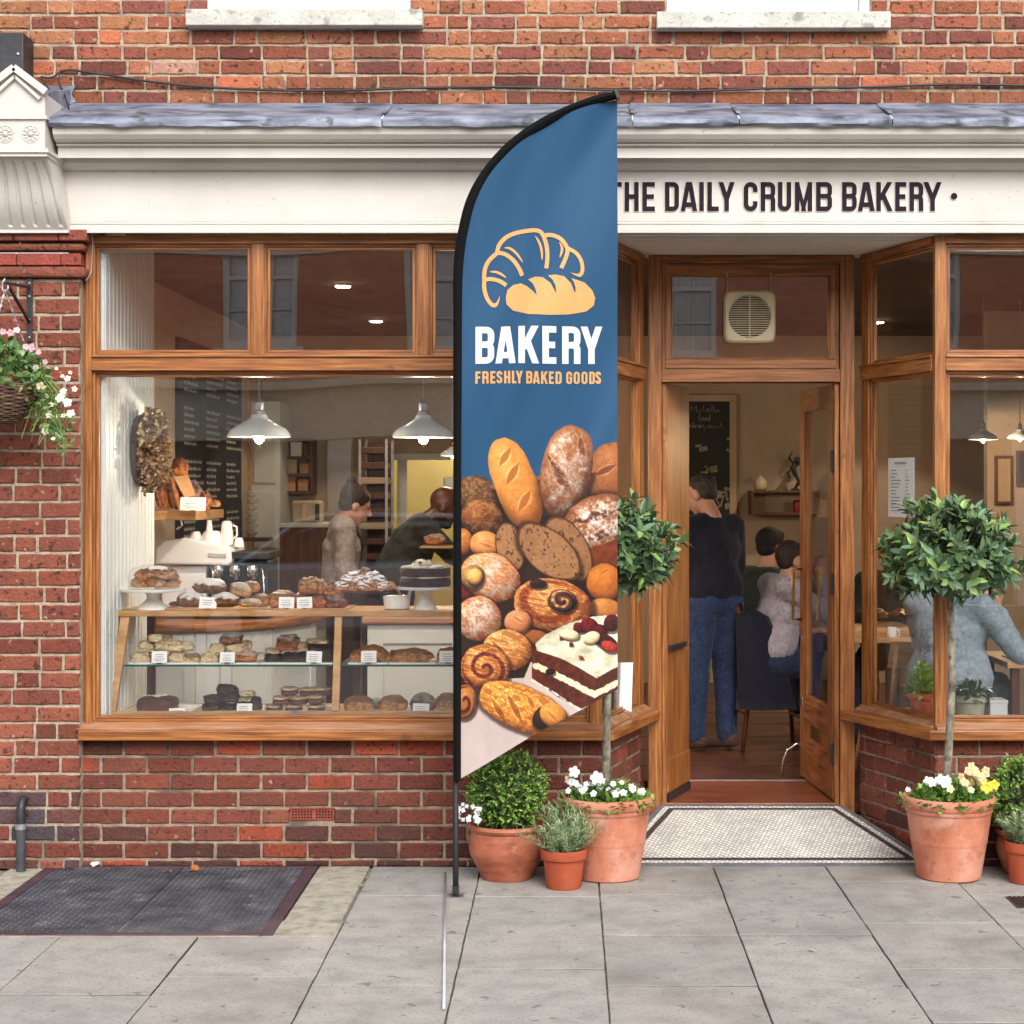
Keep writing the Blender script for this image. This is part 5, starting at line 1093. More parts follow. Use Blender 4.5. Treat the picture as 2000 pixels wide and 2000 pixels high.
# ------------------------------------------------------------------ feather flag
YF = -.60
M['black_cloth'] = mat('black_sleeve_cloth', (.004, .004, .004), (.007, .007, .007), scale=90, rough=.95, spec=.15)
flag = thing('feather_flag', 'tall blue feather flag with croissant emblem and printed breads before the shop', 'flag', P(890, 1750, YF))
f1 = lambda x, y: (860 + .3313 * x, 160 + .3313 * y)
def wave(px, py):
    a = (px * .82 + py * .57); b = (px * .9 + py * .3)
    e = np.clip((np.asarray(px, float) - 890) / 140, 0, 1)
    w = (.024 + .012 * np.clip((700 - py) / 400., 0, 1)) * np.sin(a / 42.) + .018 * np.sin(b / 27. + 1.3) + .006 * np.sin(py / 95. + px / 60.) + .0055 * np.sin((px * .8 + py * .42) / 15. + .7) * (1 + .8 * np.sin(py / 120.))
    return YF - .004 + w * e
def fpt(px, py, d=0):
    Y = float(wave(px, py)) - d; s = (ZC + YF) / F
    return ((px - CX) * s, Y, H - (py - CY) * s)
outer = [(885, 1524), (885, 800), (885, 557.6), (888, 491), (896.5, 441.6), (909.7, 392), (933, 345.5), (969, 299), (1009, 262.7), (1059, 229.6), (1108.5, 206.4), (1158, 188), (1203, 178)]
inner = [(901, 1524), (902, 800), (903, 574), (909, 491), (918.6, 441.6), (933.5, 392), (958, 345.5), (991.5, 306), (1025, 276), (1071, 246), (1117, 221), (1164, 205), (1206, 194)]
def smooth_path(p, k=6):
    out = []
    for i in range(len(p) - 1):
        p0, p1, p2, p3 = p[max(i - 1, 0)], p[i], p[i + 1], p[min(i + 2, len(p) - 1)]
        for j in range(k):
            t = j / k; out.append(tuple(.5 * (2 * p1[c] + (p2[c] - p0[c]) * t + (2 * p0[c] - 5 * p1[c] + 4 * p2[c] - p3[c]) * t * t + (3 * p1[c] - p0[c] - 3 * p2[c] + p3[c]) * t ** 3) for c in (0, 1)))
    return out + [p[-1]]
oS, iS = [outer[0]] + smooth_path(outer[1:]), [inner[0]] + smooth_path(inner[1:])
s0 = (ZC + YF) / F; fl = lambda px, py, Y: ((px - CX) * s0, Y, H - (py - CY) * s0)
mb = MB(); n = len(oS); vs = []
for (a, b) in zip(oS, iS):
    for k in range(8):
        an = math.pi * k / 4; c, s = math.cos(an), math.sin(an); u = .5 - .5 * c
        vs.append(fl(a[0] + (b[0] - a[0]) * u, a[1] + (b[1] - a[1]) * u, YF - .002 - .026 * s))
mb.add(vs, [(i * 8 + k, i * 8 + (k + 1) % 8, (i + 1) * 8 + (k + 1) % 8, (i + 1) * 8 + k) for i in range(n - 1) for k in range(8)] + [tuple(range(8)), tuple(range((n - 1) * 8, n * 8))[::-1]])
mb.build('pole_sleeve', [M['black_cloth']], flag, smooth=True, sharp=50)
mb = MB(); mb.prism([(fl(x, y, 0)[0], fl(x, y, 0)[2]) for x, y in ((1198, 178), (1205, 177), (1210.5, 193), (1205, 197))], 'y', YF - .03, YF + .026); mb.build('end_cap', [M['black_metal']], flag, bevel=.002)
mb = MB(); mb.tube([fl(890, 1500, YF), fl(890, 1700, YF), fl(890, 1750, YF)], .0125, 16); mb.build('pole', [M['black']], flag, smooth=True)
# printed cloth: a fine grid whose vertices carry the print
def vn(x, y, seed):
    r = np.random.RandomState(seed).rand(64, 64); xi = np.floor(x).astype(int); yi = np.floor(y).astype(int); fx = x - xi; fy_ = y - yi
    fx = fx * fx * (3 - 2 * fx); fy_ = fy_ * fy_ * (3 - 2 * fy_); g = lambda a, b: r[a % 64, b % 64]
    return (g(xi, yi) * (1 - fx) + g(xi + 1, yi) * fx) * (1 - fy_) + (g(xi, yi + 1) * (1 - fx) + g(xi + 1, yi + 1) * fx) * fy_
def fbm(x, y, s, seed): return (vn(x / s, y / s, seed) + .5 * vn(x * 2 / s, y * 2 / s, seed + 1) + .25 * vn(x * 4 / s, y * 4 / s, seed + 2) + .12 * vn(x * 8 / s, y * 8 / s, seed + 3)) / 1.87
iy = np.array([p[1] for p in iS])[::-1]; ix = np.array([p[0] for p in iS])[::-1]
rows = np.concatenate([np.arange(194.5, 830, 4.), np.arange(830, 1521, 1.2)]); NC = 270
lx_ = np.interp(rows, iy, ix) - 3; rx_ = np.where(rows < 1345, 1206., 1205 + (900.5 - 1205) * (rows - 1345) / (1520 - 1345))
rx_ = np.maximum(rx_, lx_ + .5); u_ = np.linspace(0, 1, NC)
PXg = lx_[:, None] + (rx_ - lx_)[:, None] * u_[None, :]; PYg = np.repeat(rows[:, None], NC, 1)
Yg = wave(PXg, PYg); V3 = np.stack([(PXg - CX) * s0, Yg, H - (PYg - CY) * s0], -1).reshape(-1, 3) - np.array(ORG[flag.name])
x = ((PXg - 860) / .3934).ravel(); y = ((PYg - 800) / .3934).ravel(); C = np.zeros((x.size, 3)); A3 = lambda c: np.array(c, float) / 255
C[:] = A3((28, 78, 116))
def put(mask, col, a=1.):
    global C
    m = (mask * a)[:, None]; C = C * (1 - m) + col * m
sm = lambda e0, e1, v: (lambda t: t * t * (3 - 2 * t))(np.clip((v - e0) / (e1 - e0), 0, 1))
def inside(poly, soft=0):
    r = np.zeros(x.size, bool); n = len(poly); j = n - 1
    for i in range(n):
        xi, yi = poly[i]; xj, yj = poly[j]
        r ^= ((yi > y) != (yj > y)) & (x < (xj - xi) * (y - yi) / ((yj - yi) or 1e-9) + xi); j = i
    return r.astype(float)
def bun(cx, cy, a, b, ang, light, dark, seed, flour=0, flake=0, seeds=0, ns=40, pw=2., slashes=(), crumb=0, swirl=0, fill=(70, 30, 30), rough=.1, amb=.35):
    global x, y, C
    X0, Y0_, C0 = x, y, C; sel = (np.abs(x - cx) < max(a, b) * 1.3) & (np.abs(y - cy) < max(a, b) * 1.3); x, y, C = x[sel], y[sel], C[sel]; notblue = NB[sel]
    t = math.radians(ang); dx, dy = x - cx, y - cy; u = (dx * math.cos(t) + dy * math.sin(t)) / a; v = (-dx * math.sin(t) + dy * math.cos(t)) / b
    wob = 1 + .05 * (fbm(x, y, 70, seed) - .5) * 2; r = (np.abs(u) ** pw + np.abs(v) ** pw) ** (1 / pw) / wob; m = 1 - sm(.975, 1.0, r)
    # soft gap shade between the printed loaves
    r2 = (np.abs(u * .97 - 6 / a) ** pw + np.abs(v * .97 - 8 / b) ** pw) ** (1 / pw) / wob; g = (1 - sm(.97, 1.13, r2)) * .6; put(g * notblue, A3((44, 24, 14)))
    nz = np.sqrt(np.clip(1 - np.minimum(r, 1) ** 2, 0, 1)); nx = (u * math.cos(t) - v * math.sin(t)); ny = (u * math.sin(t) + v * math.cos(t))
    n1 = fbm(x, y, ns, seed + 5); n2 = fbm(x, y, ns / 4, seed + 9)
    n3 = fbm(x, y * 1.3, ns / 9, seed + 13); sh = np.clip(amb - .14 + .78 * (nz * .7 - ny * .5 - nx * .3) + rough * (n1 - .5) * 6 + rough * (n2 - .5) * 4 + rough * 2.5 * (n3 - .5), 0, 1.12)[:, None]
    if crumb:
        sh = np.clip(.78 + .5 * (n2 - .5), 0, 1)[:, None]; col = A3(dark) * (1 - sh) + A3(light) * sh
        holes = sm(.66, .70, fbm(x * 1.5, y, 17, seed + 21))[:, None]; col = col * (1 - holes * .5)
        rim = sm(.9, .95, r)[:, None]; col = col * (1 - rim) + A3((104, 62, 36)) * rim
    else: col = A3(dark) * (1 - sh) + A3(light) * sh
    if swirl:
        th = np.arctan2(v, u); q = (r * swirl - th / (2 * math.pi) + .12 * (n1 - .5)) % 1.0
        f = (sm(.30, .42, q) * (1 - sm(.62, .74, q)) * (1 - sm(.86, .96, r)))[:, None]; col = col * (1 - f) + (A3(fill) * (.6 + .8 * n2[:, None])) * f
        e = (sm(.74, .8, q) * (1 - sm(.84, .98, q)))[:, None] * .3; col = col * (1 - e) + A3((246, 214, 160)) * e
    if not crumb:
        bn = (sm(.46, .66, n1 * .7 + .3 * n2) * .42 * (1 - flour * .5))[:, None]; col = col * (1 - bn) + (A3(dark) * .9 + A3(light) * .12) * bn
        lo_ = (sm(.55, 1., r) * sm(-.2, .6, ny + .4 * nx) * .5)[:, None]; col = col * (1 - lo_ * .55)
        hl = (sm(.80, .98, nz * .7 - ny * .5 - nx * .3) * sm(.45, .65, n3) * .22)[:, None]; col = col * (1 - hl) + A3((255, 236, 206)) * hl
    if flake:
        fk = fbm(u * a * .35 + 9 * n1, v * b * 1.6 + 30 * n1 * flake, 16, seed + 41); fl2 = sm(.52, .6, fk)[:, None] * (1 - sm(.8, 1, r))[:, None] * .5; col = col * (1 - fl2) + (A3(dark) * .8 + A3(light) * .2) * fl2; hl2 = (sm(.40, .46, fk) * (1 - sm(.46, .52, fk)))[:, None] * .25; col = np.clip(col + hl2 * A3((255, 220, 160)), 0, 1)
    if seeds:
        s = sm(.5, .6, fbm(x, y * 1.2, 13, seed + 31))[:, None]; col = col * (1 - s * .45) + A3((206, 170, 122)) * (.5 + .5 * sh) * s * .45
    for (sx0, sy0, sx1, sy1, w) in slashes:
        L = math.hypot(sx1 - sx0, sy1 - sy0); k = np.clip(((x - sx0) * (sx1 - sx0) + (y - sy0) * (sy1 - sy0)) / L ** 2, 0, 1); d = np.hypot(x - sx0 - k * (sx1 - sx0), y - sy0 - k * (sy1 - sy0)) / (w * np.sin(np.pi * np.clip(k, .06, .94)))
        s = (1 - sm(.5, 1.1, d))[:, None]; k2 = min(.7, .2 + w * .018); col = col * (1 - s * k2) + A3(dark) * s * k2 * .9; e = (sm(.75, 1, d) * (1 - sm(1.1, 1.5, d)))[:, None]; col = np.clip(col + e * .12, 0, 1)
    if flour:
        fl_ = (sm(.44, .72, n1 * .55 + n2 * .35 + n3 * .2 + .1 * nz - .05) * flour * sm(.2, .75, nz))[:, None]; col = col * (1 - fl_) + A3((232, 218, 208)) * (.42 + .6 * sh) * fl_
    put(m, np.clip(col, 0, 1)); C0[sel] = C; x, y, C = X0, Y0_, C0
put(inside([(95, 350), (250, 400), (560, 330), (880, 300), (880, 1500), (95, 1500)]), A3((58, 32, 20)))
put(inside([(95, 1400), (200, 1330), (500, 1330), (880, 1500), (880, 1900), (95, 1900)]), (A3((206, 190, 186)) * (1 + .10 * (fbm(x, y * .5, 60, 3) - .5)[:, None])))
NB = 1 - sm(.15, .25, C[:, 2] - C[:, 0])
G, GD = (232, 172, 98), (140, 74, 28)
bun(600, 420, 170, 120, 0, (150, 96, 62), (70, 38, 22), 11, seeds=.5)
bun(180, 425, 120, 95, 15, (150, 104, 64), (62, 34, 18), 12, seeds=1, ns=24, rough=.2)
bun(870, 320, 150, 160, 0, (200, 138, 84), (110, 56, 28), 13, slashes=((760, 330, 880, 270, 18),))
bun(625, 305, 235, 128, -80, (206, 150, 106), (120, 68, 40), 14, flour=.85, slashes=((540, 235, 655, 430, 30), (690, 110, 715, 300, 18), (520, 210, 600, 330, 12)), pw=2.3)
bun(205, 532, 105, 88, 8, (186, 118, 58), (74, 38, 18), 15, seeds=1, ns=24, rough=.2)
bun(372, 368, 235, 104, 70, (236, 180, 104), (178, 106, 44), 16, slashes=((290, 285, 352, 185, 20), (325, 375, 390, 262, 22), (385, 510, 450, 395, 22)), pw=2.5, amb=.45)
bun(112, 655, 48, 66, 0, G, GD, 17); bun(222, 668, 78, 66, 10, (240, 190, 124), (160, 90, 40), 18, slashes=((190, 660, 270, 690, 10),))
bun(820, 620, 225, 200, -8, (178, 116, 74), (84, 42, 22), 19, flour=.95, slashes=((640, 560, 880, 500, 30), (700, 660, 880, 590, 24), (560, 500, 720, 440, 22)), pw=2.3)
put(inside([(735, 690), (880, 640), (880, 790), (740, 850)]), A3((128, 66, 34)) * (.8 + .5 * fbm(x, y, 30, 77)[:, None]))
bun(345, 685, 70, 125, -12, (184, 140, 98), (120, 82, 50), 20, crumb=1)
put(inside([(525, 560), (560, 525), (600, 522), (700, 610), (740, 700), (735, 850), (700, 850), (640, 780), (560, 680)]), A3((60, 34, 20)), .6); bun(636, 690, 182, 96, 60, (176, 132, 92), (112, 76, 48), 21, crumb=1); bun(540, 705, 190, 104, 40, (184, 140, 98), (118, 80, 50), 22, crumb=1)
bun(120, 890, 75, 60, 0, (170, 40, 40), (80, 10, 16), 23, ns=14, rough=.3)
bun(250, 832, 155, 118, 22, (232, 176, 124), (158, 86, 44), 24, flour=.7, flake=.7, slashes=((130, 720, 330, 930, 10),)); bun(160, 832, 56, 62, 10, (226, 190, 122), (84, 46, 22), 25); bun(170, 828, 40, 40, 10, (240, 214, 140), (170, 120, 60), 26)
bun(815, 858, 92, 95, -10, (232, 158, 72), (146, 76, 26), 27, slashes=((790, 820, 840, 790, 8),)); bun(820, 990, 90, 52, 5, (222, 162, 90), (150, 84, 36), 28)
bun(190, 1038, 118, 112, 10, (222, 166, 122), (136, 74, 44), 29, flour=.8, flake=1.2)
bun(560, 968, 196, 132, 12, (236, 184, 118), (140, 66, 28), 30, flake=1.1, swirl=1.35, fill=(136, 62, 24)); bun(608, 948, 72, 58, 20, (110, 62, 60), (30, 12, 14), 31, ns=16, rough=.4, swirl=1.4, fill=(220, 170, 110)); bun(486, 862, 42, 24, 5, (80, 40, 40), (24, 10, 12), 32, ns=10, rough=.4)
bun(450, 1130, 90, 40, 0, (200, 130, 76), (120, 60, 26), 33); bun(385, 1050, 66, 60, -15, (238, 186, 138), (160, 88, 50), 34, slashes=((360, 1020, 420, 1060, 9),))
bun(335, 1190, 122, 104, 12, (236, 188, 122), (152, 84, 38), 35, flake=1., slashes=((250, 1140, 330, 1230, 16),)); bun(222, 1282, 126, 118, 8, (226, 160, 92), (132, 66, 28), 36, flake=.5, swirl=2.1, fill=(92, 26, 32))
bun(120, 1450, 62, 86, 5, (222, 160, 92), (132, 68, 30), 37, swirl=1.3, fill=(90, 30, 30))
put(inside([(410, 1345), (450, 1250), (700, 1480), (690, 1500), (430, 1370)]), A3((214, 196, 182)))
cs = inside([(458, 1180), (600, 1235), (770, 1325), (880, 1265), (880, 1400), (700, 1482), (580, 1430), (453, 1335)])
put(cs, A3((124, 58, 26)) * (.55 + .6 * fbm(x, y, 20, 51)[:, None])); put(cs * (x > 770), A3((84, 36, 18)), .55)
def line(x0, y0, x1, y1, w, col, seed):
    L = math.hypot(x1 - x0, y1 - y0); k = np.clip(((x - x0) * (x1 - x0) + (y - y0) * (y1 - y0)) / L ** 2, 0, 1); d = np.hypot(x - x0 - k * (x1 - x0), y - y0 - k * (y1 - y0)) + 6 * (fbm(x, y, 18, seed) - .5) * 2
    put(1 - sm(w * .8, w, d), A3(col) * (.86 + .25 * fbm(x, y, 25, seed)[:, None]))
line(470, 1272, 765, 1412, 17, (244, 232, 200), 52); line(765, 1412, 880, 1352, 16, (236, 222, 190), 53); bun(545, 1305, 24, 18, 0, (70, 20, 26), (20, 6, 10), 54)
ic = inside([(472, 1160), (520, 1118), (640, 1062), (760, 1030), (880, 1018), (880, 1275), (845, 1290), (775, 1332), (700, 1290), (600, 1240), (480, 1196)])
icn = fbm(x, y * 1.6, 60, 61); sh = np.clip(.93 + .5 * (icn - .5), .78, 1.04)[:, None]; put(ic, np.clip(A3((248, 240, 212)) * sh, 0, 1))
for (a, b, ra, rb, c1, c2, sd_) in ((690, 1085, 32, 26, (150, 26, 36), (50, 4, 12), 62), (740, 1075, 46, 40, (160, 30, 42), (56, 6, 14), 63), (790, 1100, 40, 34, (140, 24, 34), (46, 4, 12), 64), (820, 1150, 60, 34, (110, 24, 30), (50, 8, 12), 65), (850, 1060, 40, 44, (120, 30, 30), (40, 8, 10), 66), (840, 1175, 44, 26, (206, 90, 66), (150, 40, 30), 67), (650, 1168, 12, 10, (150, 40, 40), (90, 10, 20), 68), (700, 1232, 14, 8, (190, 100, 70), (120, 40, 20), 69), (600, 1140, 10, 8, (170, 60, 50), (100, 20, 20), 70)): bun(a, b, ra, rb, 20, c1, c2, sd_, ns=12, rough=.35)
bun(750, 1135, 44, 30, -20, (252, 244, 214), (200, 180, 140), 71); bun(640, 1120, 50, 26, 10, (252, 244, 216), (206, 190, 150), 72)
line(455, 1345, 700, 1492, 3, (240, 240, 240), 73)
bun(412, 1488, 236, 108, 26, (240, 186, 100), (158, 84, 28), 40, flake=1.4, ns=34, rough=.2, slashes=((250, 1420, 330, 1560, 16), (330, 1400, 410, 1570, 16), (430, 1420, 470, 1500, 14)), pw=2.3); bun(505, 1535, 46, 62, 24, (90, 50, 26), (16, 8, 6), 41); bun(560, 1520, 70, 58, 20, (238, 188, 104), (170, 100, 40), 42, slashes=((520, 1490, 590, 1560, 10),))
rowb = (NB > .5)[:, None] | (C[:, 2:3] < C[:, 0:1]); C = np.where(rowb, C ** 1.28, C * .95) * .97
Cl = np.where(C <= .04045, C / 12.92, ((C + .055) / 1.055) ** 2.4)
nr = len(rows); me = bpy.data.meshes.new('banner'); idx = np.arange(nr * NC).reshape(nr, NC)
q = np.stack([idx[:-1, :-1], idx[1:, :-1], idx[1:, 1:], idx[:-1, 1:]], -1).reshape(-1, 4)
me.vertices.add(len(V3)); me.vertices.foreach_set('co', V3.ravel()); me.loops.add(q.size); me.loops.foreach_set('vertex_index', q.ravel().astype(np.int32)); me.polygons.add(len(q)); me.polygons.foreach_set('loop_start', np.arange(0, q.size, 4, dtype=np.int32)); me.polygons.foreach_set('loop_total', np.full(len(q), 4, np.int32)); me.update(calc_edges=True)
at = me.color_attributes.new('Col', 'FLOAT_COLOR', 'POINT'); at.data.foreach_set('color', np.concatenate([Cl, np.ones((len(Cl), 1))], 1).astype(np.float32).ravel())
me.polygons.foreach_set('use_smooth', np.ones(len(q), bool))
M['banner'] = mat('printed_polyester', (.96, .96, .96), (1.02, 1.02, 1.02), scale=300, rough=.62, spec=.3, attr=True, sheen=.15, bump=.02, bscale=900)
me.materials.append(M['banner']); bo = bpy.data.objects.new('banner', me); COL.objects.link(bo); bo.parent = flag; ORG[bo.name] = ORG[flag.name]
sd_m = bo.modifiers.new('cloth thickness', 'SOLIDIFY'); sd_m.thickness = .0012; sd_m.offset = 0
# emblem and lettering
M['ochre'] = mat('ochre_print', lin((204, 152, 90)), lin((210, 158, 96)), scale=30, rough=.6); M['white_print'] = mat('white_print', lin((212, 212, 212)), lin((218, 218, 218)), scale=30, rough=.6)
pf = lambda x, y, d: fpt(*f1(x, y), d + .0032)
mb = MB(); T = 24
for k, (pts, t, tp) in enumerate([
    ([(335, 1003), (345, 962), (385, 915), (450, 885), (540, 871), (585, 878), (607, 905), (625, 960), (631, 1010), (631, 1050), (625, 1103)], T, 0), ([(338, 1005), (380, 1012), (430, 1048), (465, 1100), (482, 1142)], T, 0), ([(342, 1000), (290, 1048), (264, 1098), (258, 1150), (262, 1172)], T, 0), ([(262, 1165), (300, 1160), (350, 1172), (388, 1197)], T, 0),
    ([(260, 1165), (258, 1212), (272, 1268), (297, 1306), (318, 1316), (337, 1300), (350, 1260)], T, 2), ([(612, 903), (660, 904), (710, 928), (742, 970), (750, 1000), (740, 1040), (713, 1103)], T, 0), ([(752, 985), (800, 1012), (830, 1058), (838, 1108), (826, 1140), (800, 1140), (768, 1128)], T - 2, 2),
    ([(376, 975), (410, 978), (450, 1010), (486, 1062)], 14, 1), ([(290, 1118), (325, 1118), (360, 1132), (388, 1152)], 14, 1), ([(560, 905), (585, 950), (598, 1000), (600, 1052)], 14, 1), ([(702, 948), (716, 975), (716, 1005), (704, 1040)], 14, 1)]):
    sp = smooth_path(pts, 5)
    tap = (lambda t: math.sin(math.pi * min(.98, max(.02, t))) ** .6 * 1.1) if tp == 1 else (lambda t: 1 if t < .7 else max(.08, 1 - (t - .7) / .3)) if tp == 2 else None
    ribbon(mb, sp, t, pf, k * .00015, 0, 0, tap=tap)
mb.build('croissant_emblem', [M['ochre']], flag)
loaf = [(385, 1270), (395, 1225), (430, 1195), (475, 1187), (510, 1205), (545, 1235), (570, 1262), (562, 1225), (545, 1190), (518, 1165), (560, 1150), (605, 1155), (650, 1190), (684, 1252), (680, 1205), (662, 1170), (635, 1145), (680, 1140), (730, 1150), (770, 1190), (795, 1252), (797, 1215), (788, 1185), (772, 1160), (850, 1185), (895, 1230), (912, 1275), (905, 1320), (860, 1355), (760, 1373), (640, 1378), (520, 1373), (430, 1350), (390, 1310)]
mb = MB(); st = 3
def crossings(xx):
    r = []
    for (x0, y0), (x1, y1) in zip(loaf, loaf[1:] + loaf[:1]):
        if (x0 > xx) != (x1 > xx): r.append(y0 + (y1 - y0) * (xx - x0) / (x1 - x0))
    return sorted(r)
xx = 386.
while xx < 912:
    a, b = crossings(xx + .01), crossings(min(xx + st, 911.9))
    if len(a) != len(b): a = b = crossings(xx + st / 2)
    for k in range(0, len(a) - 1, 2):
        m = max(1, int(max(a[k + 1] - a[k], b[k + 1] - b[k]) / 22)); vs = []
        for i in range(m + 1): t = i / m; vs += [pf(xx, a[k] + (a[k + 1] - a[k]) * t, 0), pf(xx + st, b[k] + (b[k + 1] - b[k]) * t, 0)]
        mb.add(vs, [(2 * i, 2 * i + 2, 2 * i + 3, 2 * i + 1) for i in range(m)])
    xx += st
mb.build('loaf_emblem', [M['ochre']], flag)
pw_ = lambda x, y, d: fpt(*f1(x, -y), d + .0032)
mb = MB(); word(mb, [('B', 207, 318), ('A', 330, 442), ('K', 462, 578), ('E', 602, 684), ('R', 718, 826), ('Y', 832, 950)], -1662, -1443, 38, pw_, sub=22)
for i, c in enumerate(mb.v): pass
mb.build('lettering', [M['white_print']], flag)
mb = MB(); word(mb, [('F', 207, 238), ('R', 248, 286), ('E', 296, 326), ('S', 333, 368), ('H', 378, 414), ('L', 424, 450), ('Y', 448, 486), ('B', 507, 543), ('A', 547, 586), ('K', 594, 632), ('E', 640, 669), ('D', 679, 715), ('G', 742, 777), ('O', 786, 822), ('O', 832, 868), ('D', 878, 911), ('S', 915, 947)], -1780, -1707, 13, pw_, sub=22)
mb.build('lettering', [M['ochre']], flag)
# clear ground socket under the pole and the pale rod lying on the paving
M['acrylic'] = glass_mat('clear_acrylic', (.86, .88, .9), 1.5, 2.)
b = P(890, 1755, YF); mb = MB(); mb.lathe((b.x, b.y, .001), [(.028, 0), (.028, .006), (.018, .01), (.018, .045), (.0145, .045), (.0145, .012)], 20)
for k in range(4): mb.box(b.x - .035, b.x + .035, b.y - .03 + k * .017, b.y - .026 + k * .017, .001, .006)
mb.build('ground_socket', [M['acrylic']], flag)
rod = MB(); a, b = gp(870, 1708), gp(867, 1975); rod.tube([a + Vector((0, 0, .008)), b + Vector((0, 0, .008))], .0055, 10)
M['pale_metal'] = mat('pale_rod', lin((196, 200, 206)), lin((206, 210, 216)), scale=8, rough=.25, metal=.3)
rod.build('metal_rod', [M['pale_metal']], None, smooth=True, loc=a, label='thin pale metal rod lying on the paving slabs below the flag pole', cat='rod')
# ------------------------------------------------------------------ plants
def leaf(mb, p, d, n, L, W, col, fold=.25, curl=.15, mi=0):
    p = Vector(p); d = Vector(d).normalized(); n = Vector(n); s = d.cross(n)
    if s.length < 1e-4: s = d.orthogonal()
    s.normalize(); n = s.cross(d).normalized(); w = W / 2
    q = lambda t, u, h: p + d * L * t + s * w * u + n * (h * w - curl * L * t * t)
    mb.add([p, q(.3, .85, fold), q(.3, 0, 0), q(.3, -.85, fold), q(.68, .8, fold), q(.68, 0, 0), q(.68, -.8, fold), q(1, 0, .1)],
           [(0, 2, 1), (0, 3, 2), (1, 2, 5, 4), (2, 3, 6, 5), (4, 5, 7), (5, 6, 7)], mi, col)
def rdir(r=random):
    z = r.uniform(-1, 1); a = r.uniform(0, 2 * math.pi); k = math.sqrt(1 - z * z); return Vector((k * math.cos(a), k * math.sin(a), z))
def vary(c, k=.2): f = U(1 - k, 1 + k); return tuple(v * f * U(.94, 1.06) for v in c)
GREENS = [lin((66, 88, 56)), lin((56, 80, 54)), lin((78, 98, 62)), lin((62, 86, 66)), lin((92, 112, 74)), lin((84, 108, 88))]
def flower(mb, p, n, r, col, eye=(.8, .55, .05), k=5, mi=1):
    n = Vector(n).normalized(); a = n.orthogonal().normalized(); b = n.cross(a); p = Vector(p); o = U(0, 6)
    for i in range(k):
        t = o + i * 2 * math.pi / k; d = a * math.cos(t) + b * math.sin(t); s = -a * math.sin(t) + b * math.cos(t); h = n * (.25 * r); w = r * .52
        mb.add([p, p + d * r * .5 + s * w * .9 + h, p + d * r + s * w * .45 + h * U(.3, 1.2), p + d * r - s * w * .45 + h * U(.3, 1.2), p + d * r * .5 - s * w * .9 + h], [(0, 1, 2, 3, 4)], mi, vary(col, .06))
    mb.add([p + a * r * .16 + n * .002, p + b * r * .16 + n * .002, p - a * r * .16 + n * .002, p - b * r * .16 + n * .002, p + n * .005], [(0, 1, 4), (1, 2, 4), (2, 3, 4), (3, 0, 4)], mi, eye)
def pot(t, c, rim, base, h, m, style=0, n=48):
    cx, cy = c; mb = MB()
    if style == 0: pr_ = [(base * .93, 0), (base, .008), (base + (rim - base) * .38, h * .42), (base + (rim - base) * .40, h * .44), (base + (rim - base) * .425, h * .448), (base + (rim - base) * .43, h * .46), (rim * .905, h * .80), (rim * .925, h * .81), (rim * .945, h * .835), (rim * .94, h * .86), (rim * .965, h * .87), (rim * .99, h * .90), (rim, h * .93), (rim * 1.0, h * .97), (rim * .97, h), (rim * .93, h), (rim * .90, h * .97), (rim * .86, h * .85), (0, h * .85)]
    elif style == 1: pr_ = [(base * .93, 0), (base, .006), (rim * .88, h * .74), (rim * .90, h * .75), (rim * .985, h * .76), (rim, h * .78), (rim, h * .97), (rim * .985, h), (rim * .9, h), (rim * .87, h * .85), (0, h * .85)]
    else: pr_ = [(base * .95, 0), (base, .006), (base * 1.12, h * .15), (rim * .97, h * .45), (rim * 1.0, h * .62), (rim * .97, h * .77), (rim * .94, h * .82), (rim * .945, h * .84), (rim * .93, h * .86), (rim * .99, h * .9), (rim * 1.02, h * .94), (rim, h * .99), (rim * .95, h), (rim * .9, h * .97), (rim * .86, h * .85), (0, h * .85)]
    mb.lathe((cx, cy, 0), pr_, n); pt = mb.build('pot', [m], t, smooth=True, sharp=40)
    mb = MB(); m_ = 24; vs = [(cx, cy, h * .9)] + [(cx + rim * .88 * math.cos(i * 2 * math.pi / m_), cy + rim * .88 * math.sin(i * 2 * math.pi / m_), h * .87 + U(-.005, .01)) for i in range(m_)]
    mb.add(vs, [(0, 1 + i, 1 + (i + 1) % m_) for i in range(m_)]); mb.build('soil', [M['soil']], pt); return pt
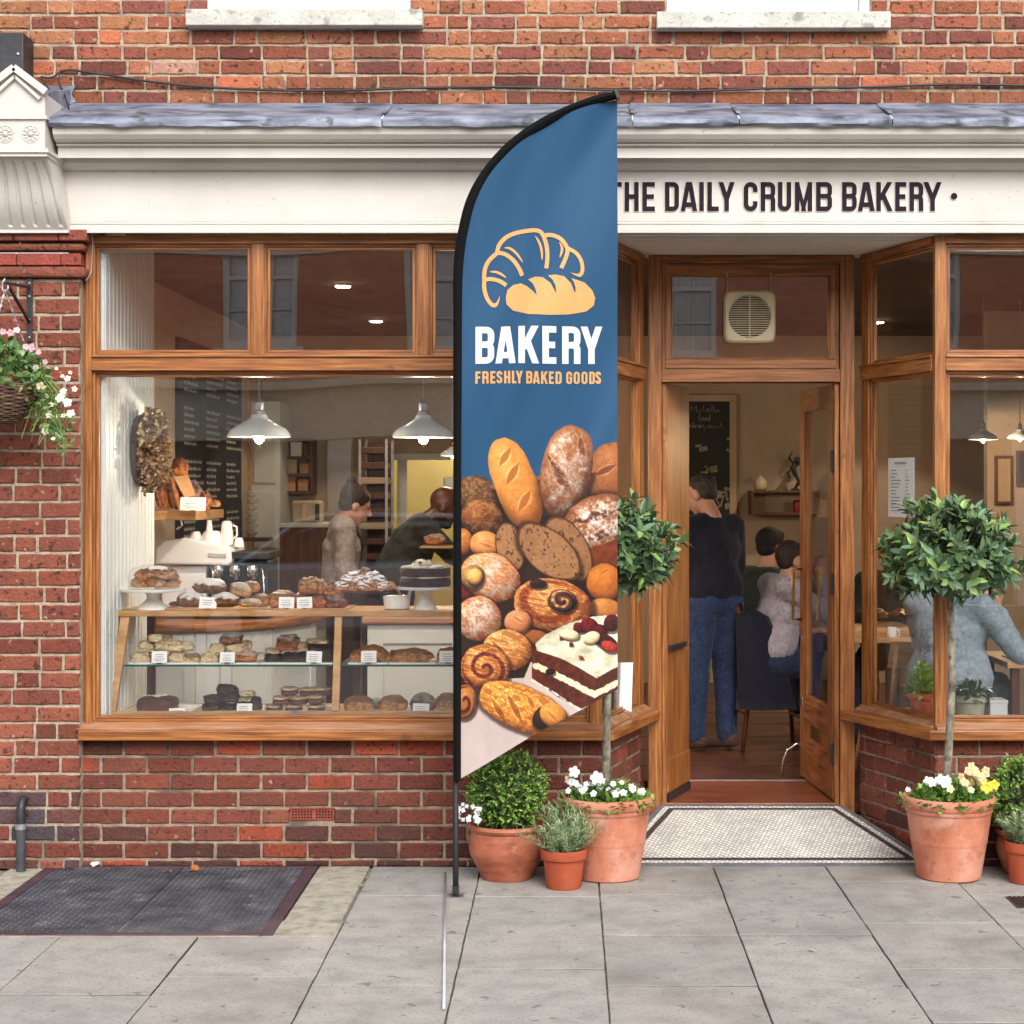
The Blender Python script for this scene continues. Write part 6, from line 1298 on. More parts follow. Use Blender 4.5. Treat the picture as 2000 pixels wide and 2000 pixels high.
def bay_tree(cx, cy, name_label, crown_px, seed, flowers):
    random.seed(seed); t = thing('bay_tree', name_label, 'tree', (cx, cy, 0), 'clipped bay trees in terracotta pots')
    hpot = .365; pot(t, (cx, cy), .205, .14, hpot, M['terracotta'])
    cz = Z(crown_px, cy); ztop = cz - .18; mb = MB(); pts = []; rs = []
    for k in range(14):
        q = k / 13; pts.append((cx + .006 * math.sin(q * 7 + seed) + (crown_dx[seed]) * q, cy + .006 * math.cos(q * 5), hpot * .85 + (ztop + .12 - hpot * .85) * q)); rs.append(.019 - .003 * q + .0012 * math.sin(q * 40))
    mb.tube(pts, rs, 10); tr = mb.build('trunk', [M['bark']], t, smooth=True); top = Vector(pts[-1]); cc_ = Vector((top.x, cy, cz))
    br_ = MB(); lv = MB(); rx, rz = .285, .232
    for i in range(360):
        d = rdir(); 
        if d.z < -.75 and random.random() < .5: continue
        f = U(.55, .98) if i % 4 else U(.92, 1.16); wob = 1 + .2 * noise.noise(d * 2.2 + Vector((seed, 0, 0)))
        p = cc_ + Vector((d.x * rx, d.y * rx, d.z * rz * (1 if d.z > 0 else .85))) * f * wob
        if i < 150: br_.tube([top + Vector((0, 0, -.04)) + (p - top) * .05, top + (p - top) * .55 + Vector((0, 0, -.02)), p - d * .02], [.006, .0035, .002], 5, caps=False)
        ax = (d + Vector((0, 0, .35)) + rdir() * .25).normalized(); nl = random.randint(5, 8); o = ax.orthogonal().normalized(); o2 = ax.cross(o); ph = U(0, 6)
        for k in range(nl):
            a = ph + k * 2.4; sp = U(.45, 1.15); out = (ax * math.cos(sp) + (o * math.cos(a) + o2 * math.sin(a)) * math.sin(sp)); c = vary(random.choice(GREENS), .25)
            if random.random() < .015: c = lin((140, 136, 70))
            if random.random() < .10: c = lin((104, 128, 66))
            leaf(lv, p - ax * .012 * k * .6, out, ax + Vector((0, 0, .3)), U(.05, .082), U(.024, .034), c)
    crown = lv.build('crown', [M['leafcol']], t); br_.build('branches', [M['bark']], crown)
    # bedding plants in the pot
    lv = MB()
    for i in range(900):
        a = U(0, 6.283); r_ = math.sqrt(U(0, 1)) * .205; p = Vector((cx + r_ * math.cos(a), cy + r_ * math.sin(a), hpot * .88 + U(.0, .09) * (1.1 - r_ / .25) + .035 * (1 - r_ / .205)))
        d = Vector((math.cos(a) * .6, math.sin(a) * .6, U(.1, .9))) + rdir() * .6; leaf(lv, p, d, (0, 0, 1), U(.02, .04), U(.016, .028), vary(random.choice([lin((92, 124, 58)), lin((74, 108, 50)), lin((108, 136, 64))]), .2))
    for (dx, dy, dz, r_, c) in flowers:
        p = Vector((cx + dx, cy + dy, hpot + dz)); flower(lv, p, Vector((dx * .5, -1, .35)) + rdir() * .35, r_, c); leaf(lv, p - Vector((0, 0, .001)), (0, .1, -1), (0, 1, 0), .05, .003, lin((90, 120, 60)))
    lv.build('bedding_flowers', [M['leafcol'], M['petal']], t)
    return t
crown_dx = {3: .0, 4: .012}
Wh, Ye, Pe, Pu, Pk = (.82, .82, .86), (.75, .52, .04), (.78, .58, .30), (.45, .42, .62), (.80, .42, .48)
random.seed(99)
fl1 = [(U(-.19, .0), U(-.16, -.02), U(.03, .085), U(.012, .02), random.choice([Wh, Wh, (.6, .66, .8)])) for _ in range(11)] + [(U(0, .17), U(-.17, -.02), U(.01, .07), U(.011, .018), random.choice([Wh, Wh, (.85, .8, .6)])) for _ in range(12)] + [(-.15, -.05, .11, .026, Wh), (-.17, -.03, .075, .022, Pe), (-.05, -.1, .09, .03, Wh)]
fl2 = [(U(-.12, -.02), U(-.16, -.05), U(.06, .09), U(.018, .026), Wh) for _ in range(6)] + [(U(.04, .15), U(-.12, -.0), U(.05, .13), U(.012, .02), Pe) for _ in range(34)] + [(.13, -.16, .06, .028, Ye), (.17, -.13, .065, .024, Ye), (-.03, -.17, .055, .018, (.8, .7, .4)), (.06, -.17, .05, .016, (.8, .7, .4)), (-.2, -.1, .04, .012, Wh)]
bay_tree(X(1187, -.23), -.23, 'clipped bay tree in terracotta pot left of the doorway, half hidden by the flag', 1082, 3, fl1)
bay_tree(X(1853, -.23), -.23, 'clipped bay tree with full round crown in a big terracotta pot right of the doorway', 1084, 4, fl2)
def box_bush(cx, cy, potr, base, h, cz, r, label, pm_, seed, style=2, side=None):
    random.seed(seed); t = thing('box_bush', label, 'shrub', (cx, cy, 0), 'potted box bushes'); pot(t, (cx, cy), potr, base, h, pm_, style)
    lv = MB(); st = MB()
    for i in range(1500):
        d = rdir(); f = U(.45, 1.04) ** .6 * (1 + .09 * noise.noise(d * 3 + Vector((seed, 0, 0)))); p = Vector((cx, cy, cz)) + d * r * f
        if p.z < h * .9: continue
        if i < 110: st.tube([(cx + d.x * .02, cy + d.y * .02, h * .85), Vector((cx, cy, cz)) + d * r * .5, p], [.004, .003, .0015], 4, caps=False)
        ax = (d + Vector((0, 0, .5)) + rdir() * .35).normalized()
        for k in range(random.randint(3, 6)):
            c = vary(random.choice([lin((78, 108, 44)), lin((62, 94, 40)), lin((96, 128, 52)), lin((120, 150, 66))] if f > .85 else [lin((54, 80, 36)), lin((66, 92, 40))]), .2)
            leaf(lv, p - ax * .006 * k, (ax + rdir() * .9), ax, U(.013, .021), U(.008, .012), c, curl=.05)
    fo = lv.build('foliage', [M['leafcol']], t); st.build('stems', [M['bark']], fo)
    if side:
        lv = MB()
        for i in range(side[3]):
            p = Vector(side[:3]) + Vector((U(-.05, .05), U(-.03, .03), U(-.035, .035))); flower(lv, p, Vector((0, -1, .3)) + rdir() * .4, U(.008, .013), Wh, k=4); leaf(lv, p - Vector((0, -.01, .01)), rdir(), (0, 0, 1), .03, .01, vary(lin((84, 112, 60))))
        lv.build('white_blossom', [M['leafcol'], M['petal']], t)
s2 = F / (ZC - .24)
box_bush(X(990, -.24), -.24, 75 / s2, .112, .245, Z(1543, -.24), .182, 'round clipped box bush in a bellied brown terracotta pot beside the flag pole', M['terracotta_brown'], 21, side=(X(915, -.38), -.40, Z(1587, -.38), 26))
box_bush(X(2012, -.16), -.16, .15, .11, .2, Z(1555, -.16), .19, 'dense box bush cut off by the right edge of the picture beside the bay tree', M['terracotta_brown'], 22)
def rosemary(cx, cy, potr, base, h, label, seed, top, wd):
    random.seed(seed); t = thing('rosemary_plant', label, 'herb', (cx, cy, 0), 'potted rosemary plants'); pot(t, (cx, cy), potr, base, h, M['terracotta_red'], 1, 36)
    lv = MB(); st = MB()
    for i in range(74):
        a = U(0, 6.283); lean = U(.05, 1.) ; r0 = U(0, potr * .6); p = Vector((cx + r0 * math.cos(a), cy + r0 * math.sin(a), h * .86)); L = U(.6, 1.05) * (top - h)
        d = Vector((math.cos(a) * lean * wd, math.sin(a) * lean * wd, 1)).normalized(); pts = [p]
        for k in range(9): d = (d + rdir() * .13 + Vector((0, 0, .03))).normalized(); pts.append(pts[-1] + d * L / 9)
        st.tube(pts, [.0022 - .00015 * k for k in range(10)], 4, caps=False)
        for k in range(1, 10):
            for j in range(7):
                q = pts[k - 1] + (pts[k] - pts[k - 1]) * (j / 7); ax = (pts[k] - pts[k - 1]).normalized(); o = (rdir() - ax * .1); o = (o - ax * o.dot(ax)).normalized()
                leaf(lv, q, ax * .75 + o * .7, ax, U(.018, .03), U(.003, .0045), vary(random.choice([lin((118, 138, 104)), lin((98, 120, 84)), lin((134, 150, 116))]), .15), curl=.1)
    fo = lv.build('foliage', [M['leafcol']], t); st.build('stems', [M['bark']], fo)
rosemary(X(1101, -.43), -.43, .1, .077, .168, 'silvery rosemary in a small orange terracotta pot in front of the other pots', 31, Z(1552, -.43), 1.25)
rosemary(X(2003, -.33), -.33, .088, .07, .18, 'rosemary in a small terracotta pot cut off by the right edge of the picture', 32, Z(1565, -.33), 1.0)
# ------------------------------------------------------------------ hanging basket on the pilaster
hb = Vector((X(-2, -.32), -.32, Z(758, -.32)))
t = thing('hanging_basket', 'wicker hanging basket full of pink and cream flowers on the brick pilaster', 'hanging basket', hb)
mb = MB(); n = 44; R0 = .175
prof_ = [(.0, -.165), (.05, -.162), (.09, -.145), (.125, -.115), (.155, -.07), (.172, -.02), (R0, .01), (.165, .012), (.15, -.05)]
random.seed(5)
for k in range(21):
    zz_ = -.16 + k * .0085; rr = np.interp(zz_, [p[1] for p in prof_[:7]], [p[0] for p in prof_[:7]]); pts = []
    for i in range(n + 1):
        a = i * 2 * math.pi / n; w = .0055 * math.sin(a * 11 + (k % 2) * math.pi); pts.append(hb + Vector(((rr + w) * math.cos(a), (rr + w) * math.sin(a), zz_ + .0015 * noise.noise(Vector((a * 3, k, 0))))))
    mb.tube(pts, .0048, 5, caps=False, col=vary((.62, .55, .5), .35))
M['wicker'] = mat('dark_wicker', lin((96, 74, 60)), lin((150, 122, 100)), scale=30, rough=.8, attr=True)
mb.lathe(hb, [(.0, -.158), (.08, -.14), (.145, -.07), (.165, 0), (.0, .0)], 24, col=(.15, .12, .1)); bk_ = mb.build('basket', [M['wicker']], t)
lv = MB(); GB = [lin((66, 94, 48)), lin((56, 84, 42)), lin((84, 112, 58)), lin((98, 120, 80))]
for i in range(520):
    d = rdir(); d.z = abs(d.z); p = hb + Vector((d.x * .2, d.y * .19, .0 + d.z * .20)) * U(.7, 1.05); leaf(lv, p, d + rdir() * .7, d, U(.035, .065), U(.02, .032), vary(random.choice(GB), .2))
for i in range(430):   # trailing part to the right
    k = U(0, 1); c = hb + Vector((.14 + .15 * k + U(-.06, .05), -.02 + U(-.1, .08), .09 - .33 * k ** 1.1 + U(-.05, .05))); leaf(lv, c, rdir() + Vector((.3, -.2, -.4)), rdir(), U(.018, .04), U(.01, .018), vary(random.choice(GB), .25))
for i in range(34):
    p = [hb + Vector((.16, -.03, .1)), hb + Vector((.2 + U(-.04, .1), U(-.12, .05), -.02)), hb + Vector((.17 + U(-.06, .16), U(-.12, .05), U(-.27, -.1)))]; lv.tube(p, .0014, 4, col=lin((92, 120, 60)), caps=False)
for (px, py, r_, c) in [(20, 650, 14, Pk), (33, 645, 12, (.85, .6, .6)), (62, 680, 15, (.85, .35, .5)), (50, 678, 12, Pk), (75, 688, 10, Pk), (88, 707, 10, Pk), (5, 648, 12, Pk), (70, 718, 11, (.75, .6, .7)), (137, 728, 8, (.85, .45, .4)), (80, 755, 18, (.72, .55, .36)), (132, 740, 13, (.85, .78, .6)), (145, 760, 11, (.85, .7, .6)), (124, 765, 14, (.86, .84, .7)), (118, 778, 18, (.88, .86, .72)), (132, 787, 17, (.88, .87, .74)), (138, 808, 17, (.86, .84, .66)), (95, 812, 12, (.7, .6, .42)), (124, 812, 10, (.8, .78, .6)), (88, 842, 14, (.86, .82, .62)), (104, 857, 8, (.85, .8, .55)), (100, 790, 9, (.8, .66, .45)), (3, 760, 18, (.72, .74, .36)), (122, 735, 8, (.86, .6, .5)), (110, 720, 7, (.8, .7, .5))]:
    Y_ = -.40 + U(-.04, .04); flower(lv, P(px, py, Y_), Vector((.2, -1, .2)) + rdir() * .45, r_ / 2 / 452 * 1.1, c, eye=(.5, .4, .15))
lv.build('flowers', [M['leafcol'], M['petal']], t)
mb = MB(); hk = Vector((X(10, -.32), -.32, Z(566, -.32)))
for a in (0.4, 2.5, 4.6):
    e = hb + Vector((R0 * math.cos(a), R0 * math.sin(a), .01)); m_ = 20
    for k in range(m_):
        p = hk + (e - hk) * (k / m_); q = hk + (e - hk) * ((k + .9) / m_); s = (Vector((1, 0, 0)) if k % 2 else Vector((0, 1, 0))) * .004; mb.tube([p, (p + q) / 2 + s, q], .0022, 4, caps=False); mb.tube([p, (p + q) / 2 - s, q], .0022, 4, caps=False)
mb.build('chain', [M['galv']], t)
br_ = thing('basket_bracket', 'black iron bracket screwed to the brick pilaster holding the hanging basket', 'bracket', (X(59, PY), PY, Z(650, PY)))
xb_ = X(59, PY); zt1_, zt2_ = Z(545, PY), Z(668, PY)
mb = MB(); mb.box(xb_ - .012, xb_ + .012, PY - .012, PY - .001, zt2_, zt1_); mb.build('wall_bar', [M['black_metal']], br_, bevel=.002)
tip = hk + Vector((0, 0, .03)); mb = MB(); mb.bar((xb_, PY - .012, Z(562, PY)), tip, .012, .012, 0, (0, 0, 1)); mb.build('arm', [M['black_metal']], br_)
mb = MB(); mb.bar((xb_, PY - .012, Z(630, PY)), (xb_ + (tip.x - xb_) * .85, PY + (tip.y - PY) * .85, tip.z - .012), .012, .01, 0, (0, 0, 1)); mb.build('strut', [M['black_metal']], br_)
mb = MB(); mb.tube([tip + Vector((0, 0, .02)), tip + Vector((-.012, 0, -.0)), tip + Vector((-.012, 0, -.03)), hk + Vector((0, 0, -.008)), hk + Vector((.014, 0, .004)), hk + Vector((.012, 0, .02))], .004, 6); mb.build('hook', [M['galv']], br_, smooth=True)
for z in (zt1_ - .02, zt1_ - .08, zt2_ + .1, zt2_ + .02): mb = MB(); mb.blob((xb_, PY - .013, z), (.005, .003, .005), nu=10, nv=6); mb.build('screw', [M['galv']], br_)
# ------------------------------------------------------------------ dried flower wreath on the beadboard
wc = Vector((-2.125, .66, Z(880, .66))); t = thing('dried_wreath', 'wreath of dried brown and cream hydrangea heads on the white beadboard', 'wreath', wc); random.seed(12)
mb = MB(); mb.tube([wc + Vector((.02, .13 * math.cos(a), .15 * math.sin(a))) for a in [k * math.pi / 12 for k in range(25)]], .03, 8, col=lin((70, 48, 36))); fr0 = mb.build('straw_ring', [M['petal']], t)
mb = MB()
for i in range(1150):
    a = U(0, 6.283); q = rdir(); c0 = wc + Vector((.035, .13 * math.cos(a), .15 * math.sin(a))); p = c0 + Vector((abs(q.x) * .085, q.y * .055, q.z * .06)); c = random.choice([lin((186, 150, 104)), lin((140, 100, 72)), lin((216, 194, 146)), lin((230, 214, 178)), lin((140, 98, 90)), lin((186, 140, 100))])
    leaf(mb, p, rdir() + Vector((.8, -.3, 0)), q, U(.02, .036), U(.016, .026), vary(c, .2), fold=.5, curl=.3)
mb.build('dried_flowers', [M['petal']], t)
# ------------------------------------------------------------------ window plants (inside, right)
def potplant(px, pyb, rim_w, h_px, Y, pm_, label, seed, fpx, col, n=240, L=(.03, .05), style=1, flowers=0):
    random.seed(seed); s = F / (ZC + Y); c = P(px, pyb, Y); t = thing('window_plant', label, 'plant', c, 'plants on the inner window ledge'); r_ = rim_w / 2 / s; h = h_px / s
    ps = thing('x', '', '', (0, 0, 0)); bpy.data.objects.remove(ps)
    o = ORG[t.name]; ORG[t.name] = Vector((0, 0, 0)); pt = pot(t, (0, 0), r_, r_ * .74, h, pm_, style, 32)
    lv = MB(); top = (fpx / s)
    for i in range(n):
        d = rdir(); d.z = abs(d.z); p = Vector((d.x * r_ * 1.15, d.y * r_ * 1.0, h * .9 + d.z * top)) * 1; p = Vector((p.x * U(.4, 1), p.y * U(.4, 1), h * .9 + (p.z - h * .9) * U(.3, 1))); leaf(lv, p, d + rdir() * .6, (0, 0, 1), U(*L), U(.6, .8) * L[1] * .8, vary(random.choice(col), .25))
        if i % 6 == 0: lv.tube([(0, 0, h * .85), p], .0013, 4, col=lin((80, 104, 50)), caps=False)
    for i in range(flowers): d = rdir(); leaf(lv, Vector((d.x * r_, -abs(d.y) * r_, h + U(.01, .04))), rdir() + Vector((0, -.4, 0)), (0, 0, 1), .035, .018, (.75, .72, .7), mi=0)
    lv.build('foliage', [M['leafcol']], t); ORG[t.name] = o; return t
potplant(1803, 1403, 58, 50, .34, M['terracotta_red'], 'bright green parsley in a red clay pot on the inner ledge of the right window', 41, 62, [lin((92, 132, 50)), lin((110, 150, 60))], 420, (.02, .034))
M['sage'] = mat('sage_glaze', lin((168, 166, 140)), lin((182, 180, 156)), scale=5, rough=.4)
potplant(1894, 1411, 68, 54, .20, M['sage'], 'variegated plant in a wide sage green pot on the inner window ledge behind the trunk', 42, 30, [lin((50, 80, 44)), lin((64, 92, 52))], 260, (.025, .04), 1, 14)
potplant(1832, 1404, 26, 36, .16, M['cream_pot'], 'tiny seedling in a cream pot wedged behind the corner post of the right window', 43, 8, [lin((70, 100, 50))], 20, (.015, .02))
a, b = P(1934, 1409, .16), P(1968, 1368, .16); t = thing('wooden_box', 'small white wooden box with a lid on the inner ledge of the right window', 'box', ((a.x + b.x) / 2, .22, a.z))
mb = MB(); mb.box(a.x, b.x, .16, .28, a.z, b.z - .012); mb.build('body', [M['white_paint']], t, bevel=.002); mb = MB(); mb.box(a.x - .003, b.x + .003, .157, .283, b.z - .0115, b.z); mb.build('lid', [M['white_paint']], t, bevel=.002)
# white board in the left canted window
q0, q1 = P(1212, 1392, .42), P(1233, 1296, .42); mb = MB(); mb.obox(((q0.x + q1.x) / 2, .42, (q0.z + q1.z) / 2 + .005), (.03, .01, 0), (.001, -.003, 0), (.004, 0, (q1.z - q0.z) / 2)); mb.build('notice_board', [M['paper']], None, loc=((q0.x + q1.x) / 2, .42, q0.z), label='white card leaning in the narrow canted window left of the door', cat='card')
# cables, alarm box, pipe, litter
def cable(pts, r, label, m='black_metal', name='cable', cat='cable'):
    p = [P(a, b, Y) for a, b, Y in pts]; q = smooth_path([(v.x, v.z) for v in p], 5); ys = np.interp(np.linspace(0, len(p) - 1, len(q)), range(len(p)), [v.y for v in p]); mb = MB(); mb.tube([(a[0], float(y_), a[1]) for a, y_ in zip(q, ys)], r, 6); return mb.build(name, [M[m]], None, smooth=True, loc=p[0], label=label, cat=cat)
cable([(118, 140, .08), (140, 137, .08), (200, 145, .08), (300, 160, .08), (420, 171, .085), (560, 177, .085), (700, 176, .085), (800, 172, .085), (1000, 170, .085), (1180, 176, .085), (1350, 178, .085), (1520, 172, .085), (1700, 170, .085), (1850, 165, .085), (2080, 168, .085)], .006, 'black cable sagging along the brick wall above the lead flashing')
cable([(118, 140, .07), (115, 160, .04), (128, 190, -.02), (136, 222, -.12)], .004, 'thin black cable dropping from the wall onto the lead flashing near the console')
cable([(76, 152, .07), (92, 168, .05), (108, 196, -.02), (128, 222, -.12)], .0035, 'second thin cable crossing down behind the console pediment to the lead')
cable([(80, 150, .085), (100, 152, .08), (118, 140, .08)], .0045, 'short cable stub tied between the black box and the long cable')
cable([(175, 452, -.05), (181, 470, -.04), (180, 500, -.03), (178, 530, -.03), (168, 548, -.06)], .0022, 'thin grey wire hanging between the pilaster cap and the window frame', 'galv', 'wire', 'wire')
t = thing('junction_box', 'black painted box fixed to the brick wall above the white console', 'box', P(10, 148, .02)); a, b = P(-30, 148, -.06), P(46, 63, -.06)
mb = MB(); mb.box(a.x, b.x, -.06, .095, a.z, b.z); mb.build('case', [M['black_metal']], t, bevel=.006); mb = MB(); mb.blob((b.x - .025, -.062, (a.z + b.z) / 2), (.007, .004, .007)); mb.build('screw', [M['galv']], t)
px1_, yp = X(42, -.1), -.11; mb = MB(); mb.tube([(px1_, yp, .002), (px1_, yp, .20)], .021, 14); mb.build('drain_pipe', [M['iron']], None, smooth=True, sharp=50, loc=(px1_, yp, 0), label='short grey pipe stub with dark bent top against the pilaster foot', cat='pipe')
ORG['drain_pipe'] = Vector((px1_, yp, 0)); dp = bpy.data.objects['drain_pipe']
mb = MB(); mb.tube([(px1_, yp, .2005), (px1_, yp, .28), (px1_ + .002, yp + .012, .31), (px1_ + .004, yp + .035, .322)], .02, 14); mb.build('elbow', [M['black_metal']], dp, smooth=True, sharp=50); mb = MB(); mb.tube([(px1_, yp, .19), (px1_, yp, .215)], .025, 14); mb.build('collar', [M['galv']], dp)
random.seed(77)
def litter(px, py, name, label, cat, col, L, W, z=.006):
    p = gp(px, py); p.z = z; mb = MB(); a = U(0, 6); leaf(mb, (0, 0, 0), (math.cos(a), math.sin(a), .15), (0, 0, 1), L, W, (.99, .99, .99), fold=.3, curl=-.1)
    if cat == 'leaf': leaf(mb, (0, 0, .002), (math.cos(a + 1), math.sin(a + 1), .1), (0, 0, 1), L * .6, W * .7, (.99, .99, .99)); leaf(mb, (0, 0, .001), (math.cos(a - 1), math.sin(a - 1), .1), (0, 0, 1), L * .6, W * .7, (.99, .99, .99))
    o = mb.build(name, [mat('litter', col, tuple(v * .7 for v in col), scale=60, rough=.8)], None, loc=(0, 0, 0), label=label, cat=cat); o.location = p
litter(327, 1706, 'fallen_leaf', 'small tan leaf lying on the middle of the iron hatch', 'leaf', lin((180, 120, 80)), .04, .03, .009); litter(383, 1705, 'fallen_leaf', 'larger orange brown leaf on the right plate of the iron hatch', 'leaf', lin((190, 120, 56)), .06, .04, .009)
litter(182, 1697, 'crumpled_paper', 'crumpled white paper scrap at the back of the iron hatch', 'litter', (.8, .8, .8), .05, .05, .009); litter(1733, 1665, 'fallen_leaf', 'reddish brown leaf on the mosaic near the right terracotta pot', 'leaf', lin((130, 70, 50)), .035, .028, .02)
litter(1713, 1651, 'fallen_leaf', 'tiny ochre leaf at the right border of the mosaic', 'leaf', lin((170, 120, 70)), .02, .014, .025); litter(710, 1733, 'fallen_leaf', 'green leaf in the paving joint right of the concrete hatch surround', 'leaf', lin((140, 160, 60)), .03, .02); litter(718, 1716, 'fallen_leaf', 'smaller yellow green leaf in the paving joint nearer the wall', 'leaf', lin((160, 170, 80)), .02, .014)
litter(1590, 1859, 'fallen_leaf', 'small pale yellow leaf lying alone on the slabs before the doorway', 'leaf', lin((214, 200, 130)), .035, .014)
# ------------------------------------------------------------------ baked goods
def crust(name, c1, c2, c3, flour=0., fs=30, rough=.6, bump=.9, bs=70, scale=14, dark=None, fcol=(.82, .79, .75), brown=.9):
    m = mat(name, lin(tuple(v * .82 for v in c1)), lin(c2), lin(c3), scale=scale, rough=rough, bump=bump, bscale=bs, pos=(.34, .66), spots=[dark or (lin(tuple(v * .55 for v in c1)), 22, .57, .6, .12), (lin(tuple(v * .7 for v in c1)), 70, .58, .5, .1)])
    # the oven browns the upper side of every crust
    n = m.node_tree.nodes; l = m.node_tree.links; b = n['Principled BSDF']; src = b.inputs['Base Color'].links[0].from_socket
    tc = n.new('ShaderNodeTexCoord'); s = n.new('ShaderNodeSeparateXYZ'); l.new(tc.outputs['Generated'], s.inputs[0]); nz = n.new('ShaderNodeTexNoise'); nz.inputs['Scale'].default_value = 7; l.new(tc.outputs['Generated'], nz.inputs['Vector'])
    a = n.new('ShaderNodeMath'); a.operation = 'MULTIPLY_ADD'; a.inputs[1].default_value = .8; l.new(s.outputs['Z'], a.inputs[0]); l.new(nz.outputs['Fac'], a.inputs[2])
    r = n.new('ShaderNodeValToRGB'); r.color_ramp.elements[0].position = .72; r.color_ramp.elements[1].position = 1.2; r.color_ramp.elements[1].color = (brown,) * 3 + (1,); l.new(a.outputs[0], r.inputs[0])
    mx = n.new('ShaderNodeMix'); mx.data_type = 'RGBA'; l.new(r.outputs[0], mx.inputs[0]); l.new(src, mx.inputs[6]); mx.inputs[7].default_value = (*lin(tuple(v * .6 for v in c1)), 1); l.new(mx.outputs[2], b.inputs['Base Color'])
    if flour:
        n = m.node_tree.nodes; l = m.node_tree.links; b = n['Principled BSDF']; src = b.inputs['Base Color'].links[0].from_socket
        g = n.new('ShaderNodeNewGeometry'); s = n.new('ShaderNodeSeparateXYZ'); l.new(g.outputs['Normal'], s.inputs[0])
        tc = n.new('ShaderNodeTexCoord'); nz = n.new('ShaderNodeTexNoise'); nz.inputs['Scale'].default_value = fs; nz.inputs['Detail'].default_value = 4; l.new(tc.outputs['Object'], nz.inputs['Vector'])
        a = n.new('ShaderNodeMath'); a.operation = 'MULTIPLY_ADD'; a.inputs[1].default_value = .5; l.new(s.outputs['Z'], a.inputs[0]); l.new(nz.outputs['Fac'], a.inputs[2])
        r = n.new('ShaderNodeValToRGB'); r.color_ramp.elements[0].position = .62; r.color_ramp.elements[1].position = .86; r.color_ramp.elements[1].color = (flour,) * 3 + (1,); l.new(a.outputs[0], r.inputs[0])
        mx = n.new('ShaderNodeMix'); mx.data_type = 'RGBA'; l.new(r.outputs[0], mx.inputs[0]); l.new(src, mx.inputs[6]); mx.inputs[7].default_value = (*fcol, 1); l.new(mx.outputs[2], b.inputs['Base Color'])
    return m
B = dict(rye=crust('rye_crust', (108, 66, 40), (142, 92, 58), (176, 126, 84), .75), gold=crust('golden_crust', (178, 108, 52), (206, 142, 78), (224, 172, 108), rough=.4, dark=(lin((120, 62, 30)), 16, .58, .7)), white=crust('pale_crust', (190, 134, 80), (214, 166, 110), (226, 186, 134), .35),
    dark=crust('dark_crust', (96, 50, 28), (140, 78, 44), (176, 108, 62), .2, rough=.45), scone=crust('scone', (206, 178, 132), (224, 200, 158), (232, 214, 180), dark=(lin((160, 118, 78)), 34, .56, .7), brown=.35), brownie=crust('brownie', (44, 24, 20), (62, 36, 30), (86, 52, 42), bump=.8), choc=crust('chocolate_sponge', (54, 30, 26), (72, 40, 34), (92, 54, 46), bump=.9, bs=90),
    cookie=crust('cookie', (170, 108, 62), (196, 136, 84), (212, 160, 110), dark=(lin((92, 52, 34)), 26, .6, .8)), sugar=crust('sugared_pastry', (200, 140, 98), (216, 162, 122), (226, 182, 148), 1.0, 14, fcol=(.85, .86, .9)), croi=crust('glazed_croissant', (164, 84, 42), (198, 118, 62), (222, 154, 92), rough=.3), muffin=crust('muffin_top', (196, 160, 116), (212, 180, 138), (226, 200, 164), dark=(lin((110, 64, 40)), 24, .58, .8)),
    redcake=crust('red_brown_cake', (96, 46, 34), (116, 58, 42), (134, 72, 52), bump=.6), cream=crust('buttercream', (226, 214, 178), (236, 226, 196), (242, 236, 214), bump=.3, rough=.5, brown=0), turn=crust('puff_pastry', (176, 96, 54), (206, 132, 84), (224, 168, 122), .3))
def bk(name, label, cat, group, px, pyb, w, h, Y, m, d=None, r=None, seed=None, disp=.22, power=1., flat=.75, Yc=None, mi2=None):
    """one baked item: px centre, pyb bottom, w x h in photo pixels at depth Y"""
    s = F / (ZC + Y); rx, rz = w / 2 / s, h / s / (1 + flat); ry = (d / 2 / s) if d else rx * .85; seed = seed if seed is not None else int(px * 7 + pyb) % 997
    c = P(px, pyb, Y) + Vector((0, 0, rz * flat)); mb = MB(); mb.blob((0, 0, 0), (rx, ry, rz), rot(*(r or (0, 0, U(-20, 20)))), seed, disp, 4.6, 34, 22, flat, power)
    o = mb.build(name, [B[m]], None, smooth=True, loc=(0, 0, 0), label=label, cat=cat); o.location = c; ORG[o.name] = Vector((0, 0, 0))
    if group: o['group'] = group
    return o
def topping(o, m, rx, ry, rz, dz, disp=.3, seed=1, name='topping'):
    mb = MB(); mb.blob((0, 0, dz), (rx, ry, rz), None, seed, disp, 5, 22, 8, .3); mb.build(name, [B[m]], o, smooth=True)
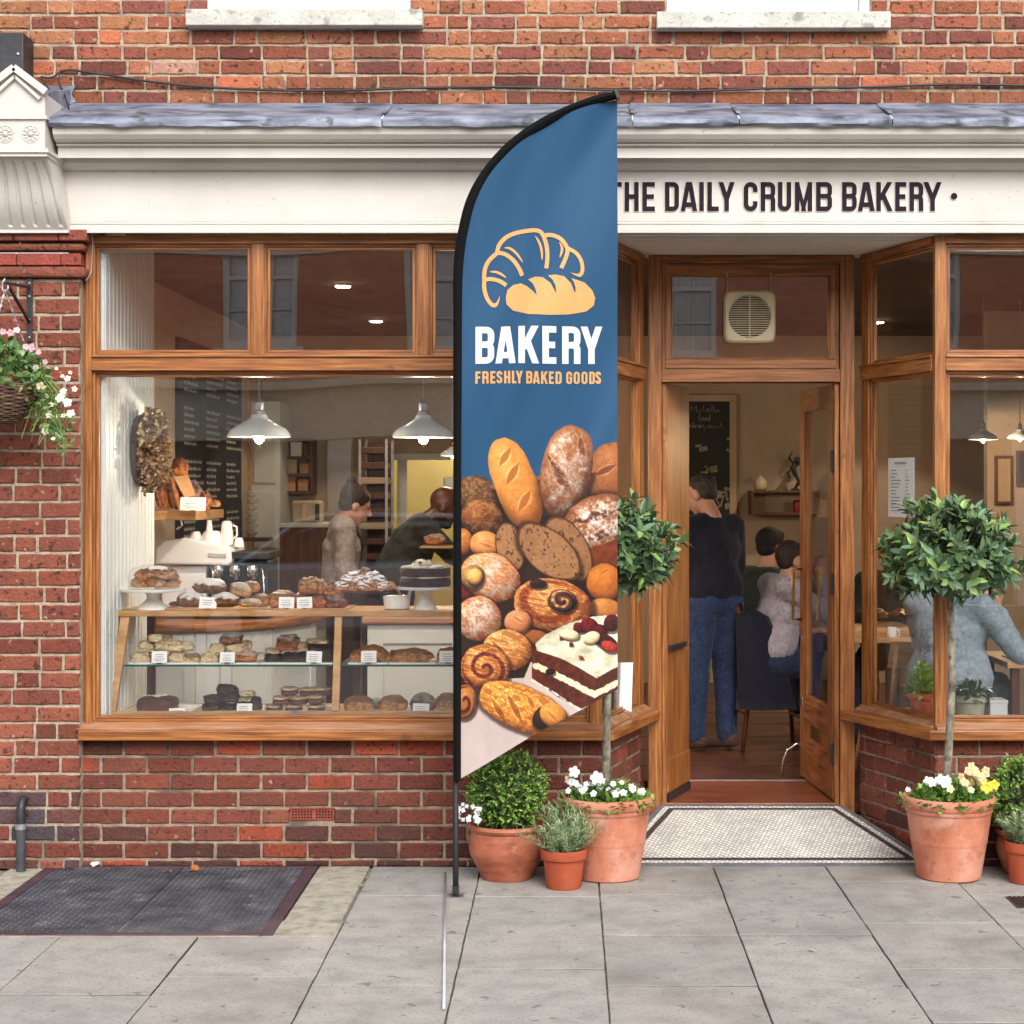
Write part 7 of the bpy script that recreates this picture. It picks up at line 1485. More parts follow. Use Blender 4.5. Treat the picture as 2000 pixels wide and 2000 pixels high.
def card(px0, px1, py0, py1, Y, label, tilt=0, Yt=None):
    a, b = P(px0, py1, Y), P(px1, py0, Y); c = Vector(((a.x + b.x) / 2, Y, a.z)); t = thing('price_card', label, 'price card', c, 'white price cards in the display'); mb = MB(); ux = Vector((math.cos(R(tilt)), 0, math.sin(R(tilt)))); w, h = b.x - a.x, b.z - a.z
    up = Vector((-math.sin(R(tilt)), .22, math.cos(R(tilt)))).normalized(); n = ux.cross(up).normalized(); cc = c + up * h / 2; mb.obox(cc, ux * w / 2, n * .0008, up * h / 2); mb.build('card', [M['paper']], t)
    mb = MB(); n = -n if n.y > 0 else n; pp = lambda x, y, d: cc + ux * (x * w) + up * (y * h) + n * (.0012 + d); r_ = random.Random(int(px0)); 
    for k, y in enumerate((.22, .02, -.16, -.3)):
        if k == 3 and r_.random() < .4: continue
        L = r_.uniform(.5, .75); ribbon(mb, [(-L / 2, y), (L / 2 * r_.uniform(.6, 1), y)], .045, pp)
    mb.build('print', [M['ink']], t); mb = MB(); mb.box(c.x - .012, c.x + .012, Y - .004, Y + .012, c.z - .0035, c.z + .002); mb.build('clip', [M['brass']], t)
def tray(px0, px1, py, Y, d, label, m, name='tray', cat='tray', th=.008, group=None):
    a, b = P(px0, py, Y), P(px1, py, Y); t = MB(); t.box(a.x + .012, b.x - .012, Y, Y + d, a.z, a.z + th * .5)
    e = .014
    for (u0, u1, v0, v1) in ((a.x, b.x, Y - e, Y), (a.x, b.x, Y + d, Y + d + e)): t.add([(u0, v0, a.z + th), (u1, v0, a.z + th), (u1 - e, Y if v0 < Y else Y + d, a.z + .001), (u0 + e, Y if v0 < Y else Y + d, a.z + .001)], [(0, 1, 2, 3)])
    t.box(a.x, a.x + .006, Y - e, Y + d + e, a.z, a.z + th); t.box(b.x - .006, b.x, Y - e, Y + d + e, a.z, a.z + th); t.box(a.x, b.x, Y - e - .004, Y - e, a.z, a.z + th); t.box(a.x, b.x, Y + d + e, Y + d + e + .004, a.z, a.z + th)
    o = t.build(name, [m], None, bevel=.0015, loc=((a.x + b.x) / 2, Y, a.z), label=label, cat=cat)
    if group: o['group'] = group
    return a.z + th * .5
def cake_stand(px, py_top, py_base, w, Y, label, m, base_w=.5, stem=.17, frill=False):
    s = F / (ZC + Y); r = w / 2 / s; c = P(px, py_base, Y); h = (py_base - py_top) / s
    t = thing('cake_stand', label, 'cake stand', c); mb = MB(); mb.lathe(c, [(0, h - .008), (r * .9, h - .008), (r * .97, h - .014), (r * 1.0, h - .008), (r * 1.0, h), (r * .93, h + .001), (0, h - .003)], 48, wob=.012 if frill else 0); mb.build('plate', [m], t, smooth=True, sharp=40)
    mb = MB(); mb.lathe(c, [(r * base_w, 0), (r * base_w, .005), (r * base_w * .9, .014), (r * base_w * .6, h * .32), (r * stem * 1.15, h * .5), (r * stem * 1.2, h * .7), (r * stem * 1.9, h * .9), (r * stem * 2.4, h - .009)], 32); mb.build('foot', [m], t, smooth=True, sharp=50); return c + Vector((0, 0, h)), r
TZ = 1191   # base line of things on the case top
random.seed(55)
# stand with glass dome and cookies
top, r = cake_stand(299, 1149, 1190, 128, .40, 'white footed cake stand with scalloped rim at the left end of the case', M['porcelain'], frill=True)
dm = thing('glass_dome', 'clear glass dome with knob covering the cookies on the white stand', 'glass dome', top + Vector((0, 0, .001))); mb = MB(); mb.lathe(top, [(.118, .002), (.119, .06), (.112, .085), (.09, .102), (.05, .112), (.0, .115)], 40); mb.lathe(top, [(.0, .112), (.047, .1095), (.087, .0995), (.109, .083), (.1165, .06), (.1155, .002)], 40); mb.build('dome', [M['crystal']], dm, smooth=True)
mb = MB(); mb.lathe(top, [(.022, .113), (.009, .12), (.008, .126), (.016, .134), (.018, .142), (.013, .152), (0, .155)], 20); mb.build('knob', [M['crystal']], dm, smooth=True)
n_c = 0
for (x, y, w, h, lb) in ((272, 1147, 34, 20, 'chunky cookie at the bottom left of the pile under the glass dome'), (305, 1147, 36, 22, 'chunky cookie at the bottom middle of the pile under the glass dome'), (336, 1147, 34, 20, 'chunky cookie at the bottom right of the pile under the glass dome'), (284, 1132, 42, 20, 'cookie on the left of the upper row under the glass dome'), (325, 1132, 46, 22, 'cookie on the right of the upper row under the glass dome')): bk('cookie', lb, 'cookie', 'cookies under the glass dome', x, y, w, h, .40 + U(-.02, .02), 'cookie', disp=.28)
bk('cookie', 'sugar dusted cookie on the very top of the pile under the glass dome', 'cookie', 'cookies under the glass dome', 309, 1120, 48, 15, .41, 'sugar', disp=.2)
# wooden trays with loaves
tz = tray(323, 527, TZ, .36, .24, 'long wooden tray under the floured loaves left of the two price cards', M['wood_light'])
for (x, y, w, h, m, lb, Y, rr) in ((373, 1187, 58, 30, 'rye', 'dark rye loaf at the left front of the first wooden tray', .40, 0), (410, 1160, 66, 29, 'rye', 'floured brown loaf on top of the two dark loaves of the first tray', .44, 0), (440, 1187, 58, 28, 'rye', 'dark floured loaf behind the single price card of the first tray', .40, 0), (470, 1166, 44, 27, 'white', 'white dusted loaf leaning on the right of the top row of the first tray', .42, 20), (490, 1158, 36, 22, 'gold', 'small golden roll behind the white dusted loaf on the first tray', .48, 0), (488, 1187, 46, 17, 'white', 'pale split roll at the right front of the first wooden tray', .38, 0), (510, 1187, 42, 26, 'gold', 'golden roll at the right end of the first wooden tray', .43, 0), (343, 1186, 26, 10, 'dark', 'small dark crust end at the left corner of the first wooden tray', .44, 0)):
    bk('loaf', lb, 'bread', 'loaves on the wooden trays', x, y - 2, w, h, Y, m, r=(0, rr, U(-15, 15)), disp=.1)
tray(528, 682, TZ, .36, .24, 'second wooden tray under the glazed pastries behind the paired price cards', M['wood_light'])
o = bk('loaf', 'round loaf with a flat pale cut top on the second tray', 'bread', 'loaves on the wooden trays', 552, 1188, 62, 36, .42, 'gold', disp=.06); topping(o, 'cream', .052, .05, .006, .036, .05)
bk('pastry', 'glossy burnt topped pastry crowning the pile on the second wooden tray', 'pastry', 'pastries on the second wooden tray', 611, 1160, 56, 33, .42, 'gold', disp=.25); bk('pastry', 'brown glazed croissant at the right of the top row of the second wooden tray', 'pastry', 'pastries on the second wooden tray', 650, 1165, 44, 28, .43, 'croi', disp=.3)
for (x, w, lb, m) in ((590, 44, 'golden bun behind the right one of the paired price cards', 'croi'), (622, 40, 'striped glazed bun in the middle front of the second wooden tray', 'croi'), (655, 46, 'dark glazed croissant at the right end of the second wooden tray', 'dark')): bk('pastry', lb, 'pastry', 'pastries on the second wooden tray', x, 1188, w, 29, .42, m, disp=.25)
card(388, 422, 1166, 1189, .345, 'price card leaning on the dark loaves of the first wooden tray', -4); card(544, 574, 1166, 1188, .345, 'left one of the paired price cards before the second wooden tray', -1); card(580, 610, 1166, 1188, .345, 'right one of the paired price cards before the second wooden tray', 3)
# glass stand with sugared pastries
top, r = cake_stand(708, 1153, 1191, 102, .42, 'clear glass cake stand piled with sugared pastries', M['crystal'], .45)
places = ['front left', 'front centre left', 'front centre', 'front centre right', 'front right']
for k in range(5): bk('sugared_pastry', 'sugar dusted pastry in the bottom row of the glass stand, %s' % places[k], 'pastry', 'sugared pastries on the glass stand', 668 + k * 20, 1152, 30, 17, .40 + .01 * (k % 2), 'turn' if k % 2 else 'sugar', r=(0, U(-20, 20), U(-60, 60)), disp=.3)
for k, lb in enumerate(('left', 'middle left', 'middle right', 'right')): bk('sugared_pastry', 'sugar dusted pastry in the second row of the glass stand, %s' % lb, 'pastry', 'sugared pastries on the glass stand', 679 + k * 20, 1140, 32, 17, .41, 'sugar', r=(0, U(-25, 25), U(-60, 60)), disp=.3)
for k, lb in enumerate(('left', 'right')): bk('sugared_pastry', 'sugar dusted pastry in the top row of the glass stand, %s' % lb, 'pastry', 'sugared pastries on the glass stand', 690 + k * 36, 1130, 30, 14, .42, 'sugar', r=(0, U(-20, 20), 0), disp=.3)
bk('sugared_pastry', 'pointed orange croissant tip standing at the very top of the glass stand', 'pastry', 'sugared pastries on the glass stand', 712, 1130, 17, 22, .42, 'turn', disp=.2)
# cup and spoon, chocolate cake
vessel(775, 1191, 54, 27, .42, 'bowl', 'white bowl with a spoon between the two cake stands', 'bowl', [(.7, 0), (.92, .12), (1, .96), (1, 1), (.95, .98), (.88, .2), (0, .15)], M['porcelain'])
sp_ = P(800, 1190, .42); mb = MB(); mb.tube([P(795, 1180, .42), P(802, 1150, .43)], [.006, .009], 8); mb.build('spoon', [M['porcelain']], None, loc=sp_, smooth=True, label='white spoon standing in the bowl between the cake stands', cat='spoon')
top, r = cake_stand(830, 1145, 1192, 108, .42, 'white china cake stand carrying the chocolate layer cake', M['porcelain'], .46, .22)
cake = thing('chocolate_cake', 'chocolate layer cake with cream filling and cream topping on the white stand', 'cake', top)
def layer(z0, z1, r_, m, name, dz=.05, seed=1):
    mb = MB(); n = 48; vs = []; rg = [(r_ * .97, z0), (r_, z0 + .004), (r_ * 1.005, (z0 + z1) / 2), (r_, z1 - .004), (r_ * .95, z1), (0, z1)]
    for q, (a, z) in enumerate(rg):
        for k in range(n): t = k * 2 * math.pi / n; w = 1 + dz * .25 * noise.noise(Vector((math.cos(t) * 3, math.sin(t) * 3, z * 60 + seed))); vs.append(top + Vector((a * w * math.cos(t), a * w * math.sin(t), z + (.003 * noise.noise(Vector((math.cos(t) * 4, math.sin(t) * 4, seed))) if q > 3 else 0))))
    mb.add(vs, [(i * n + k, i * n + (k + 1) % n, (i + 1) * n + (k + 1) % n, (i + 1) * n + k) for i in range(len(rg) - 1) for k in range(n)]); return mb.build(name, [B[m]], cake, smooth=True)
layer(.002, .042, .122, 'choc', 'sponge', .25, 1); layer(.041, .051, .114, 'cream', 'filling', .5, 2); layer(.050, .090, .121, 'choc', 'sponge', .25, 3); layer(.088, .099, .098, 'cream', 'icing', 1.4, 4)
mb = MB(); mb.blob(top + Vector((-.01, 0, .104)), (.05, .05, .026), None, 4, .35, 5, 20, 10); mb.build('icing', [B['cream']], cake, smooth=True); mb = MB()
for k in range(12): a = k * .9; q = U(.0, .04); mb.blob(top + Vector((-.01 + q * math.cos(a), q * math.sin(a), .124 - q * .3)), (.013, .013, .009), None, k, .3, 3, 8, 6)
mb.build('chocolate_pieces', [B['brownie']], cake, smooth=True)
# glass shelf: trays and cakes
SH = 1297; ys = .30
def pile(items, cat, name, group, m, Y, fmt):
    for (x, y, w, h, lb, *mm) in items: bk(name, fmt % lb, cat, group, x, y, w, h, Y + U(-.015, .03), mm[0] if mm else m, power=.62 if (mm and mm[0] in ('brownie', 'scone')) or m in ('scone', 'brownie') else 1., flat=.9, disp=.26, r=(0, U(-4, 4), U(-14, 14)))
tray(252, 390, SH, ys - .02, .22, 'white tray of scones at the left end of the glass shelf', M['porcelain']); tray(392, 506, SH, ys - .02, .22, 'white tray of rolls and pies in the middle of the glass shelf', M['porcelain']); tray(508, 650, SH, ys - .02, .22, 'white tray of chocolate slices left of the oak divider on the glass shelf', M['porcelain'])
tray(680, 758, SH, ys - .02, .18, 'white plate under the knobbly pastry right of the oak divider', M['porcelain'], 'plate', 'plate'); tray(760, 852, SH, ys - .02, .18, 'white plate under the long fruit pastry', M['porcelain'], 'plate', 'plate'); tray(856, 960, SH, ys - .02, .18, 'white plate partly behind the flag on the glass shelf', M['porcelain'], 'plate', 'plate')
pile([(275, 1294, 38, 20, 'bottom left'), (312, 1294, 30, 20, 'bottom centre, behind the price card'), (347, 1294, 36, 21, 'bottom right'), (374, 1294, 34, 17, 'far right, browner than the rest', 'muffin'), (289, 1273, 34, 21, 'left of the second layer'), (332, 1273, 56, 22, 'wide one of the second layer'), (366, 1271, 24, 17, 'behind the wide one on the right'), (305, 1253, 30, 14, 'topmost left'), (328, 1252, 16, 12, 'topmost right', 'muffin')], 'scone', 'scone', 'scones on the glass shelf', 'scone', ys + .06, 'pale scone of the left shelf pile, %s')
pile([(412, 1294, 32, 21, 'bottom left', 'scone'), (440, 1293, 32, 18, 'bottom centre behind the price card'), (478, 1294, 50, 26, 'large pie at the bottom right', 'turn'), (426, 1274, 32, 17, 'left of the second layer', 'scone'), (461, 1275, 36, 17, 'right of the second layer', 'scone'), (482, 1268, 22, 18, 'brown knob behind the pie', 'muffin'), (452, 1260, 44, 26, 'iced swirl bun on top', 'dark')], 'bun', 'bun', 'buns on the middle tray of the glass shelf', 'muffin', ys + .06, 'bun of the middle pile on the glass shelf, %s')
pile([(535, 1294, 36, 18, 'bottom left', 'brownie'), (570, 1294, 34, 20, 'bottom centre', 'brownie'), (600, 1294, 36, 22, 'bottom behind the price card', 'brownie'), (635, 1294, 34, 26, 'bottom right', 'brownie'), (535, 1277, 30, 12, 'nut topped left', 'muffin'), (564, 1270, 42, 30, 'knobbly top left', 'dark'), (593, 1272, 26, 18, 'pale nut in the middle', 'muffin'), (620, 1268, 42, 12, 'dark slab on the upper right', 'brownie'), (620, 1257, 40, 10, 'cream topped slab on the very top right', 'muffin')], 'cake slice', 'chocolate_slice', 'chocolate slices on the glass shelf', 'brownie', ys + .06, 'chocolate slice on the glass shelf, %s')
pile([(704, 1292, 36, 24, 'left lobe piece'), (728, 1292, 56, 33, 'big round piece'), (752, 1292, 26, 20, 'right lobe piece')], 'pastry', 'fruit_pastry', 'fruit pastries right of the divider', 'gold', ys + .05, 'knobbly fruit pastry right of the oak divider, %s')
bk('fruit_pastry', 'long plaited fruit pastry alone on its plate on the glass shelf', 'pastry', 'fruit pastries right of the divider', 803, 1294, 84, 29, ys + .05, 'gold', disp=.2, d=50); bk('fruit_pastry', 'round fruit pastry half hidden by the flag sleeve on the glass shelf', 'pastry', 'fruit pastries right of the divider', 878, 1292, 50, 28, ys + .05, 'gold')
for (a, b, c, d, lb) in ((296, 326, 1272, 1295, 'price card before the scones on the glass shelf'), (429, 458, 1274, 1294, 'price card before the buns in the middle of the glass shelf'), (598, 628, 1272, 1294, 'price card before the chocolate slices on the glass shelf'), (705, 735, 1271, 1294, 'price card before the knobbly pastry on the glass shelf'), (858, 892, 1271, 1294, 'price card touching the flag sleeve on the glass shelf')): card(a, b, c, d, ys - .045, lb, U(-2, 2))
# base: chocolate cake, brownies, muffins, loaves
BS = 1393; yb = .27
tray(242, 372, BS, yb - .02, .26, 'wide white tray under the red brown cake at the bottom left', M['porcelain']); tray(380, 510, BS, yb - .02, .24, 'grey tray of brownies in the bottom row', M['porcelain']); tray(512, 646, BS, yb - .02, .24, 'white tray of muffins in the bottom row', M['porcelain']); tray(668, 796, BS, yb - .02, .24, 'white tray of golden loaves in the bottom row', M['porcelain']); tray(798, 960, BS, yb - .02, .24, 'white tray of round loaves beside the flag in the bottom row', M['porcelain'])
o = bk('round_cake', 'round red brown cake topped with almond flakes at the bottom left', 'cake', None, 308, 1393, 76, 34, yb + .1, 'redcake', power=.55, flat=.95, disp=.04, d=74, r=(0, 0, 0)); mb = MB()
for k in range(11): a = k * 2.2; q = .012 + .005 * k; mb.blob((q * math.cos(a), q * math.sin(a) * .9, .043), (.012, .008, .003), rot(0, 0, k * 40), k, .2, 3, 10, 6)
mb.build('almonds', [B['cream']], o, smooth=True)
pile([(412, 1392, 34, 18, 'bottom left'), (444, 1392, 34, 18, 'bottom centre'), (474, 1392, 32, 22, 'bottom right with nuts'), (420, 1373, 40, 17, 'wide flat one of the second layer'), (448, 1371, 36, 18, 'dark one in the second layer'), (444, 1357, 40, 20, 'crumbly dark one on the very top'), (482, 1370, 32, 12, 'pale topped slab right', 'muffin'), (482, 1359, 32, 10, 'cream slab at the top right', 'scone'), (500, 1388, 22, 26, 'dark one at the far right')], 'brownie', 'brownie', 'brownies in the bottom row', 'brownie', yb + .07, 'brownie of the bottom row, %s')
for i, (x, y, lb) in enumerate(((536, 1392, 'bottom left'), (574, 1392, 'bottom centre'), (618, 1392, 'bottom right'), (550, 1376, 'left of the second layer'), (584, 1376, 'centre of the second layer'), (616, 1374, 'right of the second layer'), (566, 1358, 'top left'), (602, 1359, 'top centre'), (628, 1358, 'top right'))):
    w = 34; o = bk('muffin', 'small nut topped muffin in the bottom row, %s' % lb, 'muffin', 'muffins in the bottom row', x, y, w, 12, yb + .08 + U(-.01, .02), 'redcake', power=.7, flat=.95, disp=.04, r=(0, 0, 0)); topping(o, 'muffin', .043, .04, .014, .016, .25, i)
for (x, w, h, m, lb) in ((702, 62, 33, 'gold', 'pointed golden loaf at the left of the bottom right tray'), (733, 48, 28, 'dark', 'dark golden loaf behind the two front loaves of the bottom right tray'), (768, 58, 34, 'gold', 'golden loaf with a pale flour scar in the bottom right tray'), (827, 54, 38, 'dark', 'smooth round brown loaf behind the last price card'), (876, 54, 38, 'gold', 'speckled round loaf half hidden by the flag sleeve')): bk('loaf', lb, 'bread', 'loaves in the bottom row', x, 1391, w, h, yb + .09 + (.06 if x == 733 else 0), m, disp=.1)
for (a, b, c, d, lb, t_) in ((330, 362, 1383, 1402, 'price card leaning in front of the red brown cake', 2), (462, 492, 1374, 1396, 'price card in front of the brownies', 0), (806, 838, 1374, 1396, 'price card in front of the smooth round loaf', -1)): card(a, b, c, d, yb - .045, lb, t_)
mb = MB(); a = P(575, 1404, yb - .11); mb.box(a.x - .015, a.x + .02, yB_ - .004, yB_ - .0005, zb_ - .02, zb_ + .004); mb.build('label_clip', [M['galv']], case)
# baguettes in their basket on the wall shelf
random.seed(3); yb2 = 1.75
for i, (x0, y0, x1, y1, w) in enumerate(((324, 992, 301, 886, 18), (338, 992, 306, 868, 18), (350, 993, 312, 880, 17), (314, 992, 299, 915, 16), (330, 993, 318, 900, 15))):
    Y_ = yb2 + .06 * (i % 3); a, b = P(x0, y0, Y_), P(x1, y1, Y_ + .12); L = (b - a); mb = MB(); n = 12; mb.tube([a + L * k / n for k in range(n + 1)], [.001 + (w / 2 / 352) * math.sin(math.pi * min(1, max(0, (k + .35) / (n + .7)))) ** .45 * (1 + .06 * (k % 2)) for k in range(n + 1)], 14)
    mb.build('baguette', [B['dark'] if i % 2 else B['croi']], None, smooth=True, loc=a, label=('long baguette leaning first from the left on the wall shelf', 'tallest baguette in the leaning bunch on the wall shelf', 'rightmost long baguette leaning on the wall shelf', 'short baguette half behind the dried wreath on the wall shelf', 'short baguette in front of the leaning bunch on the wall shelf')[i], cat='baguette', group='baguettes leaning on the wall shelf')
bk('loaf', 'dark torn loaf standing on top of the bread basket on the wall shelf', 'bread', None, 352, 928, 32, 34, 1.9, 'croi', disp=.4); bk('loaf', 'brown loaf lying behind the paper bag on the wall shelf', 'bread', None, 374, 992, 44, 50, 1.95, 'dark', disp=.3); bk('pretzel', 'knotted brown bread end at the right of the wall shelf', 'bread', None, 402, 995, 24, 34, 1.8, 'croi', disp=.5); bk('roll', 'small stubby rolls end sticking out over the wall shelf', 'bread', None, 420, 990, 22, 14, 1.8, 'gold', disp=.2)
a = P(335, 930, 1.7); mb = MB(); mb.add([P(338, 930, 1.72), P(368, 928, 1.74), P(382, 968, 1.66), P(360, 972, 1.62), P(338, 930, 1.75), P(368, 928, 1.77), P(382, 968, 1.69), P(360, 972, 1.65)], [(0, 1, 2, 3), (4, 7, 6, 5), (0, 4, 5, 1), (1, 5, 6, 2), (2, 6, 7, 3), (3, 7, 4, 0)]); mb.build('paper_bag', [M['kraft']], None, loc=a, bevel=.003, label='crumpled brown paper bag lying over the loaves on the wall shelf', cat='paper bag')
card(351, 401, 971, 997, 1.5, 'large white card hanging on the edge of the baguette shelf', -1)
# ------------------------------------------------------------------ table, chairs, mug (right window) and chairs inside
def chair(px, pyf, Y, yaw, label, seat_z=.46, w=.40, back=True):
    c = Vector((X(px, Y), Y, FZ)); t = thing('wooden_chair', label, 'chair', c, 'wooden cafe chairs') if back else thing('wooden_stool', label, 'stool', c); Rz = Matrix.Rotation(R(yaw), 3, 'Z'); T_ = lambda x, y, z: c + Rz @ Vector((x, y, z)); W = M['wood_light'] if Y < 2 else M['wood_dark']; h = w / 2
    mb = MB(); mb.obox(T_(0, 0, seat_z), Rz @ Vector((h, 0, 0)), Rz @ Vector((0, h, 0)), (0, 0, .015)); mb.build('seat', [W], t, bevel=.008)
    for sx in (-1, 1):
        mb = MB(); mb.tube([T_(sx * h * .8, h * .8, seat_z - .016), T_(sx * h * 1.02, h * 1.0, 0)], [.016, .012], 8); mb.build('leg', [W], t, smooth=True)
        mb = MB(); mb.tube([T_(sx * h * 1.0, -h * 1.15, 0), T_(sx * h * .88, -h * .85, seat_z - .016)], [.013, .017], 8); mb.build('leg', [W], t, smooth=True)
        if not back: continue
        mb = MB(); mb.tube([T_(sx * h * .86, -h * .84, seat_z + .016), T_(sx * h * .9, -h * 1.05, seat_z + .2), T_(sx * h * .95, -h * 1.3, seat_z + .40)], [.016, .016, .013], 8); mb.build('back_post', [W], t, smooth=True)
    mb = MB(); n = 9 if back else 0; vs = []
    for k in range(n):
        u = -1 + 2 * k / (n - 1); y = -h * 1.28 - .04 * (1 - u * u)
        for z, dy in ((.28, .035), (.42, 0)): vs += [T_(u * h * 1.08, y + dy, seat_z + z), T_(u * h * 1.08, y + dy + .018, seat_z + z)]
    mb.add(vs, [f for k in range(n - 1) for f in ((4 * k, 4 * k + 4, 4 * k + 6, 4 * k + 2), (4 * k + 1, 4 * k + 3, 4 * k + 7, 4 * k + 5), (4 * k + 2, 4 * k + 6, 4 * k + 7, 4 * k + 3), (4 * k, 4 * k + 1, 4 * k + 5, 4 * k + 4))])
    if back: mb.build('backrest', [W], t, smooth=True, sharp=40)
    for z in (.18,):
        mb = MB(); mb.tube([T_(-h * .95, h * .9, z), T_(h * .95, h * .9, z)], .009, 6); mb.build('stretcher', [W], t)
        mb = MB(); mb.tube([T_(-h * .95, -h, z + .04), T_(h * .95, -h, z + .04)], .009, 6); mb.build('stretcher', [W], t)
    return t
chair(1768, 0, 1.45, 18, 'light wooden chair with curved back behind the parsley pot in the right window', seat_z=.34)
chair(1505, 0, 2.62, -82, 'wooden chair under the man in the grey sweater, seen through the doorway', w=.38)
chair(1885, 0, .86, -30, 'wooden stool carrying the person in the grey jumper behind the right bay tree', back=False, w=.34)
def table(x0, x1, y0, y1, z, label):
    t = thing('cafe_table', label, 'table', ((x0 + x1) / 2, (y0 + y1) / 2, FZ)); mb = MB(); mb.box(x0, x1, y0, y1, z - .03, z); mb.build('tabletop', [M['wood_light']], t, bevel=.004)
    for x in (x0 + .05, x1 - .05):
        for y in (y0 + .05, y1 - .05): mb = MB(); mb.box(x - .02, x + .02, y - .02, y + .02, FZ, z - .031); mb.build('leg', [M['wood_dark']], t, bevel=.002)
table(X(1640, 2.1), X(1805, 2.1), 1.95, 2.55, Z(1246, 1.95), 'wooden cafe table with a white mug behind the canted window'); table(X(1955, .85), X(1955, .85) + .7, .72, 1.35, Z(1294, .72), 'pale wooden table at the right edge under the elbow of the grey jumper')
table(X(1575, 2.6), X(1575, 2.6) + .6, 2.35, 2.95, FZ + .74, 'cafe table hidden behind the open door in front of the two seated men')
vessel(1742, 1250, 19, 25, 2.05, 'mug', 'white mug on the wooden table seen through the canted window', 'mug', CUP, M['porcelain'], handle=1); vessel(1775, 1246, 30, 4, 2.2, 'plate', 'white plate right of the mug on the wooden table', 'plate', [(.5, 0), (1, 1), (.9, 1), (.5, .3), (0, .3)], M['porcelain'])
vessel(1716, 1247, 14, 30, 2.15, 'glass', 'small drinking glass left of the white mug on the wooden table', 'glass', [(.7, 0), (1, 1), (.96, 1), (.68, .05), (0, .05)], M['crystal'])
M['print_page'] = mat('newspaper', lin((190, 190, 188)), lin((214, 214, 212)), scale=40, rough=.8); a = P(1990, 1288, .9); mb = MB(); mb.box(a.x - .05, a.x + .2, .82, 1.05, Z(1294, .72) + .0005, Z(1294, .72) + .008); mb.build('newspaper', [M['print_page']], None, loc=a, label='folded newspaper lying on the pale table at the right edge', cat='newspaper')
frame_pic(1942, 1978, 890, 985, 4.2, 'framed_picture', 'narrow dark framed picture high on the wall in the right window', 'picture', M['wood_dark'], M['poster_frame'], .02)
frame_pic(1984, 2040, 880, 950, 4.2, 'framed_picture', 'wide dark framed picture cut by the right edge in the right window', 'picture', M['wood_dark'], M['blackboard'], .02)
mb = MB(); mb.box(X(1925, 4.25), 4.3, 4.2, 4.3, FZ, 2.95); mb.build('inner_wall', [M['plaster']], bld)
# ------------------------------------------------------------------ people
TMP = bpy.data.scenes.new('workbench')
def cap_mesh(mb, p0, p1, r0, r1, n=14):
    p0, p1 = Vector(p0), Vector(p1); t = (p1 - p0); L = t.length or 1e-4; t.normalize(); pts = []; rs = []
    for k in range(5): a = math.pi / 2 * (1 - k / 4); pts.append(p0 - t * r0 * math.sin(a)); rs.append(max(1e-4, r0 * math.cos(a)))
    for k in range(5): a = math.pi / 2 * k / 4; pts.append(p1 + t * r1 * math.sin(a)); rs.append(max(1e-4, r1 * math.cos(a)))
    mb.tube(pts, rs, n)
def fuse(name, parts, m, parent, voxel=.011, smooth=6, xf=None, wrinkle=0, cut=None):
    mb = MB()
    for p in parts:
        if p[0] == 'c': cap_mesh(mb, *p[1:])
        else: mb.blob(p[1], p[2], p[3] if len(p) > 3 else None, nu=18, nv=12)
    me = bpy.data.meshes.new(name); me.from_pydata([tuple(v) for v in mb.v], [], mb.f); o = bpy.data.objects.new(name, me); TMP.collection.objects.link(o)
    r = o.modifiers.new('r', 'REMESH'); r.mode = 'VOXEL'; r.voxel_size = voxel; s = o.modifiers.new('s', 'SMOOTH'); s.factor = .5; s.iterations = smooth
    vl = TMP.view_layers[0]; vl.update(); dg = vl.depsgraph; nm = bpy.data.meshes.new_from_object(o.evaluated_get(dg)); bpy.data.objects.remove(o)
    for v in nm.vertices:
        c = v.co.copy()
        if wrinkle: c = c + v.normal * wrinkle * (noise.noise(Vector((c.x * 9, c.y * 9, c.z * 22))) + .5 * noise.noise(c * 30))
        if xf: c = xf @ c
        v.co = c - ORG[parent.name]
    nm.materials.clear(); nm.materials.append(m); nm.polygons.foreach_set('use_smooth', [True] * len(nm.polygons)); nm.name = name
    o = bpy.data.objects.new(name, nm); COL.objects.link(o); o.parent = parent; ORG[o.name] = ORG[parent.name]; return o
def fabric(name, c1, c2=None, rough=.9): return mat(name, lin(c1), lin(c2 or tuple(v * .85 for v in c1)), scale=55, rough=rough, bump=.5, bscale=110, sheen=.1, pos=(.4, .6))
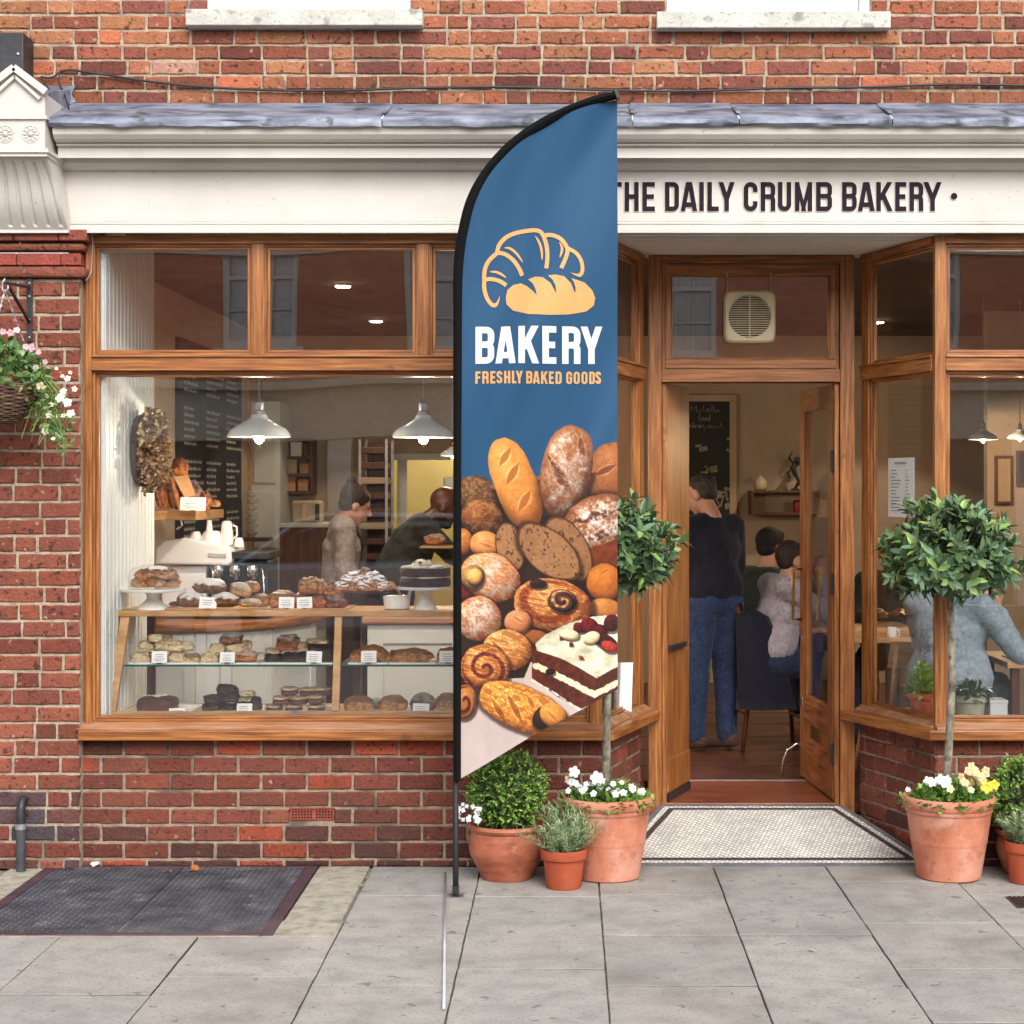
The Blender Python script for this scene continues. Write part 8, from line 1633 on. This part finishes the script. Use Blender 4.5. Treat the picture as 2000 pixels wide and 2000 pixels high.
def person(label, loc, yaw, J, skin, top, legs, hair, shoes, hairstyle='short', apron=None, beard=None, head_s=1., sleeve=1., wid=1., fingers=True):
    """J: joints in a local frame (x right, y forward, z up from floor). Pelvis, chest, neck, head(centre), sh/el/wr/hand_dir, hip/kn/an/toe per side"""
    t = thing('person', label, 'person', loc); Rz = Matrix.Translation(Vector(loc)) @ Matrix.Rotation(R(yaw), 4, 'Z'); V = {k: Vector(v) for k, v in J.items()}
    hd = V['head']; fw = V.get('face', Vector((0, 1, 0))).normalized(); up = V.get('headup', Vector((0, 0, 1))).normalized(); sd_ = fw.cross(up).normalized(); up = sd_.cross(fw).normalized()
    HM = Matrix((sd_, fw, up)).transposed(); h = lambda x, y, z: hd + HM @ (Vector((x, y, z)) * head_s); e3 = lambda *r: tuple(v * head_s for v in r)
    body = [('e', h(0, -.012, .03), e3(.074, .094, .088), HM), ('e', h(0, .03, -.035), e3(.058, .062, .07), HM), ('e', h(0, .05, -.088), e3(.03, .028, .024), HM), ('c', h(0, .088, .012), h(0, .108, -.022), .009 * head_s, .014 * head_s), ('e', h(0, .092, -.058), e3(.024, .010, .007), HM), ('e', h(0, .09, -.072), e3(.02, .010, .007), HM),
            ('e', h(0, .076, .028), e3(.05, .014, .011), HM), ('e', h(.074, -.004, -.01), e3(.010, .02, .032), HM), ('e', h(-.074, -.004, -.01), e3(.010, .02, .032), HM), ('c', V['neck'], h(0, -.015, -.05), .056 * wid, .052)]
    body += [('c', V['neck'] - Vector((0, 0, .04)), V['chest'], .07, .11 * wid), ('c', V['chest'], V['pelvis'], .12 * wid, .12 * wid)]
    for s in 'LR':
        body += [('c', V['sh' + s], V['el' + s], .045, .036), ('c', V['el' + s], V['wr' + s], .036, .025), ('c', V['chest'], V['sh' + s], .08, .05), ('c', V['pelvis'], V['hip' + s], .1, .09), ('c', V['hip' + s], V['kn' + s], .085, .055), ('c', V['kn' + s], V['an' + s], .055, .036), ('c', V['an' + s], V['toe' + s], .036, .026)]
        wr = V['wr' + s]; d = V.get('hd' + s, (wr - V['el' + s])).normalized(); q = d.orthogonal() if abs(d.z) > .9 else d.cross(Vector((0, 0, 1))); q.normalize(); pn = d.cross(q); curl = pn * (-1 if pn.z > 0 else 1)
        body += [('c', wr, wr + d * .05, .024, .03), ('e', wr + d * .055, (.038, .038, .032))]
        for k in range(4):
            o0 = wr + d * .075 + q * (-.027 + .018 * k); L = (.07, .08, .076, .06)[k]; o1 = o0 + d * L * .5 + curl * .008; body += [('c', wr + d * .05 + q * (-.02 + .013 * k), o0, .0105, .0098), ('c', o0, o1, .0095, .0088), ('c', o1, o1 + d * L * .35 + curl * .028, .0086, .0075)]
        body += [('c', wr + d * .03 - q * .02, wr + d * .07 - q * .05 + curl * .01, .0125, .0105), ('c', wr + d * .07 - q * .05 + curl * .01, wr + d * .10 - q * .05 + curl * .02, .0105, .009)]
    fuse('body', body, skin, t, .0085, 3, Rz)
    w = wid; tp = [('c', V['neck'] - Vector((0, 0, .055)), V['chest'], .085 * w, .145 * w), ('c', V['chest'], V['pelvis'] + Vector((0, 0, .06)), .145 * w, .15 * w), ('c', V['shL'], V['shR'], .072, .072), ('c', V['chest'] + Vector((-.05, 0, 0)), V['chest'] + Vector((.05, 0, 0)), .13 * w, .13 * w)]
    for s in 'LR': tp += [('c', V['sh' + s], V['el' + s], .072, .056), ('c', V['el' + s], V['el' + s] + (V['wr' + s] - V['el' + s]) * sleeve * .93, .056, .041), ('c', V['chest'] + Vector((0, 0, .06)), V['sh' + s], .10, .072), ('c', V['chest'], V['hip' + s] + Vector((0, 0, .08)), .12 * w, .115 * w)]
    fuse('top', tp, top, t, .014, 7, Rz, .012)
    lg = []
    for s in 'LR': lg += [('c', V['pelvis'], V['hip' + s], .125 * w, .115), ('c', V['hip' + s], V['kn' + s], .108, .078), ('c', V['kn' + s], V['an' + s] + (V['kn' + s] - V['an' + s]).normalized() * .03, .078, .062)]
    fuse('trousers', lg, legs, t, .014, 5, Rz, .010)
    for s in 'LR': a, b = V['an' + s], V['toe' + s]; fuse('shoe', [('c', a + Vector((0, 0, -.01)) - (b - a) * .2, b + Vector((0, 0, .005)), .044, .036), ('c', a + Vector((0, 0, .02)), a, .042, .045)], shoes, t, .01, 3, Rz)
    if hair:
        hp = [('e', h(0, -.022, .042), e3(.086, .098, .088), HM), ('e', h(0, -.05, -.01), e3(.076, .06, .06), HM)]
        if hairstyle == 'bun': hp += [('e', h(0, -.075, .128), e3(.038, .038, .036), HM), ('e', h(0, -.03, .07), e3(.07, .09, .06), HM), ('e', h(0, .035, .068), e3(.06, .04, .035), HM)]
        if hairstyle == 'short': hp += [('e', h(0, .03, .075), e3(.068, .05, .036), HM)]
        if hairstyle == 'cropped': hp = [('e', h(0, -.024, .036), e3(.079, .092, .086), HM), ('e', h(0, -.05, -.01), e3(.07, .052, .05), HM), ('e', h(0, .02, .078), e3(.064, .05, .03), HM)]
        fuse('hair', hp, hair, t, .009, 3, Rz, .004)
    if beard: fuse('beard', [('e', h(0, .055, -.075), e3(.056, .05, .034), HM), ('e', h(0, .03, -.06), e3(.064, .045, .03), HM)], beard, t, .008, 3, Rz, .003)
    for s in (-1, 1):
        mb = MB(); mb.blob(h(s * .031, .086, .012), e3(.011, .006, .006), HM, nu=10, nv=8); mb.v = [tuple(Rz @ Vector(v)) for v in mb.v]; mb.build('eye', [M['black_metal']], t, smooth=True)
        mb = MB(); mb.tube([h(s * .016, .094, .034), h(s * .034, .094, .04), h(s * .052, .08, .034)], .0035, 6); mb.v = [tuple(Rz @ Vector(v)) for v in mb.v]; mb.build('eyebrow', [hair or M['black_metal']], t, smooth=True)
    if apron:
        mb = MB(); c = V['chest']; p = V['pelvis']; f = (p - c); vs = []
        n = 9
        for i in range(8):
            q = i / 7; ct = c + Vector((0, 0, .02)) + (p + Vector((0, 0, -.35)) - c) * q; ww = .10 + .10 * min(1, q * 2.5)
            for k in range(n): u = -1 + 2 * k / (n - 1); a = u * ww / .175; vs.append(ct + Vector((math.sin(a) * .178 * w, math.cos(a) * .178 * w, 0)))
        for i in range(8):
            q = i / 7; ct = c + Vector((0, 0, .02)) + (p + Vector((0, 0, -.35)) - c) * q; ww = .10 + .10 * min(1, q * 2.5)
            for k in range(n): u = -1 + 2 * k / (n - 1); a = u * ww / .175; vs.append(ct + Vector((math.sin(a) * .172 * w, math.cos(a) * .172 * w, 0)))
        N = 8 * n; mb.add(vs, [(i * n + k, i * n + k + 1, (i + 1) * n + k + 1, (i + 1) * n + k) for i in range(7) for k in range(n - 1)] + [(N + i * n + k, N + (i + 1) * n + k, N + (i + 1) * n + k + 1, N + i * n + k + 1) for i in range(7) for k in range(n - 1)])
        mb.v = [tuple(Rz @ Vector(v)) for v in mb.v]; ap = mb.build('apron', [apron], t, smooth=True)
        mb = MB()
        for s in (-1, 1): mb.tube([Rz @ (c + Vector((s * .09, .155 * w, .02))), Rz @ (V['neck'] + Vector((s * .075, .075, -.03))), Rz @ (V['neck'] + Vector((s * .05, -.05, .0)))], .011, 6)
        mb.build('apron_strap', [apron], ap, smooth=True)
    return t
stand = dict(pelvis=(0, 0, .93), chest=(0, 0, 1.20), neck=(0, 0, 1.39), head=(0, .02, 1.53), shL=(-.17, 0, 1.34), shR=(.17, 0, 1.34), elL=(-.22, .02, 1.06), elR=(.22, .02, 1.06), wrL=(-.16, .2, .98), wrR=(.16, .2, .98), hipL=(-.09, 0, .88), hipR=(.09, 0, .88), knL=(-.1, .02, .48), knR=(.1, .02, .48), anL=(-.1, 0, .07), anR=(.1, 0, .07), toeL=(-.12, .15, .03), toeR=(.12, .15, .03))
def pose(**k): d = dict(stand); d.update(k); return d
def scaled(J, f): return {k: (tuple(v * f for v in q) if k not in ('face', 'headup', 'hdL', 'hdR') else q) for k, q in J.items()}
navy = fabric('navy_jacket', (20, 20, 38)); jeans = fabric('blue_jeans', (32, 46, 76), (48, 64, 98)); brownhair = mat('brown_hair', lin((34, 22, 16)), lin((66, 44, 32)), scale=60, sv=(1, 1, .15), rough=.7, bump=.7, bscale=70); greyhair = mat('greying_hair', lin((38, 30, 26)), lin((78, 68, 60)), scale=90, sv=(1, 1, .2), rough=.7, bump=.6, bscale=80); blackhair = mat('black_hair', lin((18, 15, 15)), lin((34, 28, 26)), scale=70, sv=(1, 1, .2), rough=.75, bump=.6, bscale=80)
shoe_b = fabric('brown_suede', (92, 62, 50)); shoe_d = fabric('dark_shoe', (30, 26, 26)); greyknit = fabric('grey_lilac_sweater', (176, 164, 168), (152, 142, 148)); greenknit = fabric('dark_green_top', (40, 52, 42)); bluegrey = fabric('blue_grey_jumper', (158, 172, 180), (136, 150, 160)); barista = fabric('heather_grey_cardigan', (176, 164, 158), (150, 140, 136)); apr = fabric('brown_apron', (72, 50, 46)); darkshirt = fabric('dark_check_shirt', (40, 42, 40), (56, 58, 52)); denim = fabric('dark_denim', (34, 46, 74))
# barista in profile, looking down to the right
person('barista in grey cardigan and brown apron, hair in a top bun, looking down', (X(668, 3.0), 3.0, FZ), -78, scaled(pose(head=(0, .085, 1.475), neck=(0, .0, 1.37), face=(0, 1, -.42), headup=(0, .42, 1), elL=(-.2, .05, 1.06), wrL=(-.12, .26, 1.0), elR=(.2, .0, 1.05), wrR=(.12, .24, .98)), .985), M['skin'], barista, apr, brownhair, shoe_d, 'bun', apr, wid=.86, sleeve=.95)
# bald baker bending forward
person('bald bearded baker in a dark checked shirt bending over the counter', (X(775, 3.2), 3.2, FZ), -82, pose(pelvis=(0, -.02, .92), chest=(0, .10, 1.2), neck=(0, .20, 1.36), head=(0, .30, 1.44), face=(0, 1, -.7), headup=(0, .7, 1), shL=(-.18, .15, 1.33), shR=(.18, .15, 1.33), elL=(-.2, .36, 1.12), wrL=(-.12, .60, 1.13), elR=(.2, .36, 1.12), wrR=(.12, .60, 1.13)), M['skin_dark'], darkshirt, denim, None, shoe_d, beard=blackhair, sleeve=.55, wid=1.05, head_s=1.08)
# standing customer seen from behind
person('standing customer in navy jacket and blue jeans, back turned, in the doorway', (X(1392, 2.45), 2.45, FZ), 28, scaled(pose(head=(-.02, .10, 1.53), face=(-.55, 1, -.35), shL=(-.158, .02, 1.345), shR=(.158, .02, 1.345), elL=(-.2, .04, 1.07), wrL=(-.1, .22, 1.0), elR=(.2, .04, 1.07), wrR=(.1, .22, 1.0), anL=(-.11, .02, .07), toeL=(-.2, .13, .03), anR=(.09, -.02, .07), toeR=(.02, .14, .03)), .995), M['skin'], navy, jeans, greyhair, shoe_b, 'cropped', wid=.98)
sit = dict(pelvis=(0, 0, .55), chest=(0, .04, .84), neck=(0, .08, 1.03), head=(0, .13, 1.16), shL=(-.17, .05, .98), shR=(.17, .05, .98), elL=(-.2, .2, .74), elR=(.2, .22, .76), wrL=(-.1, .42, .8), wrR=(.08, .40, .80), hipL=(-.1, .02, .53), hipR=(.1, .02, .53), knL=(-.12, .44, .53), knR=(.12, .44, .53), anL=(-.12, .46, .09), anR=(.12, .46, .09), toeL=(-.12, .60, .04), toeR=(.12, .60, .04))
def seated(**k): d = dict(sit); d.update(k); return d
person('seated man in a grey lilac sweater with one hand at his mouth', (X(1503, 2.5), 2.5, FZ), -78, seated(head=(0, .15, 1.13), chest=(0, .07, .82), neck=(0, .1, 1.0), elR=(.18, .32, .80), wrR=(.05, .30, 1.02), hdR=(-.1, .0, 1), elL=(-.18, .30, .78), wrL=(-.03, .32, 1.0), hdL=(.1, 0, 1)), M['skin'], greyknit, denim, brownhair, shoe_d, 'cropped')
person('seated person in a dark green top behind the man in grey', (X(1474, 3.5), 3.5, FZ), -60, seated(head=(0, .14, 1.18)), M['skin'], greenknit, denim, blackhair, shoe_d, 'short')
person('person in a blue grey jumper seated behind the right bay tree, hand raised', (X(1852, .82), .82, FZ), -30, seated(elR=(.33, .10, .73), wrR=(.19, .20, .95), hdR=(-.15, .05, 1), shR=(.18, .0, .965), shL=(-.18, .05, .97), head=(0, .16, 1.16)), M['skin'], bluegrey, denim, brownhair, shoe_d, 'short', wid=1.08, sleeve=.97)
person('dim figure in dark clothes seated at the far side of the mug table', (X(1745, 3.0), 3.0, FZ), 165, seated(), M['skin_dark'], greenknit, denim, blackhair, shoe_d, 'short')
# coat over the chair back
mb = MB(); cx_, cyy = X(1466, 2.36), 2.36; vs = []; n = 14; rows_ = 12
for i in range(rows_):
    q = i / (rows_ - 1); z = FZ + .86 - .60 * q - (.05 * math.sin(k * 1.9) if i == rows_ - 1 else 0) if False else FZ + .86 - .60 * q
    for k in range(n):
        a = k * 2 * math.pi / n; w = (.075 + .10 * q ** .7) * (1 + .10 * math.sin(a * 5 + q * 4)); vs.append((cx_ + w * math.cos(a) + .10 * q, cyy + (.055 + .02 * math.sin(a * 3 + 1)) * math.sin(a), z - (.04 * abs(math.cos(a)) if i == 0 else 0)))
mb.add(vs, [(i * n + k, i * n + (k + 1) % n, (i + 1) * n + (k + 1) % n, (i + 1) * n + k) for i in range(rows_ - 1) for k in range(n)] + [tuple(range(n)), tuple(range((rows_ - 1) * n, rows_ * n))[::-1]])
mb.build('draped_coat', [navy], None, smooth=True, loc=(cx_, cyy, FZ + .26), label='dark navy coat hanging over the chair back between the customer and the seated man', cat='coat')
# loaf and tray in front of the baker
bk('loaf', 'pinkish loaf on the board in front of the bald baker', 'bread', None, 850, 1062, 44, 20, 2.7, 'turn')
a, b = P(822, 1066, 2.7), P(885, 1063, 2.7); mb = MB(); mb.box(a.x, b.x + .1, 2.6, 2.9, a.z - .012, a.z); mb.build('bread_board', [M['wood_light']], None, bevel=.003, loc=a, label='wooden board held in front of the bald baker', cat='board')
bpy.data.scenes.remove(TMP)
